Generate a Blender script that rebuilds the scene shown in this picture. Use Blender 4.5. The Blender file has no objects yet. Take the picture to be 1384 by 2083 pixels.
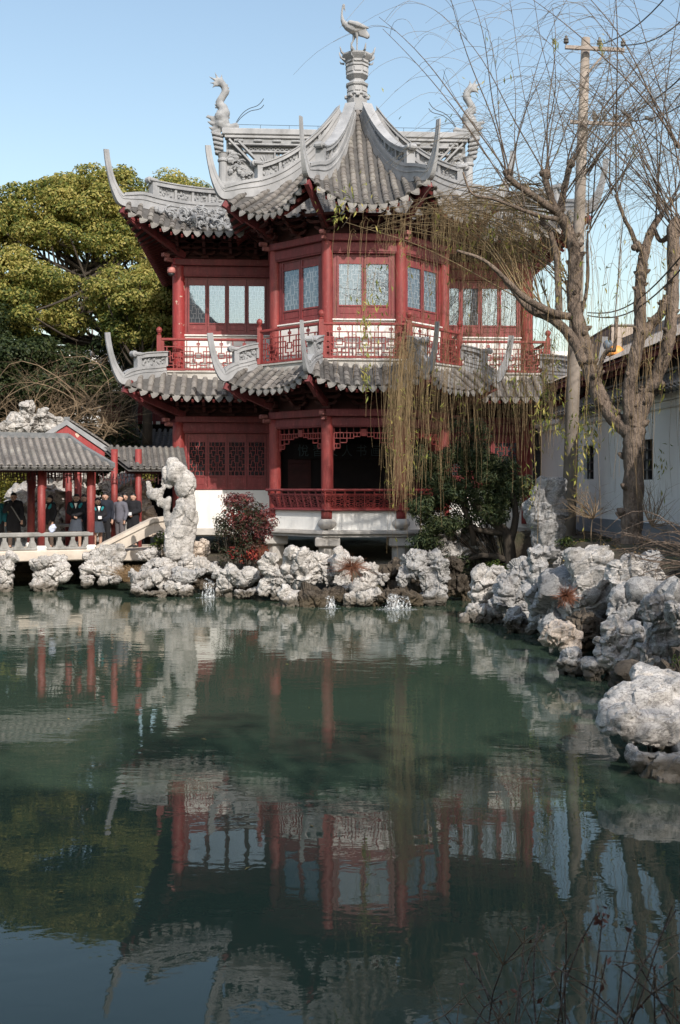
import bpy, bmesh, math, random
import numpy as np
from mathutils import Vector, Matrix

SC = bpy.context.scene
COL = SC.collection
R = math.radians

# ------------------------------------------------------------------ camera
FPX, HC, HY, CX = 2200.0, 3.05, 990.0, 692.0
cam_d = bpy.data.cameras.new('camera')
cam_d.sensor_fit = 'VERTICAL'
cam_d.sensor_height = 36.0
cam_d.lens = 36.0 * FPX / 2083.0
cam_d.shift_y = -(1041.5 - HY) / 2083.0
cam_d.clip_start, cam_d.clip_end = 0.1, 4000.0
cam_d.dof.use_dof = True
cam_d.dof.focus_distance = 30.0
cam_d.dof.aperture_fstop = 6.3
cam = bpy.data.objects.new('camera', cam_d)
COL.objects.link(cam)
cam.location = (0, 0, HC)
cam.rotation_euler = (R(90), 0, 0)
SC.camera = cam

# ------------------------------------------------------------------ daylight
SUN_EL, SUN_AZ = 38.0, 22.0          # azimuth: degrees to the right of straight behind the camera
sdir = Vector((math.sin(R(SUN_AZ)) * math.cos(R(SUN_EL)), -math.cos(R(SUN_AZ)) * math.cos(R(SUN_EL)), math.sin(R(SUN_EL))))
world = bpy.data.worlds.new('World')
SC.world = world
world.use_nodes = True
wn = world.node_tree
bg = wn.nodes['Background']
sky = wn.nodes.new('ShaderNodeTexSky')
sky.sky_type = 'NISHITA'
sky.sun_disc = False
sky.sun_elevation = R(SUN_EL)
sky.sun_rotation = R(180 - SUN_AZ)
sky.altitude = 0
sky.air_density = 1.55
sky.dust_density = 2.0
sky.ozone_density = 1.0
wn.links.new(sky.outputs[0], bg.inputs[0])
bg.inputs[1].default_value = 0.138
sun_d = bpy.data.lights.new('sun', 'SUN')
sun_d.energy = 3.3
sun_d.angle = R(0.55)
sun_d.color = (1.0, 0.94, 0.86)
sun = bpy.data.objects.new('sun', sun_d)
COL.objects.link(sun)
sun.rotation_euler = sdir.to_track_quat('Z', 'Y').to_euler()
sun.location = (10, -20, 30)
SC.view_settings.view_transform = 'Standard'
SC.view_settings.look = 'None'
SC.view_settings.exposure = 0.5
SC.view_settings.gamma = 1.0
SC.view_settings.use_curve_mapping = False


def P(px, py, D):
    """point of the place that the photograph shows at (px, py), D metres away"""
    return Vector(((px - CX) / FPX * D, D, HC + (HY - py) / FPX * D))


# ------------------------------------------------------------------ helpers
def link(o, parent=None):
    COL.objects.link(o)
    if parent is not None:
        o.parent = parent
    return o


def tag(o, label=None, cat=None, group=None, kind=None):
    if label: o['label'] = label
    if cat: o['category'] = cat
    if group: o['group'] = group
    if kind: o['kind'] = kind
    return o


def empty(name, loc=(0, 0, 0), rz=0.0):
    o = bpy.data.objects.new(name, None)
    o.empty_display_size = 0.3
    o.location = loc
    o.rotation_euler = (0, 0, rz)
    return link(o)


def inst(name, mesh, parent, M=None):
    o = bpy.data.objects.new(name, mesh)
    if M is not None: o.matrix_local = M
    return link(o, parent)


class MB:
    def __init__(s):
        s.v = []; s.f = []

    def add(s, vs, fs, M=None):
        k = len(s.v)
        if M is not None:
            vs = [M @ Vector(v) for v in vs]
        s.v.extend([tuple(v) for v in vs])
        s.f.extend([tuple(i + k for i in f) for f in fs])

    def box(s, x0, x1, y0, y1, z0, z1, M=None):
        s.add([(x0, y0, z0), (x1, y0, z0), (x1, y1, z0), (x0, y1, z0), (x0, y0, z1), (x1, y0, z1), (x1, y1, z1), (x0, y1, z1)],
              [(0, 3, 2, 1), (4, 5, 6, 7), (0, 1, 5, 4), (1, 2, 6, 5), (2, 3, 7, 6), (3, 0, 4, 7)], M)

    def bevbox(s, x0, x1, y0, y1, z0, z1, b, M=None):
        s.frust([(x0 + b, y0 + b), (x1 - b, y0 + b), (x1 - b, y1 - b), (x0 + b, y1 - b)],
                [(x0, y0), (x1, y0), (x1, y1), (x0, y1)], [z0, z0 + b, z1 - b, z1], M)

    def frust(s, small, big, zs, M=None):
        rings = [small, big, big, small]
        vs = [(p[0], p[1], z) for r, z in zip(rings, zs) for p in r]
        n = 4
        fs = [tuple(reversed(range(n)))]
        for k in range(3):
            for i in range(n):
                j = (i + 1) % n
                fs.append((k * n + i, k * n + j, (k + 1) * n + j, (k + 1) * n + i))
        fs.append(tuple(range(3 * n, 4 * n)))
        s.add(vs, fs, M)

    def beam(s, a, b, w, h, M=None, up=(0, 0, 1)):
        a = Vector(a); b = Vector(b)
        d = (b - a)
        if d.length < 1e-6: return
        d.normalize()
        u = Vector(up)
        if abs(d.dot(u)) > 0.98: u = Vector((0, 1, 0))
        x = d.cross(u).normalized(); z = x.cross(d).normalized()
        vs = []
        for p in (a, b):
            for sx, sz in ((-1, -1), (1, -1), (1, 1), (-1, 1)):
                vs.append(p + x * (sx * w / 2) + z * (sz * h / 2))
        s.add(vs, [(0, 1, 2, 3), (7, 6, 5, 4), (0, 4, 5, 1), (1, 5, 6, 2), (2, 6, 7, 3), (3, 7, 4, 0)], M)

    def tube(s, pts, rad, n=6, M=None, caps=True):
        pts = [Vector(p) for p in pts]
        m = len(pts)
        if not hasattr(rad, '__len__'): rad = [rad] * m
        vs = []; fs = []
        ref = None
        for i in range(m):
            d = (pts[min(i + 1, m - 1)] - pts[max(i - 1, 0)])
            if d.length < 1e-9: d = Vector((0, 0, 1))
            d.normalize()
            if ref is None:
                ref = d.cross(Vector((0.31, 0.87, 0.13)))
                if ref.length < 1e-3: ref = d.cross(Vector((1, 0, 0)))
            ref = (ref - d * ref.dot(d)).normalized()
            b = d.cross(ref)
            for k in range(n):
                a = 2 * math.pi * k / n
                vs.append(pts[i] + (ref * math.cos(a) + b * math.sin(a)) * rad[i])
        for i in range(m - 1):
            for k in range(n):
                j = (k + 1) % n
                fs.append((i * n + k, i * n + j, (i + 1) * n + j, (i + 1) * n + k))
        if caps:
            fs.append(tuple(reversed(range(n)))); fs.append(tuple(range((m - 1) * n, m * n)))
        s.add(vs, fs, M)

    def lathe(s, prof, n=16, M=None, rot=0.0):
        vs = []; fs = []
        for r, z in prof:
            for k in range(n):
                a = 2 * math.pi * (k + rot) / n
                vs.append((r * math.cos(a), r * math.sin(a), z))
        m = len(prof)
        for i in range(m - 1):
            for k in range(n):
                j = (k + 1) % n
                fs.append((i * n + k, i * n + j, (i + 1) * n + j, (i + 1) * n + k))
        fs.append(tuple(reversed(range(n)))); fs.append(tuple(range((m - 1) * n, m * n)))
        s.add(vs, fs, M)

    def prism(s, poly, y0, y1, M=None):
        """polygon in x,z pushed from y0 to y1"""
        n = len(poly)
        vs = [(p[0], y0, p[1]) for p in poly] + [(p[0], y1, p[1]) for p in poly]
        fs = [tuple(range(n)), tuple(reversed(range(n, 2 * n)))]
        for i in range(n):
            j = (i + 1) % n
            fs.append((i, i + n, j + n, j))
        s.add(vs, fs, M)

    def slab(s, poly, z0, z1, M=None):
        n = len(poly)
        vs = [(p[0], p[1], z0) for p in poly] + [(p[0], p[1], z1) for p in poly]
        fs = [tuple(reversed(range(n))), tuple(range(n, 2 * n))]
        for i in range(n):
            j = (i + 1) % n
            fs.append((i, j, j + n, i + n))
        s.add(vs, fs, M)

    def blade(s, path, lo, hi, th, M=None):
        """upright band that follows path; at point i it spans path.z+lo[i] .. path.z+hi[i]"""
        m = len(path); vs = []; fs = []
        if not hasattr(lo, '__len__'): lo = [lo] * m
        if not hasattr(hi, '__len__'): hi = [hi] * m
        if not hasattr(th, '__len__'): th = [th] * m
        for i in range(m):
            d = Vector(path[min(i + 1, m - 1)]) - Vector(path[max(i - 1, 0)])
            d.z = 0
            if d.length < 1e-5:
                d = Vector(path[-1]) - Vector(path[0]); d.z = 0
            d.normalize()
            sd = Vector((-d.y, d.x, 0)) * (th[i] / 2)
            p = Vector(path[i])
            for q, z in ((-sd, lo[i]), (sd, lo[i]), (sd, hi[i]), (-sd, hi[i])):
                vs.append(p + q + Vector((0, 0, z)))
        for i in range(m - 1):
            for k in range(4):
                j = (k + 1) % 4
                fs.append((i * 4 + k, i * 4 + j, (i + 1) * 4 + j, (i + 1) * 4 + k))
        fs.append((3, 2, 1, 0)); fs.append(tuple(range(4 * m - 4, 4 * m)))
        s.add(vs, fs, M)

    def ribbon(s, path, nrm, lo, hi, th, M=None):
        """band across the path direction inside the plane spanned by path and nrm (for upturned tips)"""
        m = len(path); vs = []; fs = []
        side = Vector(nrm).normalized()
        for i in range(m):
            d = (Vector(path[min(i + 1, m - 1)]) - Vector(path[max(i - 1, 0)])).normalized()
            up = side.cross(d).normalized()
            if up.z < 0 and i == 0: up = -up
            if i and up.dot(prev) < 0: up = -up
            prev = up
            p = Vector(path[i]); sd = side * (th[i] / 2)
            for q, z in ((-sd, lo[i]), (sd, lo[i]), (sd, hi[i]), (-sd, hi[i])):
                vs.append(p + q + up * z)
        for i in range(m - 1):
            for k in range(4):
                j = (k + 1) % 4
                fs.append((i * 4 + k, i * 4 + j, (i + 1) * 4 + j, (i + 1) * 4 + k))
        fs.append((3, 2, 1, 0)); fs.append(tuple(range(4 * m - 4, 4 * m)))
        s.add(vs, fs, M)

    def grid(s, rows, closed=False):
        """rows: list of equally long lists of points"""
        k = len(s.v); n = len(rows[0])
        for r in rows: s.v.extend([tuple(p) for p in r])
        for i in range(len(rows) - 1):
            for j in range(n - 1):
                a = k + i * n + j
                s.f.append((a, a + 1, a + n + 1, a + n))

    def ball(s, c, r, M=None, n=8, sz=1.0):
        prof = []
        m = max(4, n // 2 + 1)
        for i in range(m + 1):
            a = -math.pi / 2 + math.pi * i / m
            prof.append((max(r * math.cos(a), r * 0.02), c[2] + r * sz * math.sin(a)))
        T = Matrix.Translation((c[0], c[1], 0))
        s.lathe(prof, n, (M @ T) if M is not None else T)

    def mesh(s, name, mat, smooth=False):
        me = bpy.data.meshes.new(name)
        me.from_pydata(s.v, [], s.f)
        if mat: me.materials.append(mat)
        if smooth:
            me.polygons.foreach_set('use_smooth', [True] * len(me.polygons))
        me.update()
        return me

    def build(s, name, mat, parent=None, smooth=False, M=None, fix=True):
        me = s.mesh(name, mat, smooth)
        if fix and len(me.polygons) < 60000:
            bm = bmesh.new(); bm.from_mesh(me)
            bmesh.ops.recalc_face_normals(bm, faces=bm.faces)
            bm.to_mesh(me); bm.free()
        o = bpy.data.objects.new(name, me)
        if M is not None: o.matrix_local = M
        return link(o, parent)


def fast_mesh(name, V, F, mat, smooth=False):
    """V (n,3) array, F (m,k) array of equal polygons"""
    me = bpy.data.meshes.new(name)
    V = np.asarray(V, dtype=np.float32); F = np.asarray(F, dtype=np.int32)
    me.vertices.add(len(V)); me.vertices.foreach_set('co', V.ravel())
    m, k = F.shape
    me.loops.add(m * k); me.loops.foreach_set('vertex_index', F.ravel())
    me.polygons.add(m)
    me.polygons.foreach_set('loop_start', np.arange(0, m * k, k, dtype=np.int32))
    me.polygons.foreach_set('loop_total', np.full(m, k, dtype=np.int32))
    if smooth: me.polygons.foreach_set('use_smooth', np.ones(m, dtype=bool))
    me.update(calc_edges=True)
    if mat: me.materials.append(mat)
    return me


# ------------------------------------------------------------------ noise in numpy
def _hash(i, j, k, seed):
    h = (i.astype(np.int64) * 374761393 + j.astype(np.int64) * 668265263 + k.astype(np.int64) * 2147483647 + seed * 1274126177) & 0xFFFFFFFF
    h = ((h ^ (h >> 13)) * 1274126177) & 0xFFFFFFFF
    h = ((h ^ (h >> 16)) * 2246822519) & 0xFFFFFFFF
    h = h ^ (h >> 15)
    return (h & 0xFFFF).astype(np.float64) / 65535.0


def vnoise(p, seed=0):
    i = np.floor(p).astype(np.int64); f = p - i
    u = f * f * f * (f * (f * 6 - 15) + 10)
    r = np.zeros(len(p))
    for a in (0, 1):
        wa = u[:, 0] if a else 1 - u[:, 0]
        for b in (0, 1):
            wb = u[:, 1] if b else 1 - u[:, 1]
            for c in (0, 1):
                wc = u[:, 2] if c else 1 - u[:, 2]
                r += wa * wb * wc * _hash(i[:, 0] + a, i[:, 1] + b, i[:, 2] + c, seed)
    return r * 2 - 1


def fbm(p, octv=4, seed=0):
    r = np.zeros(len(p)); a = 0.5; q = p.copy()
    for o in range(octv):
        r += a * vnoise(q, seed + o * 17); q = q * 2.03 + 3.7; a *= 0.5
    return r


def ridged(p, octv=4, seed=0):
    r = np.zeros(len(p)); a = 0.5; q = p.copy()
    for o in range(octv):
        r += a * (1 - np.abs(vnoise(q, seed + o * 31))) ** 2; q = q * 2.1 + 1.3; a *= 0.5
    return r


def worley(p, seed=0):
    i = np.floor(p).astype(np.int64); f = p - i
    best = np.full(len(p), 9.0); sec = np.full(len(p), 9.0)
    for a in (-1, 0, 1):
        for b in (-1, 0, 1):
            for c in (-1, 0, 1):
                I, J, K = i[:, 0] + a, i[:, 1] + b, i[:, 2] + c
                d = (a + _hash(I, J, K, seed) - f[:, 0]) ** 2 + (b + _hash(I, J, K, seed + 7) - f[:, 1]) ** 2 + (c + _hash(I, J, K, seed + 13) - f[:, 2]) ** 2
                sec = np.minimum(sec, np.maximum(best, d)); best = np.minimum(best, d)
    return np.sqrt(best), np.sqrt(sec)


def facets(p, seed=0):
    """offset from a randomly tilted plane in each noise cell: broken, blocky faces; also the distance to the cell border"""
    i = np.floor(p).astype(np.int64); f = p - i
    best = np.full(len(p), 9.0); sec = np.full(len(p), 9.0); out = np.zeros(len(p))
    for a in (-1, 0, 1):
        for b in (-1, 0, 1):
            for c in (-1, 0, 1):
                I, J, K = i[:, 0] + a, i[:, 1] + b, i[:, 2] + c
                v = [a + _hash(I, J, K, seed) - f[:, 0], b + _hash(I, J, K, seed + 7) - f[:, 1], c + _hash(I, J, K, seed + 13) - f[:, 2]]
                d = v[0] ** 2 + v[1] ** 2 + v[2] ** 2
                pl = sum(x * (_hash(I, J, K, seed + 23 + 5 * q) * 2 - 1) for q, x in enumerate(v)) + .35 * (_hash(I, J, K, seed + 51) - .5)
                near = d < best
                out = np.where(near, pl, out)
                sec = np.minimum(sec, np.maximum(best, d)); best = np.minimum(best, d)
    return out, np.sqrt(sec) - np.sqrt(best)


# ------------------------------------------------------------------ materials
class NT:
    def __init__(s, name):
        s.m = bpy.data.materials.new(name); s.m.use_nodes = True
        s.t = s.m.node_tree; s.n = s.t.nodes
        s.b = s.n['Principled BSDF']; s.out = s.n['Material Output']

    def new(s, typ, **kw):
        nd = s.n.new(typ)
        for k, v in kw.items():
            if hasattr(nd, k): setattr(nd, k, v)
            else: nd.inputs[k].default_value = v
        return nd

    def l(s, a, b): s.t.links.new(a, b)

    def pos(s): return s.new('ShaderNodeNewGeometry').outputs['Position']

    def mapping(s, vec, scale):
        mp = s.new('ShaderNodeMapping'); mp.inputs['Scale'].default_value = scale
        s.l(vec, mp.inputs['Vector']); return mp.outputs[0]

    def noise(s, vec, scale, detail=4.0, rough=0.55, dist=0.0):
        nd = s.new('ShaderNodeTexNoise'); nd.inputs['Scale'].default_value = scale
        nd.inputs['Detail'].default_value = detail; nd.inputs['Roughness'].default_value = rough
        nd.inputs['Distortion'].default_value = dist
        if vec is not None: s.l(vec, nd.inputs['Vector'])
        return nd.outputs[0]

    def ramp(s, fac, stops):
        nd = s.new('ShaderNodeValToRGB'); e = nd.color_ramp.elements
        while len(e) < len(stops): e.new(0.5)
        for el, (p, c) in zip(e, stops):
            el.position = p; el.color = (c[0], c[1], c[2], 1) if hasattr(c, '__len__') else (c, c, c, 1)
        s.l(fac, nd.inputs[0]); return nd.outputs[0]

    def mix(s, fac, a, b, mode='MIX'):
        nd = s.new('ShaderNodeMix', data_type='RGBA', blend_type=mode)
        for sock, v in ((nd.inputs[0], fac), (nd.inputs[6], a), (nd.inputs[7], b)):
            if hasattr(v, 'is_output'): s.l(v, sock)
            elif hasattr(v, '__len__'): sock.default_value = (v[0], v[1], v[2], 1)
            else: sock.default_value = v
        return nd.outputs[2]

    def bump(s, h, strength, dist, normal=None):
        nd = s.new('ShaderNodeBump'); nd.inputs['Strength'].default_value = strength; nd.inputs['Distance'].default_value = dist
        s.l(h, nd.inputs['Height'])
        if normal is not None: s.l(normal, nd.inputs['Normal'])
        return nd.outputs[0]

    def set(s, name, v):
        sock = s.b.inputs[name]
        if hasattr(v, 'is_output'): s.l(v, sock)
        elif hasattr(v, '__len__') and len(v) == 3: sock.default_value = (v[0], v[1], v[2], 1)
        else: sock.default_value = v


def mk(name, c1, c2, scale=3.0, rough=0.7, bump=0.3, bscale=30.0, bdist=0.01, stain=None, stain_scale=0.8, stain_amt=0.5, stretch=(1, 1, 1), rnd=0.0, spec=0.4):
    t = NT(name)
    p = t.mapping(t.pos(), stretch)
    n1 = t.noise(p, scale, 5.0, 0.6)
    col = t.ramp(n1, [(0.3, c1), (0.7, c2)])
    if stain is not None:
        n2 = t.noise(p, stain_scale, 6.0, 0.65, 0.3)
        f = t.ramp(n2, [(0.5, 0.0), (0.72, stain_amt)])
        col = t.mix(f, col, stain)
    if rnd > 0:
        oi = t.new('ShaderNodeObjectInfo')
        v = t.ramp(oi.outputs['Random'], [(0.0, 1 - rnd), (1.0, 1 + rnd * 0.6)])
        col = t.mix(1.0, col, v, 'MULTIPLY')
    t.set('Base Color', col)
    t.set('Roughness', rough); t.set('Specular IOR Level', spec)
    if bump > 0:
        h = t.noise(p, bscale, 4.0, 0.6)
        t.set('Normal', t.bump(h, bump, bdist))
    return t.m


def red_paint(name, a, b, chip=0.0, rough=0.55):
    t = NT(name)
    p = t.pos(); ps = t.mapping(p, (1, 1, 0.25))
    col = t.ramp(t.noise(ps, 5.0, 6.0, 0.65), [(0.28, a), (0.72, b)])
    fine = t.ramp(t.noise(t.mapping(p, (1, 1, 0.12)), 26.0, 3.0, 0.6), [(0.35, 0.82), (0.7, 1.08)])
    col = t.mix(1.0, col, fine, 'MULTIPLY')
    if chip > 0:
        f = t.ramp(t.noise(p, 2.3, 7.0, 0.6, 0.2), [(0.66 - chip * 0.03, 0.0), (0.68 - chip * 0.03, 1.0)])
        col = t.mix(f, col, (0.55, 0.42, 0.33))
    worn = t.ramp(t.noise(p, 9.0, 8.0, 0.7), [(0.56, 0.0), (0.74, 0.5)])
    col = t.mix(worn, col, (0.42, 0.17, 0.15))
    grime = t.ramp(t.noise(t.mapping(p, (1.5, 1.5, .5)), 1.6, 7.0, .68), [(.48, 0.0), (.72, .65)])
    col = t.mix(grime, col, (b[0] * .34, b[1] * .6, b[2] * .62))
    t.set('Base Color', col); t.set('Roughness', rough); t.set('Specular IOR Level', 0.45)
    t.set('Normal', t.bump(t.noise(ps, 40.0, 4.0, 0.6), 0.25, 0.006))
    return t.m


def plaster(name, base, grime, low=None):
    """white lime wash with rain streaks and, near the ground, a damp band that belongs to the wall"""
    t = NT(name); p = t.pos()
    streak = t.noise(t.mapping(p, (2.2, 2.2, 0.22)), 2.2, 6.0, 0.65)
    blot = t.noise(p, 1.1, 6.0, 0.6)
    f = t.ramp(t.mix(0.5, streak, blot), [(0.5, 0.0), (0.7, 0.45)])
    col = t.mix(f, base, grime)
    t.set('Base Color', col); t.set('Roughness', 0.85); t.set('Specular IOR Level', 0.2)
    t.set('Normal', t.bump(t.noise(p, 18.0, 5.0, 0.6), 0.25, 0.01))
    return t.m


def rock_mat(name, pale, mid, dark, wet=True):
    t = NT(name); p = t.pos()
    warp = t.noise(p, 1.3, 3.0, 0.5)
    big = t.noise(p, 1.1, 6.0, 0.62, 0.6)
    col = t.ramp(big, [(0.3, mid), (0.55, pale), (0.8, (pale[0] * 1.08, pale[1] * 1.06, pale[2] * 1.03))])
    vein = t.noise(t.mapping(p, (1.0, 1.0, 2.2)), 3.4, 8.0, 0.68, 1.2)
    vf = t.ramp(vein, [(0.465, 0.0), (0.495, 0.75), (0.525, 0.0)])
    col = t.mix(vf, col, dark)
    v2 = t.ramp(t.noise(t.mapping(p, (1.2, 1.2, 3.2)), 6.5, 6.0, 0.62, 1.5), [(0.48, 0.0), (0.5, 0.6), (0.52, 0.0)])
    col = t.mix(v2, col, dark)
    grey = t.ramp(t.noise(t.mapping(p, (1, 1, .7)), 1.9, 7.0, 0.68, .4), [(0.5, 0.0), (0.66, 0.6)])
    col = t.mix(grey, col, (dark[0] * 1.9, dark[1] * 1.95, dark[2] * 2.0))
    pit = t.ramp(t.noise(p, 14.0, 6.0, 0.7), [(0.3, 0.7), (0.46, 0.0)])
    col = t.mix(pit, col, dark)
    tan = t.ramp(t.noise(p, 0.8, 4.0, 0.6), [(0.6, 0.0), (0.75, 0.5)])
    col = t.mix(tan, col, (mid[0] * 1.02, mid[1] * 0.9, mid[2] * 0.74))
    if wet:  # algae and damp just above the water line
        sep = t.new('ShaderNodeSeparateXYZ'); t.l(p, sep.inputs[0])
        add = t.new('ShaderNodeMath', operation='ADD'); t.l(sep.outputs['Z'], add.inputs[0])
        sc = t.new('ShaderNodeMath', operation='MULTIPLY'); t.l(t.noise(p, 3.0, 4.0), sc.inputs[0]); sc.inputs[1].default_value = -0.35
        t.l(sc.outputs[0], add.inputs[1])
        wf = t.ramp(add.outputs[0], [(0.0, 0.8), (0.12, 0.0)])
        col = t.mix(wf, col, (0.07, 0.055, 0.035))
    t.set('Base Color', col); t.set('Roughness', 0.85); t.set('Specular IOR Level', 0.25)
    h = t.mix(0.5, t.noise(p, 7.0, 8.0, 0.7, 0.5), t.noise(t.mapping(p, (1, 1, 2.0)), 20.0, 6.0, 0.7))
    t.set('Normal', t.bump(h, 0.6, 0.035))
    return t.m


M_RED = red_paint('red_paint', (0.20, 0.027, 0.026), (0.31, 0.053, 0.047), 0.0)
M_SASH = red_paint('shaded_sash_red', (0.17, 0.026, 0.029), (0.26, 0.05, 0.05), 0.0, 0.42)  # darker copy of the red; shade on the window frames is in the colour
M_REDC = red_paint('red_paint_chipped', (0.27, 0.026, 0.028), (0.38, 0.05, 0.048), 0.6)
M_REDB = red_paint('shaded_beam_red', (0.15, 0.030, 0.034), (0.24, 0.05, 0.053), 0.0, 0.65)  # darker red with the shade on beams put into the colour
M_DARKWOOD = mk('dark_eave_wood', (0.03, 0.008, 0.008), (0.06, 0.015, 0.014), 4.0, 0.75, 0.3, 30)
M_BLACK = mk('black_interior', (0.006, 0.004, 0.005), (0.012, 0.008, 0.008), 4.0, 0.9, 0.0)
M_RAFTER = red_paint('shaded_rafter_red', (0.14, 0.018, 0.018), (0.24, 0.05, 0.045), 0.0, 0.7)  # darkened red, carries the shade under the eaves in its colour
M_TILE = mk('grey_roof_tile', (0.095, 0.086, 0.08), (0.205, 0.187, 0.174), 2.0, 0.9, 0.4, 45, 0.008, (0.3, 0.29, 0.26), 1.6, 0.55, rnd=0.32)
M_DRIP = mk('grey_drip_tile', (0.17, 0.16, 0.15), (0.27, 0.255, 0.245), 4.0, 0.9, 0.4, 60, 0.01, (0.34, 0.33, 0.3), 3.0, 0.5, rnd=0.25)
M_BED = mk('tile_bed', (0.06, 0.057, 0.055), (0.11, 0.104, 0.10), 6.0, 0.95, 0.5, 20, 0.02)
M_RIDGE = mk('pale_ridge_plaster', (0.235, 0.24, 0.25), (0.40, 0.40, 0.41), 1.6, 0.9, 0.35, 30, 0.01, (0.2, 0.2, 0.205), 1.5, 0.7, (1, 1, 0.6))
M_CARVE = mk('carved_grey_stucco', (0.22, 0.225, 0.235), (0.36, 0.365, 0.375), 3.0, 0.9, 0.5, 40, 0.015, (0.14, 0.14, 0.145), 2.2, 0.7)
M_DARKCARVE = mk('dark_stucco', (0.11, 0.115, 0.12), (0.2, 0.205, 0.21), 5.0, 0.9, 0.4, 40, 0.01)
M_WHITE = plaster('white_lime_wall', (0.80, 0.785, 0.75), (0.5, 0.48, 0.44))
M_SHADEWALL = plaster('white_house_wall', (0.82, 0.82, 0.82), (0.58, 0.58, 0.58))
M_STONE = mk('cut_granite', (0.40, 0.375, 0.345), (0.55, 0.52, 0.485), 2.5, 0.85, 0.4, 60, 0.008, (0.26, 0.235, 0.2), 1.3, 0.6)
M_TANSTONE = mk('tan_granite', (0.5, 0.43, 0.36), (0.62, 0.55, 0.47), 3.0, 0.85, 0.35, 60, 0.006, (0.34, 0.28, 0.22), 1.0, 0.5)
M_GREYSTONE = mk('grey_weathered_stone', (0.2, 0.195, 0.185), (0.33, 0.32, 0.305), 3.0, 0.9, 0.5, 40, 0.01, (0.12, 0.12, 0.11), 2.0, 0.6)
M_ROCK = rock_mat('pale_limestone', (0.55, 0.52, 0.49), (0.33, 0.315, 0.30), (0.085, 0.078, 0.072))
M_ROCKG = rock_mat('grey_shaded_limestone', (0.40, 0.39, 0.38), (0.26, 0.255, 0.25), (0.075, 0.07, 0.07))  # greyer copy of the pale stone; for shaded rocks the shade is in the colour
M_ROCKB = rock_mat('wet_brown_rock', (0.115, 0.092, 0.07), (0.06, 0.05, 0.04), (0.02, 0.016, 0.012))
M_ROCKT = rock_mat('tan_limestone', (0.62, 0.53, 0.45), (0.5, 0.42, 0.35), (0.2, 0.16, 0.13))
M_BARK = mk('willow_bark', (0.10, 0.075, 0.058), (0.27, 0.205, 0.16), 7.0, 0.95, 1.0, 16, 0.12, (0.04, 0.03, 0.025), 9.0, 0.85, (1, 1, 0.3))
M_BARKD = mk('dark_bark', (0.035, 0.028, 0.022), (0.075, 0.06, 0.045), 5.0, 0.95, 0.8, 14, 0.05, stretch=(1, 1, 0.3))
M_TWIG = mk('dry_twig', (0.17, 0.12, 0.075), (0.3, 0.22, 0.14), 1.5, 0.9, 0.0)
M_WITHE = mk('willow_withe', (0.15, 0.105, 0.052), (0.30, 0.21, 0.11), 0.9, 0.85, 0.0)
M_FINE = mk('willow_sky_twig', (0.13, 0.11, 0.085), (0.25, 0.215, 0.165), 0.9, 0.9, 0.0)
M_METAL = mk('dark_metal', (0.03, 0.03, 0.032), (0.05, 0.05, 0.052), 8.0, 0.5, 0.0)
M_CONCRETE = mk('pole_concrete', (0.19, 0.16, 0.135), (0.33, 0.28, 0.24), 2.0, 0.9, 0.4, 40, 0.006, (0.3, 0.25, 0.2), 1.0, 0.5)
# ------------------------------------------------------------------ the red pavilion
PAV = empty('pavilion', (0.5, 37.5, 0), R(3.5))
tag(PAV, 'two storey red timber pavilion with grey upturned tiled roofs and a crane finial', 'pavilion')

COLS8 = [(-2.75, 0.0), (-2.75, -2.34), (-1.14, -3.95), (1.14, -3.95), (2.75, -2.34), (2.75, 0.0)]


def wallM(p0, p1, z=0.0):
    a = Vector((p0[0], p0[1], 0)); b = Vector((p1[0], p1[1], 0))
    d = (b - a).normalized(); inn = Vector((-d.y, d.x, 0))
    return Matrix(((d.x, inn.x, 0, a.x), (d.y, inn.y, 0, a.y), (0, 0, 1, z), (0, 0, 0, 1)))


def oct_pts(ap, yc=-1.2):
    h = ap * math.tan(R(22.5))
    return [(-ap, yc + h), (-ap, yc - h), (-h, yc - ap), (h, yc - ap), (ap, yc - h), (ap, yc + h)]


def seglen(a, b): return math.hypot(b[0] - a[0], b[1] - a[1])


# -- lattice patterns, in unit squares
def mirror4(q):
    out = []
    for (a, b), (c, d) in q:
        for fx in (0, 1):
            for fy in (0, 1):
                g = lambda u, v: (1 - u if fx else u, 1 - v if fy else v)
                out.append((g(a, b), g(c, d)))
    return out


WIN_PAT = mirror4([((.36, .38), (.5, .38)), ((.36, .38), (.36, .5)), ((.43, .38), (.43, .25)), ((.43, .25), (.25, .25)), ((.25, .25), (.25, .13)),
                   ((.36, .44), (.17, .44)), ((.17, .44), (.17, .33)), ((.17, .33), (0, .33)), ((0, .13), (.25, .13)), ((.12, .13), (.12, 0)), ((.12, .25), (.12, .33)),
                   ((.12, .25), (.25, .25)), ((.43, .25), (.43, .13)), ((.36, .13), (.5, .13)), ((.36, .13), (.36, 0)), ((.0, .5), (.36, .5))])
DENSE_PAT = mirror4([((.36, .36), (.5, .36)), ((.36, .36), (.36, .5)), ((.5, 0), (.5, .36)), ((0, .5), (.36, .5)), ((.25, 0), (.25, .3)), ((.12, .2), (.12, .5)), ((.36, .1), (.36, .36)),
                     ((0, .1), (.25, .1)), ((.12, .2), (.5, .2)), ((0, .3), (.36, .3)), ((.12, .4), (.36, .4)), ((.25, .1), (.36, .1)), ((.25, .4), (.25, .5)), ((0, .4), (.12, .4))])
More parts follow.
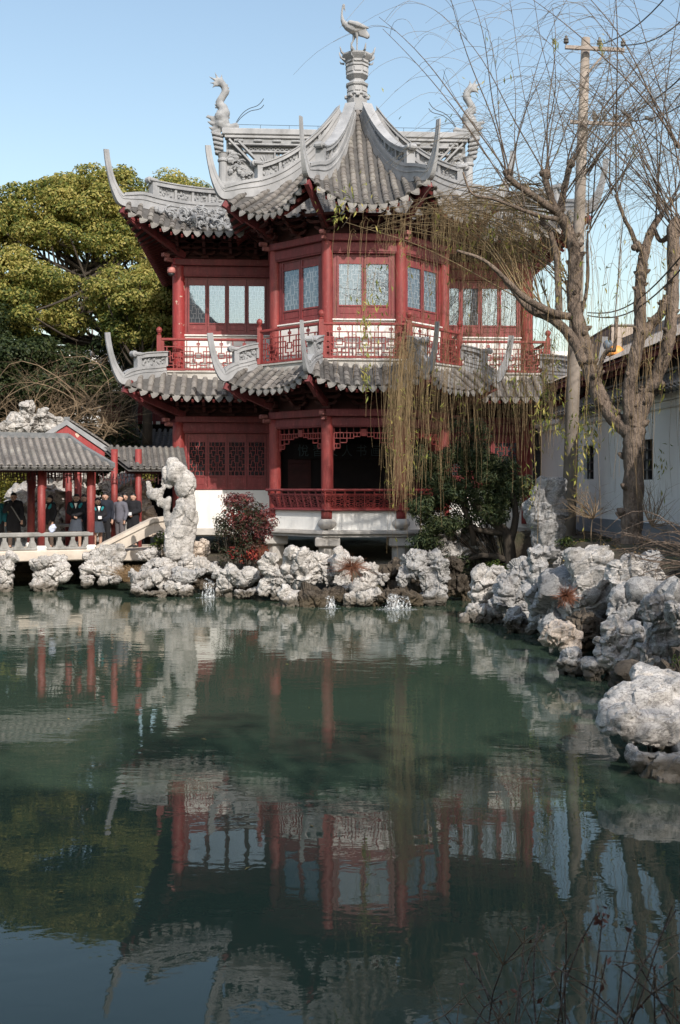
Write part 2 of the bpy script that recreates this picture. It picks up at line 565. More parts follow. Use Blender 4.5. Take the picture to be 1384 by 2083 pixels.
_h = [((0, .62), (.28, .62)), ((.28, .62), (.28, .22)), ((.14, .42), (.28, .42)), ((.28, .22), (.42, .22)), ((.5, .8), (.5, .56)), ((.38, .56), (.5, .56)), ((.38, .56), (.38, .36)),
      ((.38, .36), (.5, .36)), ((.42, .22), (.42, .0)), ((.14, .22), (.14, .62)), ((0, .22), (.14, .22)), ((.14, .8), (.14, .62)), ((.28, .46), (.38, .46)), ((.14, .1), (.42, .1)), ((.14, 0), (.14, .22)),
      ((0, .42), (.14, .42)), ((.42, .12), (.5, .12))]
RAIL_PAT = _h + [((1 - a, b), (1 - c, d)) for (a, b), (c, d) in _h] + [((0, .8), (1, .8)), ((0, .8), (0, 0)), ((1, .8), (1, 0)), ((.5, 1), (.5, .8)), ((.0, 1), (.0, .8)), ((.44, .93), (.56, .93)), ((.44, .93), (.44, .87)), ((.56, .93), (.56, .87)), ((.44, .87), (.56, .87))]


def lattice(mb, x0, z0, w, h, pat, t, y0, y1, M=None, nx=1):
    cw = w / nx
    for i in range(nx):
        for k, ((a, b), (c, d)) in enumerate(pat):
            xa, xb = x0 + cw * (i + a), x0 + cw * (i + c); za, zb = z0 + h * b, z0 + h * d
            e = 0.0015 if abs(za - zb) > abs(xa - xb) else 0.0
            if xa > xb: xa, xb = xb, xa
            if za > zb: za, zb = zb, za
            mb.box(xa - t / 2, xb + t / 2, y0 + e, y1 - e, za - t / 2, zb + t / 2, M)


# -- glass: an old pane, half mirror to the bright sky behind the camera, gloss tinted blue to cool that reflection
def glass_mat(name, refl, dust):
    t = NT(name)
    tr = t.new('ShaderNodeBsdfTransparent'); tr.inputs[0].default_value = (0.82, 0.86, 0.88, 1)
    gl = t.new('ShaderNodeBsdfGlossy'); gl.inputs['Roughness'].default_value = 0.02; gl.inputs[0].default_value = (.70, .84, 1.0, 1)
    t.l(t.bump(t.noise(t.pos(), 1.3, 2.0), 0.25, 0.006), gl.inputs['Normal'])
    df = t.new('ShaderNodeBsdfDiffuse'); df.inputs[0].default_value = (0.6, 0.6, 0.6, 1)
    m1 = t.new('ShaderNodeMixShader'); m1.inputs[0].default_value = refl
    t.l(tr.outputs[0], m1.inputs[1]); t.l(gl.outputs[0], m1.inputs[2])
    m2 = t.new('ShaderNodeMixShader'); m2.inputs[0].default_value = dust
    t.l(m1.outputs[0], m2.inputs[1]); t.l(df.outputs[0], m2.inputs[2])
    t.l(m2.outputs[0], t.out.inputs[0])
    return t.m


M_GLASS = glass_mat('window_glass', 0.15, 0.05)
M_GLASSW = glass_mat('wing_window_glass', 0.24, 0.03)
M_GLASSD = glass_mat('dim_glass', 0.05, 0.03)
M_PALELAT = mk('pale_lattice', (0.46, 0.37, 0.345), (0.58, 0.49, 0.46), 6.0, 0.8, 0.0)
M_SCREEN = mk('paper_screen', (0.09, 0.095, 0.115), (0.15, 0.15, 0.17), 3.0, 0.9, 0.0)


def make_window(M, x0, w, zb, zt, glass, pale, panel=0.30, top=0.17, cells=1, screen=False):
    """one casement sash with its pane and lattice"""
    f = MB(); s = 0.065
    f.box(x0, x0 + s, 0.0, 0.07, zb, zt, M); f.box(x0 + w - s, x0 + w, 0.0, 0.07, zb, zt, M)
    for a, b in ((zb, zb + 0.06), (zb + panel - .05, zb + panel), (zt - top, zt - top + .055), (zt - .05, zt)):
        f.box(x0 + s, x0 + w - s, 0.003, 0.066, a, b, M)
    f.box(x0 + s, x0 + w - s, 0.028, 0.05, zb + .06, zb + panel - .05, M)
    f.bevbox(x0 + s + .04, x0 + w - s - .04, 0.018, 0.04, zb + .09, zb + panel - .08, 0.008, M)
    f.box(x0 + s, x0 + w - s, 0.028, 0.05, zt - top + .055, zt - .05, M)
    o = f.build('window', M_SASH, PAV)
    g = MB(); g.box(x0 + s, x0 + w - s, 0.034, 0.040, zb + panel, zt - top, M)
    g.build('pane', glass, o)
    l = MB()
    lattice(l, x0 + s, zb + panel, w - 2 * s, zt - top - zb - panel, WIN_PAT, 0.030 if pale else 0.022, 0.05 if pale else 0.012, 0.075 if pale else 0.03, M)
    l.build('lattice', M_PALELAT if pale else M_RED, o)
    if screen:
        b = MB(); b.box(x0 + s, x0 + w - s, 0.10, 0.11, zb + panel, zt - top, M); b.build('paper_screen', M_SCREEN, o)
    return o


def facade(M, W, zb, zt, nsash, glass, pale, c0=0.17, c1=0.17, ncols=None, screen=False, panel=0.42, top=0.3):
    """red frame and its sashes between two columns"""
    fr = MB()
    fr.box(c0, W - c1, -0.02, 0.10, zb - 0.07, zb, M)
    fr.box(c0, c0 + .12, -0.01, 0.09, zb, zt, M); fr.box(W - c1 - .12, W - c1, -0.01, 0.09, zb, zt, M)
    fr.build('window_frame', M_SASH, PAV)
    x = c0 + .125; w = (W - c0 - c1 - .25) / nsash
    for i in range(nsash):
        make_window(M, x + i * w + .008, w - .016, zb, zt, glass, pale, panel, top, screen=screen)


def entab(M, W, zl, zbeam, zcap, over=0.12, back=0.2, e0=0.1, e1=0.1):
    """lintel, beam and projecting cap along a wall"""
    b = MB(); b.bevbox(-0.0, W, -0.10, back, zl, zbeam - .004, 0.015, M)
    b.bevbox(0.05, W - 0.05, -0.125, -0.09, zl + .05, zbeam - .06, 0.01, M)
    b.build('beam', M_REDB, PAV)
    c = MB(); c.bevbox(-e0, W + e1, -0.10 - over, back + .05, zbeam, zcap, 0.02, M)
    c.build('cornice_beam', M_REDB, PAV)


# ---- columns
def column(x, y, z0, z1, r, mat, drum=True):
    m = MB(); m.lathe([(r * .98, z0), (r, z0 + .1), (r, z1 - .3), (r * .94, z1)], 20)
    T = Matrix.Translation((x, y, 0))
    o = m.build('column', mat, PAV, True, T)
    if drum:
        d = MB(); d.lathe([(r * 1.1, z0 - .3), (r * 1.55, z0 - .2), (r * 1.62, z0 - .12), (r * 1.3, z0 - .02), (r * 1.1, z0)], 20)
        d.build('column_base', M_STONE, o, True)
    return o


ZF = 6.96
for i, (x, y) in enumerate(COLS8):
    column(x, y, 2.05, 5.25, 0.19, M_RED)
    column(x, y, ZF, 10.86, 0.18, M_RED, False)
for x in (-6.05, 6.05):
    o = column(x, 0, 1.75, 5.25, 0.21, M_RED, False)
    o = column(x, 0, ZF, 10.86, 0.215, M_REDC if x < 0 else M_RED, False)
    if x < 0: tag(o, 'red corner column with pale flaking paint near its top')
    column(x, 8, 1.75, 10.86, 0.2, M_RED, False)

# ---- hall body: dark inside, red plank outside
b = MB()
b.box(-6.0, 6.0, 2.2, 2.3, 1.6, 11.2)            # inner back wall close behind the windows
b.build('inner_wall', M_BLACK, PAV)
for bx in ((-6.1, -5.95, 0.15, 8.1), (5.95, 6.1, 0.15, 8.1), (-5.95, 5.95, 8.0, 8.1)):
    b = MB(); b.box(*bx, 1.6, 11.2); b.build('side_wall', M_REDB, PAV)
for pts_, za, zb in (([(-6.2, -.05), (6.2, -.05), (6.2, 8.1), (-6.2, 8.1)], 5.6, 6.2), (oct_pts(2.7), 5.62, 6.22), ([(-6.2, -.05), (6.2, -.05), (6.2, 8.1), (-6.2, 8.1)], 11.0, 11.25), (oct_pts(2.7), 11.02, 11.27)):
    b = MB(); b.slab(pts_, za, zb); b.build('floor_slab', M_DARKWOOD, PAV)
b = MB(); b.slab([(-6.2, .0), (6.2, .0), (6.2, 8.1), (-6.2, 8.1)], 1.35, 1.6); b.build('base_slab', M_STONE, PAV)

# ---- wings: lower white wall, windows; upper wall, windows
for sx in (-1, 1):
    p0, p1 = ((-6.05, 0), (-2.75, 0)) if sx < 0 else ((2.75, 0), (6.05, 0))
    W = 3.30
    M = wallM(p0, p1)
    w = MB(); w.box(-0.15 if sx < 0 else 0.0, W + (0.15 if sx > 0 else 0.0), -0.05, 0.15, 1.62, 2.93, M); w.build('white_wall', M_WHITE, PAV)
    w = MB(); w.box(-0.2 if sx < 0 else 0.0, W + (0.2 if sx > 0 else 0.0), -0.11, 0.15, 1.40, 1.615, M); w.build('stone_plinth', M_STONE, PAV)
    facade(M, W, 3.02, 4.88, 4 if sx < 0 else 3, M_GLASSD, False)
    entab(M, W, 4.89, 5.25, 5.46)
    w = MB(); w.box(0, W, 0.0, 0.15, 6.98, 8.22, M); w.build('white_wall', M_WHITE, PAV)
    w = MB(); w.bevbox(0.12, W - .12, -0.07, 0.1, 8.225, 8.27, .008, M); w.build('white_sill', M_WHITE, PAV)
    facade(M, W, 8.345, 10.24, 4, M_GLASSW, True, screen=True, panel=0.34, top=0.27)
    entab(M, W, 10.25, 10.62, 10.84)

# ---- bay, upper storey
UP = [wallM(COLS8[i], COLS8[i + 1]) for i in range(5)]
WL = [seglen(COLS8[i], COLS8[i + 1]) for i in range(5)]
for i in range(5):
    M, W = UP[i], WL[i]
    w = MB(); w.box(0, W, 0.0, 0.15, 6.98, 8.20, M); w.build('white_wall', M_WHITE, PAV)
    w = MB(); w.bevbox(0.15, W - .15, -0.07, 0.1, 8.205, 8.25, .008, M); w.build('white_sill', M_WHITE, PAV)
    facade(M, W, 8.33, 10.26, 2, M_GLASS, True, screen=True, panel=0.36, top=0.30)
    entab(M, W, 10.27, 10.64, 10.86, e0=0.05, e1=0.05)

# ---- bay, ground floor: open hall behind columns
b = MB()
for i in range(5):
    M, W = UP[i], WL[i]
    entab(M, W, 4.90, 5.22, 5.45, e0=0.05, e1=0.05)
    if i in (0, 4): continue
    # hanging fret
    l = MB(); x0, x1 = 0.19, W - .19; n = 9; cw = (x1 - x0) / n; rows = [3.6, 2.6, 1.9, 1.5, 1.1, 1.5, 1.9, 2.6, 3.6]
    for k in range(n):
        for r in range(int(math.ceil(rows[k]))):
            z1 = 4.895 - r * .17; z0 = z1 - .17 * min(1, rows[k] - r + .2)
            off = (r % 2) * .5 * cw
            l.box(x0 + k * cw, x0 + (k + 1) * cw, .0, .05, z0 - .014, z0 + .014, M)
            l.box(x0 + k * cw + off - .012, x0 + k * cw + off + .012, .003, .047, z0, z1, M)
        if k: l.box(x0 + k * cw - .013, x0 + k * cw + .013, .003, .047, 4.895 - .17 * max(rows[k], rows[k - 1]) - .014, 4.895, M)
    l.box(x0 - .0, x0 + .05, .002, .048, 4.18, 4.895, M); l.box(x1 - .05, x1, .002, .048, 4.18, 4.895, M)
    l.bevbox(W / 2 - .08, W / 2 + .08, -.01, .06, 4.62, 4.85, .01, M)
    l.build('hanging_fret', M_RED, PAV)
    # low white wall and stone sill, leaning bench
    w = MB(); w.box(.02, W - .02, -.12, .06, 1.705, 2.30, M); w.build('low_white_wall', M_WHITE, PAV)
    bt = M @ Matrix.Translation((0, -.12, 2.34)) @ Matrix.Rotation(R(17), 4, 'X')
    be = MB()
    ex0 = -.12 if i != 1 else -.05; ex1 = W + .12
    be.bevbox(-.1, W + .1, -.24, .08, 2.305, 2.365, .015, M)
    be.bevbox(ex0 - .06, ex1 + .06, -.035, .03, .60, .67, .015, bt)
    be.box(ex0, ex1, -.02, .02, .46, .51, bt); be.box(ex0, ex1, -.02, .02, .03, .07, bt)
    for q in range(9):
        xx = ex0 + .05 + (ex1 - ex0 - .1) * q / 8
        be.box(xx - .02, xx + .02, -.022, .022, .03, .60, bt)
    lattice(be, ex0 + .05, .07, ex1 - ex0 - .1, .40, WIN_PAT, .02, -.012, .012, bt, 6)
    be.build('bench_rail', M_REDB if i == 1 else M_RED, PAV)  # left facet bench takes the darker red as painted shade
for (x, y) in COLS8[1:5]:
    st = MB(); st.box(x - .12, x + .12, y - .12, y + .12, 2.0, 2.4); st.build('post_foot', M_RED, PAV)
s = MB(); s.slab(oct_pts(3.12), 1.5, 1.70); s.slab(oct_pts(3.2), 1.60, 1.66); s.build('platform_slab', M_STONE, PAV)
for (x, y) in [(-2.72, -2.36), (-1.14, -3.9), (1.14, -3.9), (2.72, -2.36)]:
    p = MB(); p.lathe([(.28, -.2), (.28, 1.15), (.29, 1.2)], 8, None, .5); p.bevbox(-.38, .38, -.38, .38, 1.2, 1.497, .04)
    p.build('stone_pier', M_STONE, PAV, False, Matrix.Translation((x, y, 0)))
# inside the bay: rear partition with side door and a long dark board with characters
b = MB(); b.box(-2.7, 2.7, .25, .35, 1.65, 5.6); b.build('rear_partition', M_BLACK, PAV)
for x0 in (-2.3, 1.5):
    d = MB()
    d.box(x0, x0 + .8, .2, .245, 1.75, 4.0); d.bevbox(x0 + .08, x0 + .72, .18, .21, 1.9, 2.6, .02); d.bevbox(x0 + .08, x0 + .72, .18, .21, 2.75, 3.85, .02)
    d.build('side_door', M_DARKWOOD, PAV)
bd = MB(); bd.bevbox(-2.1, 2.1, .12, .2, 4.0, 4.55, .02)
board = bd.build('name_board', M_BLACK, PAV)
M_INK = mk('dark_teal_lettering', (0.045, 0.07, 0.078), (0.055, 0.085, 0.09), 8, .8, 0)  # teal kept dark so the characters read faintly on the board
fc = bpy.data.curves.new('lettering', 'FONT')
fc.body = '\u6085 \u7fd2 \u6587 \u4eba \u4e66 \u753b \u4f5c \u54c1'
fc.size = 0.44; fc.extrude = 0.006; fc.align_x = 'CENTER'; fc.align_y = 'CENTER'
fo = bpy.data.objects.new('lettering', fc); COL.objects.link(fo)
bpy.context.view_layer.update()
try:
    me = bpy.data.meshes.new_from_object(fo.evaluated_get(bpy.context.evaluated_depsgraph_get()))
    me.name = 'lettering'
    xs = [v.co.x for v in me.vertices]
    sc_ = 3.9 / max(1e-3, max(xs) - min(xs))
    bpy.data.objects.remove(fo)
    me.materials.clear(); me.materials.append(M_INK)
    inst('lettering', me, board, Matrix.Translation((0, .112, 4.27)) @ Matrix.Rotation(R(90), 4, 'X') @ Matrix.Diagonal((sc_, min(1.2, sc_ * 1.1), 1, 1)))
except Exception as e:
    print('lettering', e)

# ---- balcony: white band, red fret railing
BAL = oct_pts(3.25)
bal = [(-6.65, 7.0), (-6.65, -.6), (-3.25, -.6), BAL[1], BAL[2], BAL[3], BAL[4], (3.25, -.6), (6.65, -.6), (6.65, 7.0)]
band = MB()
for i in range(len(bal) - 1):
    M = wallM(bal[i], bal[i + 1]); W = seglen(bal[i], bal[i + 1])
    e = .003 * (i % 2)
    band.box(0 - .0, W + .0, -.02 - e, .3, 6.60, 6.90 + e, M)
    band.box(-.04, W + .04, -.07 - e, .32, 6.905 + e, 6.955 + e, M)
band.slab([(-6.5, -.45), (6.5, -.45), (6.5, 7), (-6.5, 7)], 6.62, 6.955)
band.slab([(x * .97, y * .97 - .03) for x, y in oct_pts(3.2)], 6.625, 6.9585)
band.build('balcony_band', M_STONE, PAV)


def rail_post(x, y):
    p = MB()
    p.bevbox(-.075, .075, -.075, .075, 6.97, 8.16, .015)
    p.lathe([(.06, 8.16), (.075, 8.19), (.04, 8.22), (.07, 8.25), (.1, 8.32), (.095, 8.38), (.05, 8.43), (.01, 8.45)], 12)
    return p.build('rail_post', M_RED, PAV, False, Matrix.Translation((x, y, 0)))


for i in range(len(bal) - 1):
    M = wallM(bal[i], bal[i + 1]); W = seglen(bal[i], bal[i + 1])
    r = MB()
    r.bevbox(.06, W - .06, -.05, .05, 7.98, 8.07, .02, M)
    r.box(.06, W - .06, -.03, .03, 7.83, 7.87, M) if False else None
    r.box(.06, W - .06, -.035, .035, 6.98, 7.05, M)
    r.box(.075, .13, -.03, .03, 7.05, 7.98, M); r.box(W - .13, W - .075, -.03, .03, 7.05, 7.98, M)
    lattice(r, .15, 7.06, W - .30, .90, RAIL_PAT, .03, -.018, .018, M, max(1, round((W - .3) / .74)))
    if i in (0, 8):
        pass
    r.build('balustrade', M_RED, PAV)
for x, y in bal[1:-1]: rail_post(x, y)

# ------------------------------------------------------------------ roofs
TILE_R = 0.098


def cover_tile_mesh():
    m = MB(); n = 6; L = .30
    rows = []
    for y, r, lift in ((0.0, TILE_R, .012), (L * .5, TILE_R * .96, .004), (L, TILE_R * .9, -.008)):
        rows.append([(r * math.cos(math.pi * k / n), y, r * math.sin(math.pi * k / n) * .95 + lift) for k in range(n + 1)])
    inner = [(TILE_R * .72 * math.cos(math.pi * k / n), 0.0, TILE_R * .72 * math.sin(math.pi * k / n) * .95 + .0) for k in range(n + 1)]
    m.grid([inner] + rows)
    return m.mesh('roof_tile', M_TILE, False)


def drip_tile_mesh():
    m = MB()
    heart = [(-.125, .03), (-.12, -.03), (-.095, -.095), (-.05, -.15), (0, -.19), (.05, -.15), (.095, -.095), (.12, -.03), (.125, .03), (.06, .0), (0, -.015), (-.06, .0)]
    m.prism(heart, -.012, .012)
    inner = [(x * .72, z * .72 - .012) for x, z in heart]
    m.prism(inner, -.02, -.012)
    return m.mesh('drip_tile', M_DRIP)


def end_tile_mesh():
    m = MB(); n = 8
    arc = [(TILE_R * 1.1 * math.cos(math.pi * k / n), TILE_R * 1.1 * math.sin(math.pi * k / n)) for k in range(n + 1)]
    arc2 = [(a * .68, b * .68) for a, b in reversed(arc)]
    for k in range(n):
        q = [arc[k], arc[k + 1], (arc[k + 1][0] * .66, arc[k + 1][1] * .66), (arc[k][0] * .66, arc[k][1] * .66)]
        m.prism(q, -.03, .02)
    m.prism([(a * .64, b * .64) for a, b in arc], -.005, .02)
    return m.mesh('eave_tile', M_TILE)


ME_COVER, ME_DRIP, ME_END = cover_tile_mesh(), drip_tile_mesh(), end_tile_mesh()
COVER_V = np.array([tuple(v.co) for v in ME_COVER.vertices]); COVER_F = np.array([tuple(p.vertices) for p in ME_COVER.polygons])
BUDGET = {'roof_tile': 285, 'drip_tile': 290, 'eave_tile': 290}


class Facet:
    def __init__(s, M, wl, wr, kl, kr, dmax, h, cl, cr, rise, flare, Lc, dr):
        s.__dict__.update(locals())

    def xl(s, d): return -s.wl + s.kl * d
    def xr(s, d): return s.wr - s.kr * d

    def ds(s, x):
        a = max(0.0, 1 - (x + s.wl) / s.Lc) if s.cl else 0.0
        b = max(0.0, 1 - (s.wr - x) / s.Lc) if s.cr else 0.0
        return -s.flare * min(1.15, max(a, b)) ** 2

    def z(s, x, d):
        z = s.h(d)
        f = max(0.0, 1 - max(d, 0) / s.dr) ** 1.3
        if s.cl: z += s.rise * max(0.0, 1 - (x - s.xl(d)) / s.Lc) ** 2.3 * f
        if s.cr: z += s.rise * max(0.0, 1 - (s.xr(d) - x) / s.Lc) ** 2.3 * f
        return z

    def p(s, x, d, dz=0.0): return s.M @ Vector((x, d, s.z(x, d) + dz))

    def frame(s, x, d):
        e = .02
        a = Vector((x, d, s.z(x, d)))
        ty = (Vector((x, d + e, s.z(x, d + e))) - a).normalized()
        tx = (Vector((x + e, d, s.z(x + e, d))) - a).normalized()
        n = tx.cross(ty).normalized(); tx = ty.cross(n)
        return s.M @ Matrix(((tx.x, ty.x, n.x, a.x), (tx.y, ty.y, n.y, a.y), (tx.z, ty.z, n.z, a.z), (0, 0, 0, 1)))


def roof_facet(F, roof, bed, raf, stuffV, spacing=.30, individual=True, drip=True, rafters=True, tiles=True, dtile=None):
    nu, nd = 28, 12
    for dz in (0.0, -.10):
        rows = []
        for q in range(nd + 1):
            row = []
            for u in range(nu + 1):
                uu = u / nu
                x0 = -F.wl + (F.wl + F.wr) * uu
                d0 = F.ds(x0) - .02
                d = d0 + (F.dmax - d0) * (q / nd)
                a, b2 = F.xl(d), F.xr(d)
                row.append(F.p(a + (b2 - a) * uu, d + (.12 if dz < 0 and q == 0 else 0), dz))
            rows.append(row)
        bed.grid(rows)
    if not tiles: return
    wtot = F.wl + F.wr; n = max(2, int(round(wtot / spacing))); sp = wtot / n
    for k in range(-1, n + 2):
        x = -F.wl + sp * (k + (0.5 if drip else 0.5)) - 0.0
        d0 = F.ds(x)
        if x > F.wr + F.flare or x < -F.wl - F.flare: continue
        dl = (x + F.wl) / F.kl if F.kl > 0 else (1e9 if x > -F.wl else -1)
        dr_ = (F.wr - x) / F.kr if F.kr > 0 else (1e9 if x < F.wr else -1)
        d1 = min(dl, dr_, dtile if dtile else F.dmax)
        if d1 <= d0 + .05: continue
        d = d0 - .03; first = True
        while d < d1 - .06:
            Mt = F.frame(x, d)
            if first and drip:
                if BUDGET['eave_tile'] > 0 and individual:
                    BUDGET['eave_tile'] -= 1
                    inst('eave_tile', ME_END, roof, Mt @ Matrix.Translation((0, -.0, .005)))
                first = False
            if individual and BUDGET['roof_tile'] > 0 and (d - d0) < .6:
                BUDGET['roof_tile'] -= 1
                inst('roof_tile', ME_COVER, roof, Mt @ Matrix.Translation((0, 0, .012)) @ Matrix.Rotation(R(random.uniform(-2.5, 2.5)), 4, 'Z') @ Matrix.Rotation(R(random.uniform(-1.5, 1.5)), 4, 'Y'))
            else:
                mt = np.array(Mt @ Matrix.Translation((random.uniform(-.008, .008), 0, .012 + random.uniform(-.006, .006))))
                stuffV.append(COVER_V @ mt[:3, :3].T + mt[:3, 3])
            sl = math.hypot(.02, F.z(x, d + .02) - F.z(x, d)) / .02
            d += .235 / sl
        if rafters:
            raf.beam(F.p(x, d0 + .02, -.17), F.p(x, min(d0 + 1.5, max(d1, d0 + .3)), -.2), .075, .085)
        # drip tile in the pan beside this cover
        xp = x + sp / 2
        if drip and xp < F.wr + F.flare * .6:
            dp = F.ds(xp)
            o1 = F.frame(xp, dp)
            sx_ = (F.z(xp + .02, dp) - F.z(xp - .02, dp)) / .04
            Mx = Matrix.Translation(o1.translation) @ F.M.to_3x3().to_4x4() @ Matrix.Translation((0, -.05, .015)) @ Matrix.Rotation(-math.atan(sx_), 4, 'Y') @ Matrix.Rotation(R(-10 + random.uniform(-5, 5)), 4, 'X') @ Matrix.Scale(1.15, 4)
            if BUDGET['drip_tile'] > 0 and individual:
                BUDGET['drip_tile'] -= 1
                inst('drip_tile', ME_DRIP, roof, Mx)


def smooth_path(pts, sub=4):
    pts = [Vector(p) for p in pts]; out = []
    for i in range(len(pts) - 1):
        a, b, c, d = pts[max(i - 1, 0)], pts[i], pts[i + 1], pts[min(i + 2, len(pts) - 1)]
        for k in range(sub):
            t = k / sub
            out.append(.5 * ((2 * b) + (c - a) * t + (2 * a - 5 * b + 4 * c - d) * t * t + (3 * b - a - 3 * c + d) * t ** 3))
    out.append(pts[-1]); return out


def lerp_at(keys, t):
    for (a, va), (b, vb) in zip(keys, keys[1:]):
        if t <= b: return va + (vb - va) * (t - a) / max(1e-9, b - a)
    return keys[-1][1]


def flying_ridge(hip, tip, out, parent, h0=.42, th=.2, up_frac=None, panel_h=.34, short=False, name='hip_ridge'):
    """pale plaster ridge: runs down the hip and sweeps up into a horn; above it an openwork crest on the upper part"""
    path = smooth_path(hip + tip, 4)
    n = len(path); nh = len(hip) * 4
    acc = [0.0]
    for i in range(1, n): acc.append(acc[-1] + (path[i] - path[i - 1]).length)
    T = [a / acc[-1] for a in acc]
    th_tip = T[min(nh - 1, n - 1)]
    u_ = lambda f: th_tip + (1 - th_tip) * f
    hk = [(0, h0), (th_tip * .82, h0), (u_(.03), h0 * .68), (u_(.18), h0 * .4), (u_(.38), h0 * .22), (u_(.6), h0 * .11), (1, .03)]
    hh = [lerp_at(hk, t) for t in T]
    tk = [(0, th), (th_tip * .9, th), (u_(.12), th * .62), (u_(.4), th * .34), (u_(.7), .06), (1, .045)]
    tt = [lerp_at(tk, t) for t in T]
    side = Vector((-out.y, out.x, 0))
    m = MB()
    m.ribbon(path, side, [-.12] * n, hh, tt)
    m.ribbon(path, side, [a - .06 for a in hh], [a + .035 for a in hh], [t * 1.28 for t in tt])
    m.ribbon(path, side, [a * .42 for a in hh], [a * .42 + .04 for a in hh], [t * 1.2 for t in tt])
    o = m.build(name, M_RIDGE, parent)
    # stepped under-edge of the horn
    st = MB(); i0 = min(nh - 2, n - 4)
    for q in range(4):
        i = i0 + int((n - 1 - i0) * (.1 + .17 * q)); i = min(i, n - 2)
        d = (path[i + 1] - path[i]).normalized(); back = side.cross(d).normalized()
        if back.z > 0 and d.z < .3: back = -back
        if back.dot(out) < 0: back = -back
        st.beam(path[i] + back * .0, path[min(n - 1, i + max(2, (n - i0) // 6))] + back * .07, tt[i] * .8, .06, None, back)
    st.build('horn_step', M_CARVE, o)
    # crest
    if up_frac:
        a0, a1 = up_frac
        idx = [i for i, t in enumerate(T) if a0 * th_tip <= t <= a1 * th_tip]
        cp = [path[i] for i in idx]
        hb = [hh[i] + .035 for i in idx]
        k = len(cp)
        c = MB(); ph = [panel_h * (0.9 + .1 * math.sin(math.pi * i / max(1, k - 1))) for i in range(k)]
        c.blade(cp, [a + p for a, p in zip(hb, ph)], [a + p + .13 for a, p in zip(hb, ph)], th + .06)
        c.blade(cp, [a + p + .13 for a, p in zip(hb, ph)], [a + p + .17 for a, p in zip(hb, ph)], th + .12)
        step = max(2, k // 4) if k > 14 else k
        for i in range(0, k, step):
            p = cp[i] + Vector((0, 0, hb[i]))
            c.beam(p + Vector((0, 0, -.05)), p + Vector((0, 0, ph[i] + .02)), th * .9, .09, None, out)
        # end post with scroll cap
        p = cp[-1] + Vector((0, 0, hb[-1])); ex = Matrix.Translation(p) @ Vector((0, 0, 0)).to_track_quat('Z', 'Y').to_matrix().to_4x4() if False else Matrix.Translation(p)
        ex = ex @ Matrix.Rotation(math.atan2(out.y, out.x), 4, 'Z')
        c.bevbox(-.08, .09, -th * .6, th * .6, -.1, ph[-1] + .1, .02, ex)
        c.bevbox(-.1, .2, -th * .75, th * .75, ph[-1] + .1, ph[-1] + .22, .03, ex)
        c.lathe([(.02, -.13), (.1, -.1), (.1, .1), (.02, .13)], 10, ex @ Matrix.Translation((.17, 0, ph[-1] + .16)) @ Matrix.Rotation(R(90), 4, 'X'))
        c.build('ridge_crest', M_RIDGE, o)
        pn = MB(); rr = random.Random(len(cp) * 7 + int(cp[0].x * 100))
        pn.blade(cp, hb, [a + p for a, p in zip(hb, ph)], .05)
        for i in range(0, k - 1):
            if i % step == 0: continue
            for q in range(4):
                u = rr.random(); p = cp[i].lerp(cp[i + 1], rr.random()) + Vector((0, 0, hb[i] + ph[i] * u))
                for sg in (-1, 1):
                    pn.ball(tuple(p + side * (sg * .035)), rr.uniform(.03, .06), None, 6)
        pn.build('openwork_panel', M_CARVE, o)
    return o


def tip_pts(corner, out, a, b):
    prof = [(.16, .03), (.40, .15), (.64, .36), (.83, .62), (.95, .84), (1.0, 1.0)]
    return [corner + out * (a * u) + Vector((0, 0, b * v)) for u, v in prof]


def hip_of(F, left, d0, d1, n=8, dz=0.0):
    pts = []
    for i in range(n + 1):
        d = d0 + (d1 - d0) * i / n
        x = F.xl(d) if left else F.xr(d)
        pts.append(F.p(x, d, dz))
    return pts


def corner_beam(roof, bmat, F, left, z_in):
    mb = MB(); blk = MB()
    c = F.p(F.xl(F.ds(-F.wl)) if left else F.xr(F.ds(F.wr)), F.ds(-F.wl if left else F.wr), -.24)
    dn = 1.5
    i = F.p(F.xl(dn) if left else F.xr(dn), dn, 0); i.z = min(i.z - .4, z_in)
    d = (c - i).normalized()
    mb.beam(i, c + d * .05, .15, .2)
    mb.beam(c - d * .75 - Vector((0, 0, .14)), c - d * .02 - Vector((0, 0, .0)), .10, .16)
    # red board closing the corner under the tiles
    q = i.lerp(c, .30) - Vector((0, 0, .42))
    blk.bevbox(-.07, .17, -.07, .07, -.06, .07, .02, Matrix.Translation(q) @ Matrix.Rotation(math.atan2(d.y, d.x), 4, 'Z'))
    blk.bevbox(-.22, .06, -.055, .055, -.2, -.065, .02, Matrix.Translation(q) @ Matrix.Rotation(math.atan2(d.y, d.x), 4, 'Z'))
    o = mb.build('corner_beam', M_REDB, roof); blk.build('corner_bracket', bmat, o)


def octM(ap, i):
    """facet frame for octagon side i (0 left side .. 4 right side); origin at eave middle"""
    P8 = oct_pts(ap); a, b = P8[i], P8[i + 1]
    M = wallM(a, b); W = seglen(a, b)
    return M @ Matrix.Translation((W / 2, 0, 0)), W / 2


WE = 7.35
K8 = math.tan(R(22.5))


M_PINKWOOD = mk('carved_pink_wood', (.16, .05, .048), (.34, .14, .125), 9, .8, .5, 30, .02)


